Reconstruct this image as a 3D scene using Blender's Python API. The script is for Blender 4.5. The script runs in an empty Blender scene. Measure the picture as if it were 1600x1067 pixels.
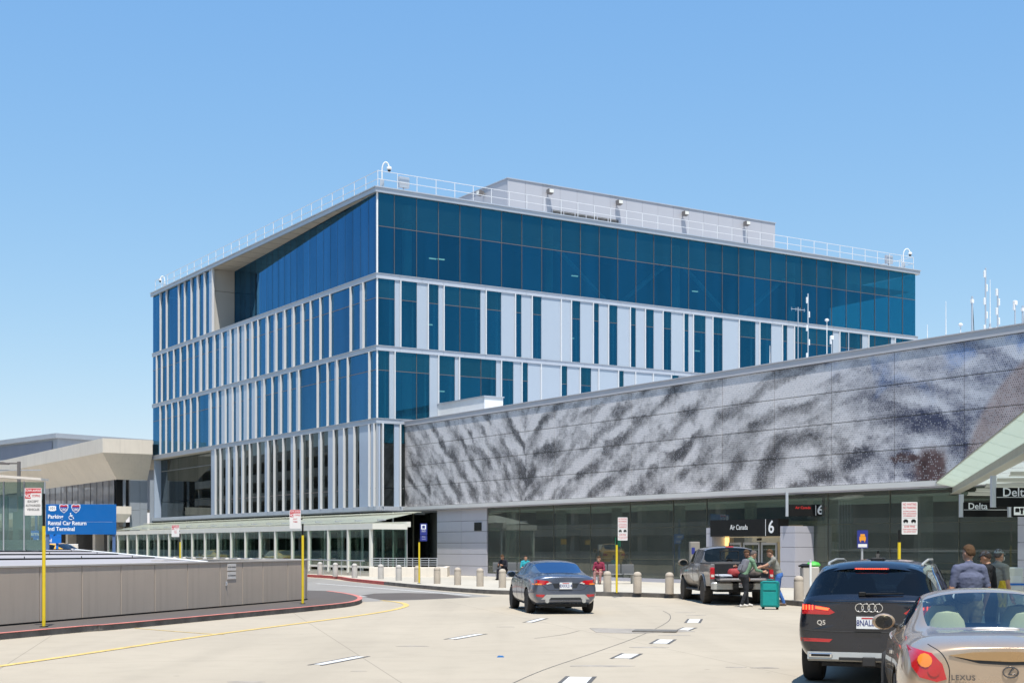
import bpy, bmesh, math, random
from mathutils import Vector, Matrix, Euler, noise as mnoise
from mathutils.bvhtree import BVHTree
random.seed(11)
R = math.radians
SC = bpy.context.scene
COL = SC.collection
# ---------------------------------------------------------------- camera
F_PX, CX, HY, CAM_H = 2180.0, 800.0, 853.0, 1.82
cam_d = bpy.data.cameras.new('camera'); cam = bpy.data.objects.new('camera', cam_d); COL.objects.link(cam)
cam.location = (0, 0, CAM_H); cam.rotation_euler = (R(90), 0, 0)
cam_d.sensor_width = 36.0; cam_d.lens = F_PX / 1600 * 36.0
cam_d.shift_y = (HY - 533.5) / 1600.0
cam_d.clip_start = 0.1; cam_d.clip_end = 3000
SC.camera = cam
# ---------------------------------------------------------------- sky and sun
SUN_AZ = Vector((0.13, -0.99, 0)).normalized()      # horizontal direction towards the sun
SUN_EL = R(69)
wd = bpy.data.worlds.new('World'); SC.world = wd; wd.use_nodes = True
wn = wd.node_tree.nodes; wl = wd.node_tree.links
sky = wn.new('ShaderNodeTexSky'); sky.sky_type = 'NISHITA'; sky.sun_disc = False
sky.sun_elevation = SUN_EL; sky.sun_rotation = math.atan2(SUN_AZ.x, SUN_AZ.y)
sky.altitude = 0; sky.air_density = 1.0; sky.dust_density = 0.12; sky.ozone_density = 1.6
# the camera rolls highlights off: one tone curve per channel, the same for the whole dome
_sp=wn.new('ShaderNodeSeparateColor'); _cb=wn.new('ShaderNodeCombineColor'); wl.new(sky.outputs[0],_sp.inputs[0])
for _i,(_k,_p) in enumerate(((.842,.85),(2.48/2.45**.56,.56),(4.46/4.16**.22,.22))):
    _pw=wn.new('ShaderNodeMath'); _pw.operation='POWER'; _pw.inputs[1].default_value=_p; wl.new(_sp.outputs[_i],_pw.inputs[0])
    _ml=wn.new('ShaderNodeMath'); _ml.operation='MULTIPLY'; _ml.inputs[1].default_value=_k; wl.new(_pw.outputs[0],_ml.inputs[0]); wl.new(_ml.outputs[0],_cb.inputs[_i])
wl.new(_cb.outputs[0], wn['Background'].inputs[0]); wn['Background'].inputs[1].default_value = 0.135
sun_d = bpy.data.lights.new('sun', 'SUN'); sun_d.energy = 4.7; sun_d.angle = R(0.53); sun_d.color = (1.0, 0.955, 0.88)
sun = bpy.data.objects.new('sun', sun_d); COL.objects.link(sun)
sdir = Vector((SUN_AZ.x * math.cos(SUN_EL), SUN_AZ.y * math.cos(SUN_EL), math.sin(SUN_EL)))
sun.rotation_euler = (-sdir).to_track_quat('-Z', 'Y').to_euler()
sun.location = (0, -10, 40)
SC.view_settings.view_transform = 'Standard'; SC.view_settings.look = 'None'
SC.view_settings.exposure = 0.48; SC.view_settings.gamma = 1.0; SC.view_settings.use_curve_mapping = False
SC.cycles.use_denoising = True
SC.cycles.max_bounces = 8; SC.cycles.transparent_max_bounces = 10; SC.cycles.glossy_bounces = 4
SC.cycles.diffuse_bounces = 3; SC.cycles.caustics_reflective = False; SC.cycles.caustics_refractive = False
SC.cycles.sample_clamp_indirect = 6.0
SC.render.resolution_x = 1024; SC.render.resolution_y = 682

# ---------------------------------------------------------------- survey: two street directions and one corner fix the plan
TH = R(32.6)
BV = Vector((math.cos(TH), math.sin(TH), 0)); AV = Vector((-math.sin(TH), math.cos(TH), 0))
DC = 84.0
CO = Vector(((589 - CX) / F_PX * DC, DC, 0))
def W(u, v, D): return Vector(((u - CX) / F_PX * D, D, CAM_H - (v - HY) / F_PX * D))
def G(u, v, z=0.0):                                   # point on level ground z
    return W(u, v, (CAM_H - z) * F_PX / (v - HY))
def loc(u, p=None, q=None):                           # local coordinate along the facade p=const or q=const
    s = (u - CX) / F_PX
    if p is not None:
        o = CO + BV * p
        return (s * o.y - o.x) / (AV.x - s * AV.y)
    o = CO + AV * q
    return (s * o.y - o.x) / (BV.x - s * BV.y)
def lw(p, q, z=0): return CO + BV * p + AV * q + Vector((0, 0, z))
def zat(v, p, q): return CAM_H + (HY - v) * lw(p, q).y / F_PX

# ---------------------------------------------------------------- mesh helpers
class MB:
    def __init__(s): s.v = []; s.f = []; s.m = []; s.cm = 0
    def add(s, vs, fs):
        o = len(s.v); s.v += [tuple(v) for v in vs]
        for f in fs: s.f.append([i + o for i in f]); s.m.append(s.cm)
        return s
    def box(s, x0, x1, y0, y1, z0, z1):
        return s.add([(x0,y0,z0),(x1,y0,z0),(x1,y1,z0),(x0,y1,z0),(x0,y0,z1),(x1,y0,z1),(x1,y1,z1),(x0,y1,z1)],
                     [(3,2,1,0),(4,5,6,7),(0,1,5,4),(1,2,6,5),(2,3,7,6),(3,0,4,7)])
    def bbox(s, x0, x1, y0, y1, z0, z1, b=0.01):      # box with chamfered vertical + top edges
        b = min(b, (x1-x0)*.45, (y1-y0)*.45, (z1-z0)*.45)
        P = [(x0+b,y0),(x1-b,y0),(x1,y0+b),(x1,y1-b),(x1-b,y1),(x0+b,y1),(x0,y1-b),(x0,y0+b)]
        Q = [(x0+2*b,y0+b),(x1-2*b,y0+b),(x1-b,y0+2*b),(x1-b,y1-2*b),(x1-2*b,y1-b),(x0+2*b,y1-b),(x0+b,y1-2*b),(x0+b,y0+2*b)]
        vs = [(x,y,z0) for x,y in P] + [(x,y,z1-b) for x,y in P] + [(x,y,z1) for x,y in Q]
        fs = [tuple(reversed(range(8))), tuple(range(16,24))]
        for k in (0, 8):
            for i in range(8): j=(i+1)%8; fs.append((k+i,k+j,k+8+j,k+8+i))
        return s.add(vs, fs)
    def tube(s, pts, r, n=8, caps=True):
        pts = [Vector(p) for p in pts]; rs = r if isinstance(r, (list, tuple)) else [r]*len(pts)
        vs = []; up = None
        for i, p in enumerate(pts):
            t = (pts[min(i+1,len(pts)-1)] - pts[max(i-1,0)]).normalized()
            if up is None: up = Vector((0,0,1)) if abs(t.z) < .9 else Vector((1,0,0))
            a = t.cross(up); 
            if a.length < 1e-4: a = t.cross(Vector((0,1,0)))
            a.normalize(); b = a.cross(t).normalized(); up = b
            for k in range(n):
                an = 2*math.pi*(k+.5)/n; vs.append(p + (a*math.cos(an) + b*math.sin(an))*rs[i])
        fs = []
        for i in range(len(pts)-1):
            for k in range(n):
                j=(k+1)%n; fs.append((i*n+k, i*n+j, (i+1)*n+j, (i+1)*n+k))
        if caps: fs.append(tuple(reversed(range(n)))); fs.append(tuple(range((len(pts)-1)*n, len(pts)*n)))
        return s.add(vs, [tuple(reversed(f)) for f in fs])
    def lathe(s, prof, n=16, c=(0,0,0), axis='z'):
        vs = []; cx,cy,cz = c
        for r, z in prof:
            for k in range(n):
                an = 2*math.pi*k/n; x,y = r*math.cos(an), r*math.sin(an)
                if axis=='z': vs.append((cx+x,cy+y,cz+z))
                elif axis=='y': vs.append((cx+x,cy+z,cz-y))
                else: vs.append((cx+z,cy+x,cz+y))
        fs = []
        for i in range(len(prof)-1):
            for k in range(n):
                j=(k+1)%n; fs.append((i*n+k,i*n+j,(i+1)*n+j,(i+1)*n+k))
        fs.append(tuple(reversed(range(n)))); fs.append(tuple(range((len(prof)-1)*n,len(prof)*n)))
        return s.add(vs, fs)
    def prism(s, poly, z0, z1):
        n=len(poly); area=sum(poly[i][0]*poly[(i+1)%n][1]-poly[(i+1)%n][0]*poly[i][1] for i in range(n))
        if area<0: poly=list(reversed(poly))
        vs=[(x,y,z0) for x,y in poly]+[(x,y,z1) for x,y in poly]
        fs=[tuple(reversed(range(n))),tuple(range(n,2*n))]+[(i,(i+1)%n,n+(i+1)%n,n+i) for i in range(n)]
        return s.add(vs,fs)
    def prism_y(s, poly, y0, y1):                      # polygon in x,z extruded along y
        n=len(poly); vs=[(x,y0,z) for x,z in poly]+[(x,y1,z) for x,z in poly]
        fs=[tuple(range(n)),tuple(reversed(range(n,2*n)))]+[((i+1)%n,i,n+i,n+(i+1)%n) for i in range(n)]
        return s.add(vs,fs)
    def prism_x(s, poly, x0, x1):                      # polygon in y,z extruded along x
        n=len(poly); vs=[(x0,y,z) for y,z in poly]+[(x1,y,z) for y,z in poly]
        fs=[tuple(reversed(range(n))),tuple(range(n,2*n))]+[(i,(i+1)%n,n+(i+1)%n,n+i) for i in range(n)]
        return s.add(vs,fs)
    def xf(s, M):
        s.v=[tuple(M @ Vector(v)) for v in s.v]; return s
    def mesh(s, name, mats, smooth=False, fix=False):
        me=bpy.data.meshes.new(name); me.from_pydata(s.v,[],s.f)
        for m in (mats if isinstance(mats,(list,tuple)) else [mats]): me.materials.append(m)
        if any(s.m): me.polygons.foreach_set('material_index', s.m)
        if fix:
            bm=bmesh.new(); bm.from_mesh(me); bmesh.ops.recalc_face_normals(bm, faces=bm.faces); bm.to_mesh(me); bm.free()
        if smooth:
            me.polygons.foreach_set('use_smooth',[True]*len(me.polygons))
            if smooth != 'all':
                try: me.set_sharp_from_angle(angle=R(smooth if smooth is not True else 40))
                except Exception: pass
        me.update(); return me
    def build(s, name, mat, parent=None, smooth=False, fix=False, loc=None):
        o=bpy.data.objects.new(name, s.mesh(name, mat, smooth, fix)); COL.objects.link(o)
        if parent is not None: o.parent=parent
        if loc is not None: o.location=loc
        return o
def tag(o, label=None, cat=None, group=None, kind=None):
    if label: o['label']=label
    if cat: o['category']=cat
    if group: o['group']=group
    if kind: o['kind']=kind
    return o
def empty(name, l=(0,0,0), rz=0.0, label=None, cat=None, group=None, kind=None):
    o=bpy.data.objects.new(name,None); COL.objects.link(o); o.location=l; o.rotation_euler=(0,0,rz); o.empty_display_size=.3
    return tag(o,label,cat,group,kind)
_BOX={}
def bp(name, parent, mat, x0, x1, y0, y1, z0, z1):     # box part; alike boxes share one mesh
    d=(round(x1-x0,3),round(y1-y0,3),round(z1-z0,3)); k=(name,mat.name,d)
    if k not in _BOX: _BOX[k]=MB().box(0,x1-x0,0,y1-y0,0,z1-z0).mesh(name,mat)
    o=bpy.data.objects.new(name,_BOX[k]); COL.objects.link(o); o.parent=parent; o.location=(x0,y0,z0)
    return o
def copy_tree(o, parent=None):
    c=o.copy(); COL.objects.link(c); c.parent=parent
    for ch in o.children: copy_tree(ch,c)
    return c
def txt(body, size, mat, parent, l, rot=(R(90),0,0), align='LEFT', ext=0.003, name='lettering', sx=1.0, bold=0.0, sp=1.0):
    cu=bpy.data.curves.new('t','FONT'); cu.body=body; cu.size=size; cu.align_x=align; cu.align_y='CENTER'; cu.extrude=ext
    cu.offset=bold; cu.space_character=sp; cu.resolution_u=3
    ob=bpy.data.objects.new('t',cu); COL.objects.link(ob)
    dg=bpy.context.evaluated_depsgraph_get(); me=bpy.data.meshes.new_from_object(ob.evaluated_get(dg))
    bpy.data.objects.remove(ob); bpy.data.curves.remove(cu)
    me.materials.clear(); me.materials.append(mat)
    o=bpy.data.objects.new(name,me); COL.objects.link(o); o.parent=parent; o.location=l; o.rotation_euler=rot; o.scale=(sx,1,1)
    return o
def spline(pts, n=8, closed=False):                    # Catmull-Rom through points
    P=[Vector(p) for p in pts]; out=[]
    m=len(P)
    for i in range(m if closed else m-1):
        p1=P[i]; p2=P[(i+1)%m]; p0=P[i-1] if (closed or i>0) else p1*2-p2; p3=P[(i+2)%m] if (closed or i+2<m) else p2*2-p1
        for k in range(n):
            t=k/n; out.append(.5*((2*p1)+(p2-p0)*t+(2*p0-5*p1+4*p2-p3)*t*t+(3*p1-p0-3*p2+p3)*t**3))
    if not closed: out.append(P[-1])
    return out

# ---------------------------------------------------------------- materials
class NT:
    def __init__(s, mat): s.t=mat.node_tree; s.n=s.t.nodes; s.l=s.t.links
    def node(s, typ, **kw):
        n=s.n.new(typ)
        for k,v in kw.items(): setattr(n,k,v)
        return n
    def put(s, sock, v):
        if hasattr(v,'is_output'): s.l.new(v,sock)
        else: sock.default_value=v
    def m(s, op, a, b=0.0, c=0.0, clamp=False):
        n=s.node('ShaderNodeMath',operation=op); n.use_clamp=clamp
        s.put(n.inputs[0],a); s.put(n.inputs[1],b); s.put(n.inputs[2],c); return n.outputs[0]
    def noise(s, vec, scale, detail=3.0, rough=.5, dist=0.0, out=0):
        n=s.node('ShaderNodeTexNoise'); s.put(n.inputs['Vector'],vec)
        n.inputs['Scale'].default_value=scale; n.inputs['Detail'].default_value=detail
        n.inputs['Roughness'].default_value=rough; n.inputs['Distortion'].default_value=dist
        return n.outputs[out]
    def ramp(s, fac, stops):
        n=s.node('ShaderNodeValToRGB'); e=n.color_ramp.elements
        while len(e)>1: e.remove(e[-1])
        e[0].position=stops[0][0]; e[0].color=(*stops[0][1],1)
        for p,c in stops[1:]:
            x=e.new(p); x.color=(*c,1)
        s.put(n.inputs[0],fac); return n.outputs[0]
    def mix(s, fac, a, b, typ='MIX'):
        n=s.node('ShaderNodeMix',data_type='RGBA',blend_type=typ); s.put(n.inputs[0],fac)
        s.put(n.inputs[6],a if hasattr(a,'is_output') else (*a,1)); s.put(n.inputs[7],b if hasattr(b,'is_output') else (*b,1)); return n.outputs[2]
    def comb(s, x, y, z):
        n=s.node('ShaderNodeCombineXYZ'); s.put(n.inputs[0],x); s.put(n.inputs[1],y); s.put(n.inputs[2],z); return n.outputs[0]
    def smooth(s, v, a, b):
        n=s.node('ShaderNodeMapRange',interpolation_type='SMOOTHSTEP'); s.put(n.inputs[0],v)
        n.inputs[1].default_value=a; n.inputs[2].default_value=b; return n.outputs[0]
def new_mat(name):
    m=bpy.data.materials.new(name); m.use_nodes=True; return m
def mat(name, col, rough=.6, metal=0.0, var=.12, scale=3.0, bump=0.0, bscale=40.0, spec=.5, coat=0.0, world=False, emit=None, estr=0.0, streak=0.0):
    m=new_mat(name); t=NT(m); b=t.n['Principled BSDF']
    b.inputs['Roughness'].default_value=rough; b.inputs['Metallic'].default_value=metal
    b.inputs['Specular IOR Level'].default_value=spec
    if coat: b.inputs['Coat Weight'].default_value=coat; b.inputs['Coat Roughness'].default_value=.03
    tc=t.node('ShaderNodeTexCoord'); vec=tc.outputs['Object']
    if world:
        g=t.node('ShaderNodeNewGeometry'); vec=g.outputs['Position']
    if var>0:
        f=t.noise(vec,scale,5.0,.6)
        c=t.ramp(f,[(.25,tuple(max(0,x*(1-var)) for x in col)),(.75,tuple(min(1,x*(1+var)) for x in col))])
        if streak:
            mp=t.node('ShaderNodeMapping'); mp.inputs['Scale'].default_value=(4,4,.25); t.l.new(vec,mp.inputs[0])
            f2=t.noise(mp.outputs[0],1.4,4,.6); k=t.smooth(f2,.45,.8)
            c=t.mix(t.m('MULTIPLY',k,streak),c,tuple(x*.45 for x in col))
        t.l.new(c,b.inputs['Base Color'])
        r2=t.m('MULTIPLY_ADD',t.noise(vec,scale*2.7,3.0),.25,rough-.125,clamp=True); t.l.new(r2,b.inputs['Roughness'])
    else: b.inputs['Base Color'].default_value=(*col,1)
    if bump:
        bn=t.node('ShaderNodeBump'); bn.inputs['Strength'].default_value=bump; bn.inputs['Distance'].default_value=.02
        t.l.new(t.noise(vec,bscale,4.0),bn.inputs['Height']); t.l.new(bn.outputs[0],b.inputs['Normal'])
    if emit: b.inputs['Emission Color'].default_value=(*emit,1); b.inputs['Emission Strength'].default_value=estr
    return m
def glass(name, tint, refl, f0=.08, f1=1.0, rough=.01, wav=0.0, power=4.0, dust=0.0, hazec=(.4,.45,.42), streak=0.0):
    """sheet glass: tinted clear part plus a mirror part that grows towards grazing angles; optional diffuse haze: dusty film plus painted-in reflected brightness"""
    m=new_mat(name); t=NT(m); t.n.remove(t.n['Principled BSDF']); out=t.n['Material Output']
    tr=t.node('ShaderNodeBsdfTransparent'); tr.inputs[0].default_value=(*tint,1)
    gl=t.node('ShaderNodeBsdfGlossy'); gl.inputs['Color'].default_value=(*refl,1); gl.inputs['Roughness'].default_value=rough
    lw_=t.node('ShaderNodeLayerWeight'); lw_.inputs[0].default_value=.5
    g=t.node('ShaderNodeNewGeometry')
    fac=t.m('MULTIPLY_ADD',t.m('POWER',lw_.outputs['Facing'],power),f1-f0,f0,clamp=True)
    if streak:                                             # pane-to-pane coating differences; vertical streaks painted in for curtain reflections
        oi=t.node('ShaderNodeObjectInfo')
        mp=t.node('ShaderNodeMapping'); mp.inputs['Scale'].default_value=(1.1,1.1,.10); t.l.new(g.outputs['Position'],mp.inputs[0])
        n_=t.m('ADD',t.m('MULTIPLY_ADD',t.noise(mp.outputs[0],1.0,3,.55),streak*1.6,1-streak*.8),t.m('MULTIPLY_ADD',oi.outputs['Random'],streak*.7,-streak*.35))
        fac=t.m('MULTIPLY',fac,n_,clamp=True)
    if wav:
        bn=t.node('ShaderNodeBump'); bn.inputs['Strength'].default_value=wav; bn.inputs['Distance'].default_value=.05
        t.l.new(t.noise(g.outputs['Position'],.35,1.0),bn.inputs['Height']); t.l.new(bn.outputs[0],gl.inputs['Normal'])
    mx=t.node('ShaderNodeMixShader'); t.l.new(fac,mx.inputs[0]); t.l.new(tr.outputs[0],mx.inputs[1]); t.l.new(gl.outputs[0],mx.inputs[2]); res=mx.outputs[0]
    if dust:
        df=t.node('ShaderNodeBsdfDiffuse'); df.inputs[0].default_value=(*hazec,1); m2=t.node('ShaderNodeMixShader')
        t.l.new(t.m('MULTIPLY_ADD',t.noise(g.outputs['Position'],.8,4,.6),dust,dust*.5),m2.inputs[0]); t.l.new(res,m2.inputs[1]); t.l.new(df.outputs[0],m2.inputs[2]); res=m2.outputs[0]
    t.l.new(res,out.inputs[0]); return m
M={}
M['alu']=mat('brushed_aluminium',(.56,.58,.61),.38,.55,.06,.8)
M['alu_band']=mat('pale_metal_band',(.50,.53,.58),.45,.25,.06,.5)
M['fin']=mat('white_metal_fin',(.72,.72,.72),.45,.1,.04,.7)
M['roofmetal']=mat('roof_fascia_metal',(.46,.48,.51),.4,.4,.05,.4)
M['whitepanel']=mat('frosted_white_panel',(.40,.455,.52),.16,0,.03,.2,spec=.6)
M['whitepanel2']=mat('frosted_white_panel_cool',(.40,.47,.57),.2,0,.03,.2,spec=.6)
M['soffit']=mat('beige_soffit',(.50,.48,.43),.6,0,.06,.6)
M['penthouse']=mat('penthouse_panel',(.42,.425,.455),.55,0,.04,.3)
M['dark']=mat('dark_gasket',(.03,.03,.03),.6,0,0)
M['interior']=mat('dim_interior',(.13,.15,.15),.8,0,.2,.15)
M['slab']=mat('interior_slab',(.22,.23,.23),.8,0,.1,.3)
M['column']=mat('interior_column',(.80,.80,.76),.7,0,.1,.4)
M['black']=mat('satin_black',(.010,.010,.010),.5,0,.2,2,spec=.25)
M['blackmatte']=mat('black_rubber',(.012,.012,.012),.8,0,.2,3,spec=.12)
M['white']=mat('white_paint',(.78,.78,.76),.45,0,.05,2)
M['cream']=mat('cream_paint',(.72,.71,.64),.5,0,.05,1)
M['lettering']=mat('white_lettering',(.82,.82,.82),.5,0,0)
M['gl_blue']=glass('blue_tinted_glass',(.32,.52,.60),(.10,.31,.56),.28,.95,.006,.06,2.2,.012,(.4,.5,.6),.45)
M['gl_blueB']=glass('deep_blue_glass',(.36,.60,.66),(.035,.27,.46),.29,.9,.006,.05,2.2,.012,(.2,.45,.55),.45)
M['gl_teal']=glass('teal_spandrel_glass',(.30,.55,.60),(.04,.28,.43),.29,.9,.012,.05,2.2,.03,(.18,.45,.52),.35)
M['gl_dark']=glass('smoked_glass',(.16,.20,.19),(.42,.48,.50),.12,.95,.006,.06,3.0,.02,(.4,.42,.38),.4)
M['gl_green']=glass('greenish_store_glass',(.34,.42,.39),(.66,.70,.66),.09,.85,.006,.05,3.0,.13,(.42,.43,.38),.5)  # strong diffuse film lightens the storefront in place of reflections
M['gl_end']=glass('clear_teal_end_glass',(.50,.86,.88),(.2,.4,.5),.10,.9,.006,.03,3.0)
M['mullbrown']=mat('brown_mullion',(.17,.135,.12),.5,.2,.1,1)
M['gl_clear']=glass('clear_glass',(.70,.80,.76),(.8,.85,.85),.06,.9,.006,.02,4.0)
M['gl_canopy']=glass('frosted_canopy_glass',(.62,.72,.66),(.7,.8,.78),.10,.9,.12,0,3.0)

def canopy_glass(name='frosted_canopy_glass_mint',clear=.45,kb=1.0,tintc=(.68,.74,.67)):
    m=new_mat(name); t=NT(m); t.n.remove(t.n['Principled BSDF']); out=t.n['Material Output']
    tl_=t.node('ShaderNodeBsdfTranslucent'); tl_.inputs[0].default_value=(*[min(.95,c_*kb) for c_ in tintc],1); df=t.node('ShaderNodeBsdfDiffuse'); df.inputs[0].default_value=(.55,.60,.54,1)
    tr=t.node('ShaderNodeBsdfTransparent'); tr.inputs[0].default_value=(.80,.86,.80,1); gl=t.node('ShaderNodeBsdfGlossy'); gl.inputs['Roughness'].default_value=.1
    a=t.node('ShaderNodeMixShader'); a.inputs[0].default_value=.35; t.l.new(tl_.outputs[0],a.inputs[1]); t.l.new(df.outputs[0],a.inputs[2])
    b=t.node('ShaderNodeMixShader'); b.inputs[0].default_value=clear; t.l.new(a.outputs[0],b.inputs[1]); t.l.new(tr.outputs[0],b.inputs[2])
    c=t.node('ShaderNodeMixShader'); c.inputs[0].default_value=.06; t.l.new(b.outputs[0],c.inputs[1]); t.l.new(gl.outputs[0],c.inputs[2]); t.l.new(c.outputs[0],out.inputs[0]); return m
M['gl_canopy']=canopy_glass()
M['gl_pav']=canopy_glass('frosted_walkway_roof_glass',.10,1.28,(.72,.72,.66))
# ================================================================ ground, kerbs, road markings
def concrete_mat(name, col, jx=6.0, jy=6.0, joints=True, rot=0.0, var=.07):
    m=new_mat(name); t=NT(m); b=t.n['Principled BSDF']; g=t.node('ShaderNodeNewGeometry'); v=g.outputs['Position']
    big=t.noise(v,.12,3,.55); med=t.noise(v,1.3,5,.65); fine=t.noise(v,28,4,.7)
    c=t.ramp(big,[(.3,tuple(x*(1-var) for x in col)),(.7,tuple(min(1,x*(1+var)) for x in col))])
    c=t.mix(t.m('MULTIPLY',t.smooth(med,.42,.75),.28),c,tuple(x*.72 for x in col))
    c=t.mix(t.m('MULTIPLY',t.smooth(fine,.5,.8),.22),c,tuple(x*.6 for x in col))
    # tyre-darkened lanes and oil spots
    mp=t.node('ShaderNodeMapping'); mp.inputs['Rotation'].default_value=(0,0,R(-14)); mp.inputs['Scale'].default_value=(.9,.05,1); t.l.new(v,mp.inputs[0])
    lane=t.noise(mp.outputs[0],1.0,3,.5); c=t.mix(t.m('MULTIPLY',t.smooth(lane,.42,.75),.26),c,tuple(x*.66 for x in col))
    vo=t.node('ShaderNodeTexVoronoi'); vo.inputs['Scale'].default_value=1.15; t.l.new(v,vo.inputs['Vector'])
    spot=t.m('SUBTRACT',1.0,t.smooth(vo.outputs['Distance'],.02,.075)); sel=t.smooth(t.noise(v,.7,2),.5,.62)
    c=t.mix(t.m('MULTIPLY',t.m('MULTIPLY',spot,sel),.55),c,tuple(x*.3 for x in col))
    if joints:
        mp2=t.node('ShaderNodeMapping'); mp2.inputs['Rotation'].default_value=(0,0,rot); t.l.new(v,mp2.inputs[0])
        sp=t.node('ShaderNodeSeparateXYZ'); t.l.new(mp2.outputs[0],sp.inputs[0])
        def jl(x,per):
            f=t.m('FRACT',t.m('DIVIDE',x,per)); d=t.m('ABSOLUTE',t.m('SUBTRACT',f,.5)); return t.m('LESS_THAN',d,.009/per)
        j=t.m('MAXIMUM',jl(sp.outputs[0],jx),jl(sp.outputs[1],jy)); c=t.mix(t.m('MULTIPLY',j,.55),c,tuple(x*.4 for x in col))
    t.l.new(c,b.inputs['Base Color']); b.inputs['Roughness'].default_value=.8; b.inputs['Specular IOR Level'].default_value=.3
    bn=t.node('ShaderNodeBump'); bn.inputs['Strength'].default_value=.25; bn.inputs['Distance'].default_value=.01
    t.l.new(fine,bn.inputs['Height']); t.l.new(bn.outputs[0],b.inputs['Normal']); return m
M['road']=concrete_mat('pale_concrete_road',(.40,.347,.270),5.5,6.5,True,R(-13))
M['walk']=concrete_mat('pale_sidewalk',(.46,.425,.36),1.5,1.5,True,TH)
M['asph']=concrete_mat('weathered_asphalt',(.105,.090,.080),4,4,False)
M['asph2']=concrete_mat('grey_ramp_asphalt',(.26,.245,.225),4,4,False)
M['kerb']=mat('grimy_kerb',(.12,.11,.10),.85,0,.5,2.2,.4,30,world=True)
M['kerbred']=mat('worn_red_kerb_paint',(.42,.07,.06),.7,0,.35,3.5,.2,30,world=True)
M['kerbredtop']=mat('faded_red_kerb_paint',(.52,.17,.14),.7,0,.3,3.5,.2,30,world=True)
M['paintw']=mat('white_road_paint',(.66,.65,.62),.6,0,.2,6,world=True)
M['painty']=mat('yellow_road_paint',(.62,.44,.14),.6,0,.30,5,world=True)
M['tar']=mat('black_road_border',(.09,.085,.08),.8,0,.4,6,world=True)
M['worn']=mat('worn_grey_concrete',(.29,.26,.225),.85,0,.3,3,.3,30,world=True)
M['grate']=mat('rusty_iron_grate',(.17,.155,.135),.7,.3,.35,9,world=True)
road=MB().add([(-700,-150,0),(700,-150,0),(700,1500,0),(-700,1500,0)],[(0,1,2,3)]).build('road',M['road']); tag(road,kind='structure')

def offset_line(pts, w):
    out=[]
    for i,p in enumerate(pts):
        a=pts[max(i-1,0)]; b=pts[min(i+1,len(pts)-1)]; d=Vector((b[0]-a[0],b[1]-a[1],0)).normalized()
        out.append(Vector((p[0],p[1],0))+Vector((-d.y,d.x,0))*w)
    return out
def ribbon(pts, w0, w1, z0, z1):                        # strip between two offsets of a line, closed section
    A=offset_line(pts,w0); B=offset_line(pts,w1); mb=MB(); n=len(pts); vs=[]
    for a,b in zip(A,B): vs+=[(a.x,a.y,z0),(b.x,b.y,z0),(b.x,b.y,z1),(a.x,a.y,z1)]
    fs=[]
    for i in range(n-1):
        k=4*i
        for e in range(4): f=(e+1)%4; fs.append((k+e,k+f,k+4+f,k+4+e))
    fs+= [(3,2,1,0),(4*n-4,4*n-3,4*n-2,4*n-1)]
    return mb.add(vs,fs)
def flat_ribbon(pts, w0, w1, z):
    A=offset_line(pts,w0); B=offset_line(pts,w1); vs=[]
    for a,b in zip(A,B): vs+=[(a.x,a.y,z),(b.x,b.y,z)]
    return MB().add(vs,[(2*i,2*i+2,2*i+3,2*i+1) for i in range(len(pts)-1)])
# terminal-side kerb line, far left to near right
kl=[G(495,902),G(548,908),G(600,913.5),G(670,920.5),G(740,926),G(800,928.6),G(924,930.4),G(1062,934.6),G(1223,944.5)]
kl=[kl[0]+AV*45,kl[0]+AV*20]+kl+[Vector((9.35,38.5,0)),Vector((9.1,33,0)),Vector((8.6,28,0)),Vector((7.9,22,0)),Vector((6.7,14,0)),Vector((4.6,3,0)),Vector((1,-15,0))]
KL=spline(kl,7); i_red=next(i for i,p in enumerate(KL) if p.y<66.2 and p.y<100)
poly=[(p.x,p.y) for p in offset_line(KL,.18)]+[(60,-15),(60,110),(20,150),(-40,150)]
sw=MB().prism(poly,.001,.15).build('sidewalk',M['walk'],fix=True); tag(sw,kind='structure')
kr=empty('kerb',kind='structure')
ribbon(KL[:i_red+1],0,.178,0,.153).build('painted_kerb',M['kerbred'],kr,fix=True)
ribbon(KL[i_red:],0,.178,0,.153).build('plain_kerb',M['kerb'],kr,fix=True)
# kerbed island that carries the grey wall
ipts=[Vector((-18,3,0)),G(0,999.5),G(180,983.6),G(375,965),G(480,955),G(548,947.2),G(566,941),G(560,936),G(540,931.5),G(515,928)]
IL=spline(ipts,7); IL=list(reversed(IL))            # interior on the left of the line
IL_in=offset_line(IL,-.16)
if (IL_in[3]-Vector((-9,40,0))).length > (IL[3]-Vector((-9,40,0))).length: sgn=1
else: sgn=-1
poly=[(p.x,p.y) for p in offset_line(IL,sgn*.16)]+[(-30,3),(-30,48),(-16,60)]
isl=MB().prism(poly,.001,.13).build('island_walk',M['asph'],fix=True); tag(isl,kind='structure')
ik=empty('island_kerb',kind='structure')
ribbon(IL,sgn*.02,sgn*.158,0,.128).build('kerb_body',M['kerb'],ik,fix=True)
ribbon(IL,sgn*.0,sgn*.16,.1285,.134).build('red_kerb_top',M['kerbredtop'],ik,fix=True)
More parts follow.
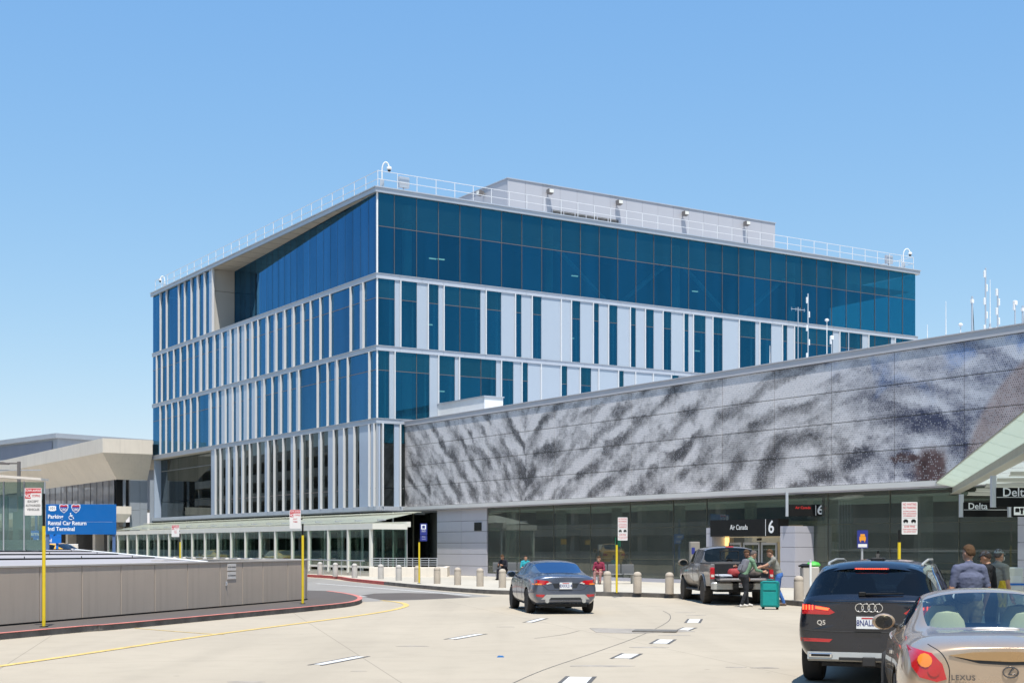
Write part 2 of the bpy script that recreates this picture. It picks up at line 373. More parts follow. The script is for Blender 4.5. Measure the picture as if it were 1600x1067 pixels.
# darker ramp surface between island and far kerb
rp=[G(497,929),G(540,932.5),G(566,940),G(600,938.5),G(650,937),G(720,934),G(770,931),G(690,923.5),G(620,916.5),G(520,905.8),G(500,903.5)]
ra=MB().prism([(p.x,p.y) for p in rp]+[(-30,112),(-34,90)],-.05,.004).build('ramp_road',M['asph2'],fix=True); tag(ra,kind='structure')
tp=[G(560,931),G(600,937.6),G(660,936.2),G(735,932.8),G(690,927.5),G(630,926),G(585,927)]
tr_=MB().prism([(p.x,p.y) for p in tp],-.05,.008).build('asphalt_patch',M['asph'],fix=True); tag(tr_,kind='structure')
mk=empty('road_markings',kind='structure')
def mark(pts,w,m,z=.012,name='painted_line'):
    return flat_ribbon(pts,-w/2,w/2,z).build(name,m,mk)
mark(spline([G(495,911.5),G(560,916.2),G(620,921),G(700,927.4),G(735,930.3)],4),.16,M['paintw'])
mark(spline([G(518,926.4),G(545,929.2),G(572,932.2)],3),.12,M['paintw'])
mark(spline([G(-250,1075),G(0,1040.5),G(150,1018.5),G(300,996),G(400,982.5),G(500,969.5),G(570,960),G(612,953),G(632,947.5),G(634,944),G(622,940.5),G(596,937.8)],6),.17,M['painty'],.008,'yellow_edge_line')
mark(spline([G(210,981),G(300,988.2),G(350,991)],3),.07,M['painty'],.006,'faded_yellow_line')
def dash(a,b,w):
    a,b=Vector(a),Vector(b); d=(b-a).normalized()
    e=empty('lane_dash',kind='structure'); 
    flat_ribbon([a-d*.12,b+d*.12],-w/2-.06,-w/2,.004).build('dark_border',M['tar'],e)
    flat_ribbon([a-d*.12,b+d*.12],w/2,w/2+.06,.004).build('dark_border',M['tar'],e)
    flat_ribbon([a,b],-w/2,w/2,.005).build('white_bar',M['paintw'],e)
dash(G(497,1038),G(563,1025.5),.15); dash(G(706,998),G(750,990.3),.15); dash(G(826,971.8),G(848,966),.15)
dash(G(896,1068),G(907,1057.5),.32); dash(G(972,1028),G(986,1021.3),.26); dash(G(1031,1005),G(1041,999),.27); dash(G(1082,972.5),G(1086,967),.27)
dash(G(1062,986),G(1077,980.5),.22)
# drainage grate set in a worn concrete patch
ge=empty('drain_grate',label='long rusty iron drain grate set flush in the pale road',cat='grate')
gp=[G(921,981),G(1070,983.5),G(1086,986.5),G(985,989.5),G(932,988)]
MB().prism([(p.x,p.y) for p in gp],-.02,.006).build('worn_surround',M['worn'],ge,fix=True)
ga,gb=G(990,986),G(1058,986.8); dn=(gb-ga).normalized(); dm=Vector((-dn.y,dn.x,0))
for k in range(26):
    c=ga+(gb-ga)*(k+.5)/26
    MB().box(-.018,.018,-.32,.32,.006,.03).build('grate_bar',M['grate'],ge,loc=c).rotation_euler=(0,0,math.atan2(dn.y,dn.x))
# cracks and long construction joint
for pts in ([G(790,1072),G(850,1046),G(935,1017),G(1000,993),G(1042,972),G(1047,961),G(1036,954)],[G(930,946),G(985,947.5),G(1045,946.2)],[G(905,985),G(880,991),G(835,997)]):
    mark(spline(pts,6),.018,M['tar'],.003,'crack')
for (u,v,w) in ((790,979,.22),(645,1009,.3),(941,1040,.45),(1010,1011,.4),(1056,992,.35),(1090,961,.3),(1150,1042,.2),(1068,956.5,.3),(1195,1043,.25),(381,1065,.25),(560,1048,.12)):
    c=G(u,v); P=[(c.x+w*math.cos(a)*(.7+.5*random.random()),c.y+w*.35*math.sin(a)*(.7+.5*random.random())) for a in [k*.7 for k in range(9)]]
    MB().prism(P,-.02,.003+.0005*random.random()).build('road_patch',M['worn'],mk,fix=True)
M['blue_refl']=mat('blue_reflector',(.02,.16,.45),.3,0,.1)
bm_=empty('road_marker',G(782,1026),0,'small blue reflector stuck on the road near the white dashes','reflector')
MB().prism_y([(-.06,0),(.06,0),(.035,.022),(-.035,.022)],-.06,.06).build('reflector_body',M['blue_refl'],bm_,fix=True)

# ================================================================ office tower
tw=empty('office_tower',CO,TH,'large blue glass office building with white fins and rooftop railing','building')
ZR,ZB=23.37,[18.22,13.88,9.50]          # roof top and band tops
LA,LB=41.8,47.3
BT=.28                                  # band height
ZG=3.98                                 # underside floor
def A_floor(z0,z1,whites,ustart=239.0,uend=588.3,gm='gl_blue',hz=None,split=2.3,gm2=None):
    """facade along local y (p=0). whites: (u1,u2) white panel with fin at its near end (narrow ones are a fin alone)."""
    cur=loc(ustart,p=0)
    def pane(qa,qb):                    # qa>qb
        if qa-qb<.05: return
        n=max(1,int((qa-qb)/split+.35))
        for k in range(n):
            a=qa-(qa-qb)*k/n; b=qa-(qa-qb)*(k+1)/n
            if hz and z0<hz<z1:
                bp('window_pane',tw,M[gm],0,.03,b+.015,a-.015,z0,hz-.02); bp('window_pane',tw,M[gm2 or gm],0,.03,b+.015,a-.015,hz+.02,z1)
                bp('transom',tw,M['mullbrown'],-.01,.045,b,a,hz-.02,hz+.02)
            else: bp('window_pane',tw,M[gm],0,.03,b+.015,a-.015,z0,z1)
            if k<n-1: bp('mullion',tw,M['dark'],-.005,.04,b-.014,b+.014,z0,z1)
    for (u1,u2) in whites:
        qa,qb=loc(u1,p=0),loc(u2,p=0)
        pane(cur,qa if u2-u1>4.2 else qb+.07)
        if u2-u1>4.2:
            bp('white_panel',tw,M['whitepanel2'],-.02,.04,qb+.07,qa,z0,z1)
        bp('fin',tw,M['fin'],-.15,.05,qb,qb+.05,z0,z1)
        bp('fin_shadow_gap',tw,M['dark'],-.02,.035,qb-.05,qb-.002,z0,z1) if False else None
        cur=qb
    pane(cur,loc(uend,p=0))
A4=[(250.5,252.3),(258,262),(278.5,281),(288.3,290.4),(297,300.8),(307,311.6),(317.7,322),(328,334)]
A3=[(243,246.4),(252,254.4),(261.5,263.6),(271,273.3),(280.4,283.8),(290.2,294.4),(300.8,304.2),(311,315.8),(321,325.6),(332,337.2),(342.6,349),(354.8,362),(366,374),(377.7,385.2),(389.7,396),(402.4,405.2),(415,420.2),(428,433.6),(441.7,447.2),(455.6,461),(469.5,475.2),(484,487.4),(499,502.6),(514,518),(546,550),(562.6,569.8)]
A2=[(248,252),(259,261),(268.4,270.6),(278.3,280.4),(286,290),(297.8,299.8),(306,310.2),(326,331.2),(337.4,342.2),(346.3,354.3),(357.6,365.3),(369,377),(381,389),(393.6,401.6),(408,414.8),(425,427.4),(434.8,440.8),(449.5,455),(463,469),(495,498.3),(510.2,513.8),(523.2,529),(542,545.6),(575.4,579.2)]
A1=[(330,338.5),(342,346.2),(353,359.2),(365,371.2),(377,381.6),(389,392),(401.6,405),(414,420.8),(427.4,430.5),(440.6,444.4),(454.6,461.6),(468.6,474),(483.6,486.6),(497.6,503.6),(513,523.6),(529,539.7),(544.6,555.7),(562,579),(580,587)]
zt=[ZR-.27]+[z-BT for z in ZB]
A_floor(ZB[0],zt[0],A4,uend=328.2,hz=None)
A_floor(ZB[1],zt[1],A3,hz=ZB[0]-BT-1.15)
A_floor(ZB[2],zt[2],A2,hz=ZB[1]-BT-1.15)
# ground storey: smoked glass, one big dark window at the far end
A_floor(ZG+.25,zt[3],A1,ustart=330.0,gm='gl_dark',hz=ZG+1.35)
qe,qs=LA,loc(330,p=0)
for k in range(3):
    a=qe-(qe-qs)*k/3; b=qe-(qe-qs)*(k+1)/3
    bp('window_pane',tw,M['gl_dark'],.6,.63,b+.012,a-.012,ZG+.25,ZG+1.55); bp('window_pane',tw,M['gl_dark'],.6,.63,b+.012,a-.012,ZG+1.58,zt[3]-.05)
bp('window_backing',tw,M['interior'],3.2,3.4,qs-.1,qe-.3,ZG+.26,zt[3]-.06)
bp('window_head',tw,M['soffit'],.0,.62,qs,qe,zt[3]-.05,zt[3]-.002)
bp('window_jamb',tw,M['whitepanel2'],-.02,.66,qs-.12,qs-.001,ZG+.25,zt[3]-.002)
# recessed top storey: glass veers inward from the corner, return wall at its deep end
QR=loc(333,p=0); PR=1.75
n=22; gx=Vector((PR,QR,0)); L=gx.length; ang=math.atan2(gx.y,gx.x)
rec=empty('recessed_glazing',(0,0,0)); rec.parent=tw; rec.rotation_euler=(0,0,ang)   # local x along the slanted glass
for k in range(n):
    a=.06+(L-.06)*k/n; b=.06+(L-.06)*(k+1)/n
    bp('window_pane',rec,M['gl_blue'],a+.008,b-.008,-.03,0,ZB[0],zt[0]-.002)
    bp('mullion',rec,M['dark'],b-.008,b+.008,-.035,.004,ZB[0],zt[0]-.002)
bp('return_wall',tw,M['soffit'],-.02,PR-.02,QR,QR+.2,ZB[0],(ZB[0]+zt[0])/2+.75)
bp('return_wall',tw,M['soffit'],-.02,PR-.02,QR,QR+.2,(ZB[0]+zt[0])/2+.78,zt[0]-.002)
bp('return_wall_edge',tw,M['whitepanel2'],-.03,-.021,QR,QR+.8,ZB[0],zt[0])
MB().add([(-.1,0,zt[0]-.012),(PR+.05,QR,zt[0]-.012),(-.1,QR-.002,zt[0]-.012)],[(0,2,1)]).build('soffit',M['soffit'],tw)
for k in range(1,15):
    q=QR*k/15; MB().box(-.09,PR*q/QR,q-.012,q+.012,zt[0]-.020,zt[0]-.013).build('soffit_joint',M['dark'],tw)
MB().add([(-.05,0,ZB[0]+.0),(PR+.1,QR,ZB[0]),(-.05,QR,ZB[0])],[(0,1,2)]).build('ledge',M['roofmetal'],tw)
# B facade
pk=[1.17+1.537*k for k in range(31)]
def B_floor(z0,z1,whites,hz,stop=47.2,gm='gl_blueB',start=0.06):
    edges=[start]+[p for p in pk if start<p<stop]+[stop]
    wp=[(loc(a,q=0),loc(b,q=0)) for a,b in whites]
    def panes(a,b):
        cuts=[a]+[e for e in edges if a+.12<e<b-.12]+[b]
        for x,y in zip(cuts[:-1],cuts[1:]):
            if y-x<.05: continue
            bp('window_pane',tw,M[gm],x+.012,y-.012,0,.03,z0,hz-.018); bp('window_pane',tw,M['gl_teal'],x+.012,y-.012,0,.03,hz+.018,z1)
            bp('transom',tw,M['mullbrown'],x+.012,y-.012,-.012,.04,hz-.018,hz+.018)
        if whites and b-a>.5: bp('inner_post',tw,M['column'],b-.20,b-.09,.22,.34,z0,z1)
        for c in cuts[1:-1]: bp('mullion',tw,M['mullbrown'],c-.012,c+.012,-.02,.05,z0,z1)
    cur=start
    for a,b in wp:
        panes(cur,a)
        bp('white_panel',tw,M['whitepanel'],a+.004,b-.004,-.03,.04,z0,z1)
        bp('fin',tw,M['fin'],b,b+.055,-.13,.05,z0,z1); bp('mullion',tw,M['dark'],b+.056,b+.085,-.02,.05,z0,z1)
        cur=b+.086
    panes(cur,stop)
B4=[]
B3=[(616.5,624.4),(651,667.3),(684.8,692),(750.4,757.8),(782.8,803.6),(814.3,829.7),(845.5,875.2),(876.6,891),(906.2,925.2),(935.2,949),(964.2,983),(993,1006.6),(1021,1034.2),(1048.4,1066.6),(1075.4,1081.6),(1102,1112),(1128.6,1153.2),(1180,1185.4),(1204.8,1220.8),(1229.6,1239.5),(1301,1310.4),(1347,1355.7),(1391.8,1397)]
B2=[(608,615.4),(670.8,683.6),(710.4,716.2),(774.9,781.7),(801.8,813.8),(824.3,844),(845.8,874.8),(885.8,904.8),(923.2,933.8),(935.3,964.6),(974,991.3),(992.8,1019),(1021.5,1047.3),(1060,1090),(1110,1130),(1160,1180)]
B_floor(ZB[0],zt[0]-.002,B4,21.1)
B_floor(ZB[1],zt[1],B3,ZB[0]-1.45)
B_floor(ZB[2],zt[2],B2,ZB[1]-1.45,stop=47.2)
bp('corner_post',tw,M['white'],-.03,.06,-.03,.06,ZB[0],zt[0]); bp('corner_post',tw,M['white'],-.03,.06,-.03,.06,ZB[1],zt[1]); bp('corner_post',tw,M['white'],-.03,.06,-.03,.06,ZB[2],zt[2])
bp('corner_post',tw,M['alu'],-.03,.06,-.03,.06,ZG+.25,zt[3])
# ground storey on the B side, to where the terminal meets the tower
def Bg(u): return loc(u,q=0)
for a,b,m in ((588.8,594,'whitepanel2'),(615.6,623,'whitepanel2')):
    bp('white_panel',tw,M[m],max(Bg(a),.08),Bg(b),-.03,.04,ZG+.25,zt[3])
for a,b in ((598.5,615),(625.6,632)):
    bp('window_pane',tw,M['gl_dark'],Bg(a),Bg(b),0,.03,ZG+.25,ZG+1.33); bp('window_pane',tw,M['gl_dark'],Bg(a),Bg(b),0,.03,ZG+1.37,zt[3]-1.2); bp('window_pane',tw,M['gl_teal'],Bg(a),Bg(b),0,.03,zt[3]-1.16,zt[3])
for u in (597,624.3): bp('fin',tw,M['fin'],Bg(u)-.04,Bg(u)+.04,-.15,.05,ZG+.25,zt[3])
# bands, roof edge
def band(z1,h,out,name,m,la=LA,lb=LB):
    mb=MB(); n=26
    for k in range(n): mb.box(-out,.1,la*k/n+(.006 if k else -out),la*(k+1)/n-.006 if k<n-1 else la+out,z1-h,z1)
    n=31
    for k in range(n): mb.box(.1001 if k==0 else lb*k/n+.006,lb*(k+1)/n-.006 if k<n-1 else lb+out,-out,.1,z1-h,z1)
    mb.build(name,m,tw)
for z in ZB: band(z,BT,.09,'floor_band',M['alu_band'])
for z in ZB: 
    mb=MB(); mb.box(-.13,.0,-.13,LA+.1,z,z+.035).box(.001,LB+.1,-.13,.0,z,z+.035); mb.build('drip_edge',M['roofmetal'],tw)
band(ZG+.25,.25,.09,'floor_band',M['alu_band'],LA,Bg(682))
bp('podium_soffit',tw,M['roofmetal'],-.05,Bg(682),-.05,LA,ZG-.06,ZG-.001)
mb=MB(); mb.box(-.18,.25,-.18,LA+.2,ZR-.27,ZR-.002).box(.2501,LB+.25,-.18,.25,ZR-.27,ZR-.002); mb.build('roof_fascia',M['roofmetal'],tw)
mb=MB(); mb.box(-.24,.3,-.24,LA+.25,ZR,ZR+.07).box(.3001,LB+.3,-.24,.3,ZR,ZR+.07); mb.build('roof_coping',M['alu'],tw)
bp('roof_deck',tw,M['penthouse'],.26,LB,.26,LA,ZR-.2,ZR-.1)
bp('far_wall',tw,M['whitepanel2'],.05,LB,LA-.25,LA-.01,ZG,ZR-.28); 
# end wall past the last bay is glass too
for k in range(6):
    for z0,z1 in ((ZB[0],zt[0]-.002),(ZB[1],zt[1])):
        bp('window_pane',tw,M['gl_end'],LB-.04,LB-.01,.08+1.5*k,.08+1.5*k+1.47,z0,z1)
bp('end_wall',tw,M['whitepanel2'],LB-.2,LB-.02,9.2,LA-.26,ZG,ZR-.28); bp('end_wall',tw,M['whitepanel2'],LB-.2,LB-.02,.1,9.1,ZG,ZB[1]-.3)
# what the glass lets through: slabs, columns, braces, core
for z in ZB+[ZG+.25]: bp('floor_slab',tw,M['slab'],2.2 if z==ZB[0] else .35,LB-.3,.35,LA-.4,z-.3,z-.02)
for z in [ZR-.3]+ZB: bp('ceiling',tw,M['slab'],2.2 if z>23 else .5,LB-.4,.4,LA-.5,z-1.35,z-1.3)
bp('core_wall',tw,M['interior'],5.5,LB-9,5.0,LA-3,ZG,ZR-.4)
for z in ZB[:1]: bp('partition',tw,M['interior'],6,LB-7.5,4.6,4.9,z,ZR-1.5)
cols=[loc(636,q=1.2),loc(857,q=1.2),loc(1056,q=1.2),loc(1236,q=1.2)]
for p in cols:
    MB().lathe([(.30,0),(.30,ZR-.5-ZG)],14,(p,1.2,ZG)).build('interior_column',M['column'],tw,smooth=True)
for q in (9,18,27,36):
    MB().lathe([(.30,0),(.30,ZR-.5-ZG)],12,(3.4,q,ZG)).build('interior_column',M['column'],tw,smooth=True)
pb=loc(857,q=1.4); pc=loc(1056,q=1.4); pd=loc(1236,q=1.4)
for a,b in ((pb,pc),(pc,pd)):
    m_=(a+b)/2
    MB().tube([(a+.5,1.5,21.8),(m_-.4,1.5,ZB[0]+.1)],.17,6).build('brace',M['column'],tw); MB().tube([(b-.5,1.5,21.8),(m_+.4,1.5,ZB[0]+.1)],.17,6).build('brace',M['column'],tw)
M['lamp']=mat('ceiling_lamp',(.9,.85,.7),.5,0,0,emit=(1,.86,.62),estr=1.6)
for (u,v,z0) in ((676,405,0),(689,406,0),(898,432,0),(1086,456,0),(672,508,1),(892,529,1),(1090,549,1),(689,612,2)):
    p=loc(u,q=2.2); zz=zat(v,p,2.2); bp('ceiling_lamp',tw,M['lamp'],p-.25,p+.25,2.15,2.25,zz,zz+.06)
# penthouse
ph=empty('plant_penthouse',(0,0,0)); ph.parent=tw
P0,P1,Q0,Q1,ZP=14.4,39.9,8.0,30.0,27.75
npan=17
for k in range(npan):
    a=P0+(P1-P0)*k/npan; b=P0+(P1-P0)*(k+1)/npan; bp('wall_panel',ph,M['penthouse'],a+.008,b-.008,Q0,Q0+.2,ZR-.1,ZP)
for k in range(10):
    a=Q0+.2+(Q1-Q0)*k/10; b=Q0+.2+(Q1-Q0)*(k+1)/10; bp('wall_panel',ph,M['penthouse'],P0,P0+.2,a+.008,b-.008,ZR-.1,ZP)
bp('penthouse_roof',ph,M['penthouse'],P0+.05,P1-.05,Q0+.05,Q1,ZP-.3,ZP-.01); bp('penthouse_coping',ph,M['alu'],P0-.06,P1+.06,Q0-.06,Q0+.25,ZP+.001,ZP+.07); bp('penthouse_coping',ph,M['alu'],P0-.06,P0+.25,Q0+.251,Q1,ZP+.001,ZP+.07)
bp('penthouse_back',ph,M['penthouse'],P0+.21,P1,Q1-.2,Q1-.01,ZR-.1,ZP-.31); bp('penthouse_side',ph,M['penthouse'],P1-.2,P1-.001,Q0+.21,Q1-.21,ZR-.1,ZP-.31)
M['louver']=mat('dark_louvre',(.22,.22,.22),.6,.2,.1)
pa,pe=loc(862,q=Q0),loc(966,q=Q0); zl=zat(337,pa,Q0)
bp('louvre_backing',ph,M['black'],pa,pe,Q0-.02,Q0-.003,zl-.42,zl+.42)
for k in range(9): MB().prism_x([(Q0-.09,0),(Q0-.02,.05),(Q0-.02,.065),(Q0-.09,.015)],pa,pe).build('louvre_blade',M['louver'],ph,loc=(0,0,zl-.40+.09*k),fix=True)
for k in range(7): x=pa+(pe-pa)*k/6; bp('louvre_post',ph,M['penthouse'],x-.03,x+.03,Q0-.10,Q0-.021,zl-.43,zl+.43)
# roof railing
M['rail']=mat('white_rail_steel',(.74,.74,.74),.4,.2,.03)
rl=empty('roof_railing',(0,0,0)); rl.parent=tw
zz=ZR+.07
post=MB().tube([(0,0,0),(0,0,1.02)],.026,6).mesh('railing_post',M['rail'])
def rpost(x,y):
    o=bpy.data.objects.new('railing_post',post); COL.objects.link(o); o.parent=rl; o.location=(x,y,zz)
for k in range(27): rpost(.12,.12+(LA-.3)*k/26)
for k in range(1,36): rpost(.12+(LB-.3)*k/35,.12)
for h in (.52,1.02):
    MB().tube([(.12,LA-.2,zz+h),(.12,.12,zz+h)],.022,6).build('rail',M['rail'],rl); MB().tube([(.12,.12,zz+h),(LB-.2,.12,zz+h)],.022,6).build('rail',M['rail'],rl)
MB().tube([(LB-.2,.12,zz+1.02),(LB-.2,9,zz+1.02)],.022,6).build('rail',M['rail'],rl); MB().tube([(LB-.2,.12,zz+.52),(LB-.2,9,zz+.52)],.022,6).build('rail',M['rail'],rl)
for k in range(1,7): rpost(LB-.2,.12+1.4*k)

# ================================================================ terminal with the mural
tm=empty('terminal_hall',CO,TH,'long low terminal hall with a perforated feather mural above dark glass','building')
MP=1.90; SE=54.0
M['lav']=mat('lavender_grey_metal',(.50,.49,.54),.45,.15,.05,.5)
M['lavtop']=mat('pale_metal_coping',(.52,.51,.53),.45,.2,.05,.5)
M['strip']=mat('pale_sill_strip',(.62,.61,.59),.5,0,.06,.7)
def mural_mat():
    m=new_mat('perforated_feather_print'); t=NT(m); b=t.n['Principled BSDF']
    tc=t.node('ShaderNodeTexCoord'); tc.object=tm; sp=t.node('ShaderNodeSeparateXYZ'); t.l.new(tc.outputs['Object'],sp.inputs[0])
    S=t.m('MULTIPLY',sp.outputs[1],-1.0); Z=t.m('SUBTRACT',sp.outputs[2],4.2)
    vec=t.comb(S,Z,0.0)
    wv=t.noise(vec,.22,2,.5,0,1); ws=t.node('ShaderNodeSeparateColor'); t.l.new(wv,ws.inputs[0])
    wf=t.noise(vec,2.6,3,.7,0,1); wsf=t.node('ShaderNodeSeparateColor'); t.l.new(wf,wsf.inputs[0])
    S2=t.m('ADD',t.m('ADD',S,t.m('MULTIPLY_ADD',ws.outputs[0],1.6,-.8)),t.m('MULTIPLY_ADD',wsf.outputs[0],.5,-.25))
    Z2=t.m('ADD',t.m('ADD',Z,t.m('MULTIPLY_ADD',ws.outputs[1],1.0,-.5)),t.m('MULTIPLY_ADD',wsf.outputs[1],.5,-.25))
    # plumage fanning out from two centres
    def fan(c,kl,kr,bend):
        r=t.m('SUBTRACT',S2,c); ar=t.m('ABSOLUTE',r); rt=t.m('GREATER_THAN',r,0.0)
        k=t.m('MULTIPLY_ADD',rt,kr-kl,kl)
        ac=t.m('SUBTRACT',Z2,t.m('MULTIPLY',t.m('POWER',t.m('ADD',ar,.001),bend),k)); al=t.m('ADD',t.m('MULTIPLY',ar,.9),t.m('MULTIPLY',Z2,.5))
        al=t.m('ADD',al,t.m('MULTIPLY',rt,37.0))
        return ac,al
    a1,l1=fan(13.4,1.10,.60,.93)
    r2_=t.m('MULTIPLY',t.m('SUBTRACT',S2,37.2),.62); a2=t.m('SQRT',t.m('ADD',t.m('POWER',r2_,2.0),t.m('POWER',t.m('ADD',Z2,1.6),2.0))); l2=t.m('MULTIPLY',t.m('ARCTAN2',r2_,t.m('ADD',Z2,1.6)),4.0)
    def feath(a,l,seed):
        lo=t.noise(t.comb(t.m('MULTIPLY',a,.30),t.m('MULTIPLY',l,.22),seed),1.0,3.0,.6)
        hi=t.noise(t.comb(t.m('MULTIPLY',a,1.55),t.m('MULTIPLY',l,.95),seed+3),1.0,5.0,.60)
        ph=t.m('MULTIPLY_ADD',lo,9.0,t.m('MULTIPLY',a,4.4)); ph=t.m('MULTIPLY_ADD',hi,2.2,ph)
        rid=t.m('MULTIPLY_ADD',t.m('SINE',ph),.5,.5); amp=t.smooth(t.noise(t.comb(t.m('MULTIPLY',a,.6),t.m('MULTIPLY',l,.5),seed+7),1.0,2.0,.5),.35,.62)
        return t.m('ADD',t.m('ADD',t.m('MULTIPLY',t.m('MULTIPLY',t.m('SUBTRACT',rid,.5),amp),.26),t.m('MULTIPLY',hi,.62)),.20)
    f1=feath(a1,l1,0.3); f2=feath(a2,l2,5.1)
    bl=t.smooth(S,26.0,33.0)
    f=t.m('ADD',t.m('MULTIPLY',f1,t.m('SUBTRACT',1.0,bl)),t.m('MULTIPLY',f2,bl))
    def blob(cs,cz,rs,rz,amp,base):
        d=t.m('SQRT',t.m('ADD',t.m('POWER',t.m('DIVIDE',t.m('SUBTRACT',S2,cs),rs),2.0),t.m('POWER',t.m('DIVIDE',t.m('SUBTRACT',Z2,cz),rz),2.0)))
        return t.m('SUBTRACT',base,t.m('MULTIPLY',t.m('SUBTRACT',1.0,t.smooth(d,0.0,1.0)),amp))
    f=blob(13.4,1.3,1.5,1.5,.20,f); f=blob(15.2,2.6,2.4,.7,.10,f); f=blob(11.6,2.6,1.2,.6,.12,f); f=blob(40.8,2.2,3.2,.8,.17,f); f=blob(37.8,3.2,3.0,.6,.14,f); f=blob(36.3,.5,2.6,.8,.08,f); f=blob(30.5,1.2,2.5,.8,.08,f)
    f=t.m('ADD',f,t.m('MULTIPLY',t.smooth(Z,2.4,4.9),.05))
    f=t.m('ADD',f,t.m('MULTIPLY_ADD',t.noise(vec,6.0,3,.7),.16,-.08))
    lum=t.smooth(f,.315,.645)
    # tints: warm grey at the left, blue at the right
    bl2=t.smooth(t.m('ADD',S,t.m('MULTIPLY',ws.outputs[2],10.0)),37.0,50.0)
    darkc=t.mix(bl2,(.115,.107,.108),(.055,.07,.16)); lightc=t.mix(bl2,(.72,.69,.69),(.62,.63,.69))
    base=t.mix(lum,darkc,lightc)
    blue=t.m('MULTIPLY',t.m('MULTIPLY',bl2,t.smooth(t.noise(vec,.5,3,.6,.6),.5,.68)),t.smooth(Z,2.4,4.0)); base=t.mix(t.m('MULTIPLY',blue,.75),base,(.10,.24,.55))
    # rosy dome at the far right, dusky bird-dark spot low right
    dd=t.m('SQRT',t.m('ADD',t.m('POWER',t.m('SUBTRACT',S,48.3),2.0),t.m('POWER',t.m('MULTIPLY',t.m('SUBTRACT',Z,-.6),1.15),2.0)))
    rose=t.m('SUBTRACT',1.0,t.smooth(dd,6.3,6.6)); base=t.mix(t.m('MULTIPLY',rose,.9),base,t.ramp(t.noise(vec,1.2,3),[(.3,(.30,.23,.22)),(.7,(.50,.42,.42))]))
    d2=t.m('SQRT',t.m('ADD',t.m('POWER',t.m('DIVIDE',t.m('SUBTRACT',S2,40.55),.80),2.0),t.m('POWER',t.m('DIVIDE',t.m('SUBTRACT',Z2,.40),.95),2.0)))
    d3=t.m('SQRT',t.m('ADD',t.m('POWER',t.m('DIVIDE',t.m('SUBTRACT',S2,39.5),.75),2.0),t.m('POWER',t.m('DIVIDE',t.m('SUBTRACT',Z2,.80),.20),2.0)))
    sm=t.m('SUBTRACT',1.0,t.smooth(t.m('MINIMUM',d2,d3),.6,1.15)); base=t.mix(sm,base,t.ramp(t.noise(vec,2.2,3),[(.3,(.05,.025,.025)),(.7,(.17,.11,.11))]))
    # halftone holes: their size follows the picture
    pitch=.082
    row=t.m('FLOOR',t.m('DIVIDE',Z,pitch)); sh=t.m('MULTIPLY',t.m('MODULO',row,2.0),.5)
    fx=t.m('SUBTRACT',t.m('FRACT',t.m('ADD',t.m('DIVIDE',S,pitch),sh)),.5); fz=t.m('SUBTRACT',t.m('FRACT',t.m('DIVIDE',Z,pitch)),.5)
    wn_=t.node('ShaderNodeTexWhiteNoise'); t.l.new(t.comb(t.m('FLOOR',t.m('ADD',t.m('DIVIDE',S,pitch),sh)),row,0.0),wn_.inputs['Vector'])
    rr=t.m('ADD',t.m('MULTIPLY_ADD',lum,-.24,.42),t.m('MULTIPLY_ADD',wn_.outputs['Value'],.24,-.12))
    hole=t.m('LESS_THAN',t.m('SQRT',t.m('ADD',t.m('POWER',fx,2.0),t.m('POWER',fz,2.0))),rr)
    dist=t.m('SQRT',t.m('ADD',t.m('POWER',fx,2.0),t.m('POWER',fz,2.0))); shiny=t.m('MULTIPLY',t.m('GREATER_THAN',wn_.outputs['Value'],.72),t.m('LESS_THAN',dist,.30))
    c=t.mix(t.m('MULTIPLY',hole,.62),base,(.025,.027,.035)); c=t.mix(t.m('MULTIPLY',shiny,.45),c,(.66,.66,.70))
    t.l.new(c,b.inputs['Base Color']); b.inputs['Roughness'].default_value=.42; b.inputs['Metallic'].default_value=.15
    bn=t.node('ShaderNodeBump'); bn.inputs['Strength'].default_value=.35; bn.inputs['Distance'].default_value=.015; t.l.new(t.m('SUBTRACT',1.0,hole),bn.inputs['Height']); t.l.new(bn.outputs[0],b.inputs['Normal'])
    return m
M['mural']=mural_mat()
nc,nr,z0,z1=17,4,4.21,9.10; mw=SE/16.72
for i in range(nc):
    for j in range(nr):
        a=-(i+1)*mw; b=-i*mw
        if i==nc-1: pass
        zz0=z0+(z1-z0)*j/nr; zz1=z0+(z1-z0)*(j+1)/nr
        bp('mural_panel',tm,M['mural'],MP,MP+.05,a+.012,b-.012,zz0+.012,zz1-.012)
SE=nc*mw
M['joint']=mat('olive_joint_shadow',(.10,.10,.07),.8,0,0)
bp('mural_backing',tm,M['joint'],MP+.03,MP+.12,-SE,-.01,z0,z1)
bp('parapet',tm,M['lavtop'],MP-.06,MP+.5,-SE,-.01,9.102,9.37); bp('parapet_cap',tm,M['lavtop'],MP-.09,MP+.55,-SE,-.005,9.371,9.41)
bp('hall_roof',tm,M['penthouse'],MP+.5,34,-SE,-.1,9.0,9.1)
bp('sill_strip',tm,M['strip'],MP-.16,MP+.12,-SE,-.02,4.0,4.2)
bp('sill_soffit',tm,M['lav'],MP-.10,MP+.6,-SE,-.03,3.94,3.998)
# metal panelled wall with a square vent, left of the glass
GP=MP+.22
qa,qb=loc(683,p=GP),loc(760.5,p=GP)
zj=[.15]+[zat(v,GP,qa) for v in (882.5,865,848,831,815)]+[3.94]
for a,b in zip(zj[:-1],zj[1:]):
    c=(qa+qb)/2
    bp('wall_panel',tm,M['lav'],GP,GP+.1,c+.01,qa,a+.01,b-.01); bp('wall_panel',tm,M['lav'],GP,GP+.1,qb,c-.01,a+.01,b-.01)
bp('wall_backing',tm,M['dark'],GP+.06,GP+.3,qb,qa-.01,.15,3.9)
va,vb=loc(741,p=GP-.02),loc(752,p=GP-.02); bp('vent',tm,M['black'],GP-.03,GP-.004,vb,va,zat(829,GP,va),zat(816,GP,va))
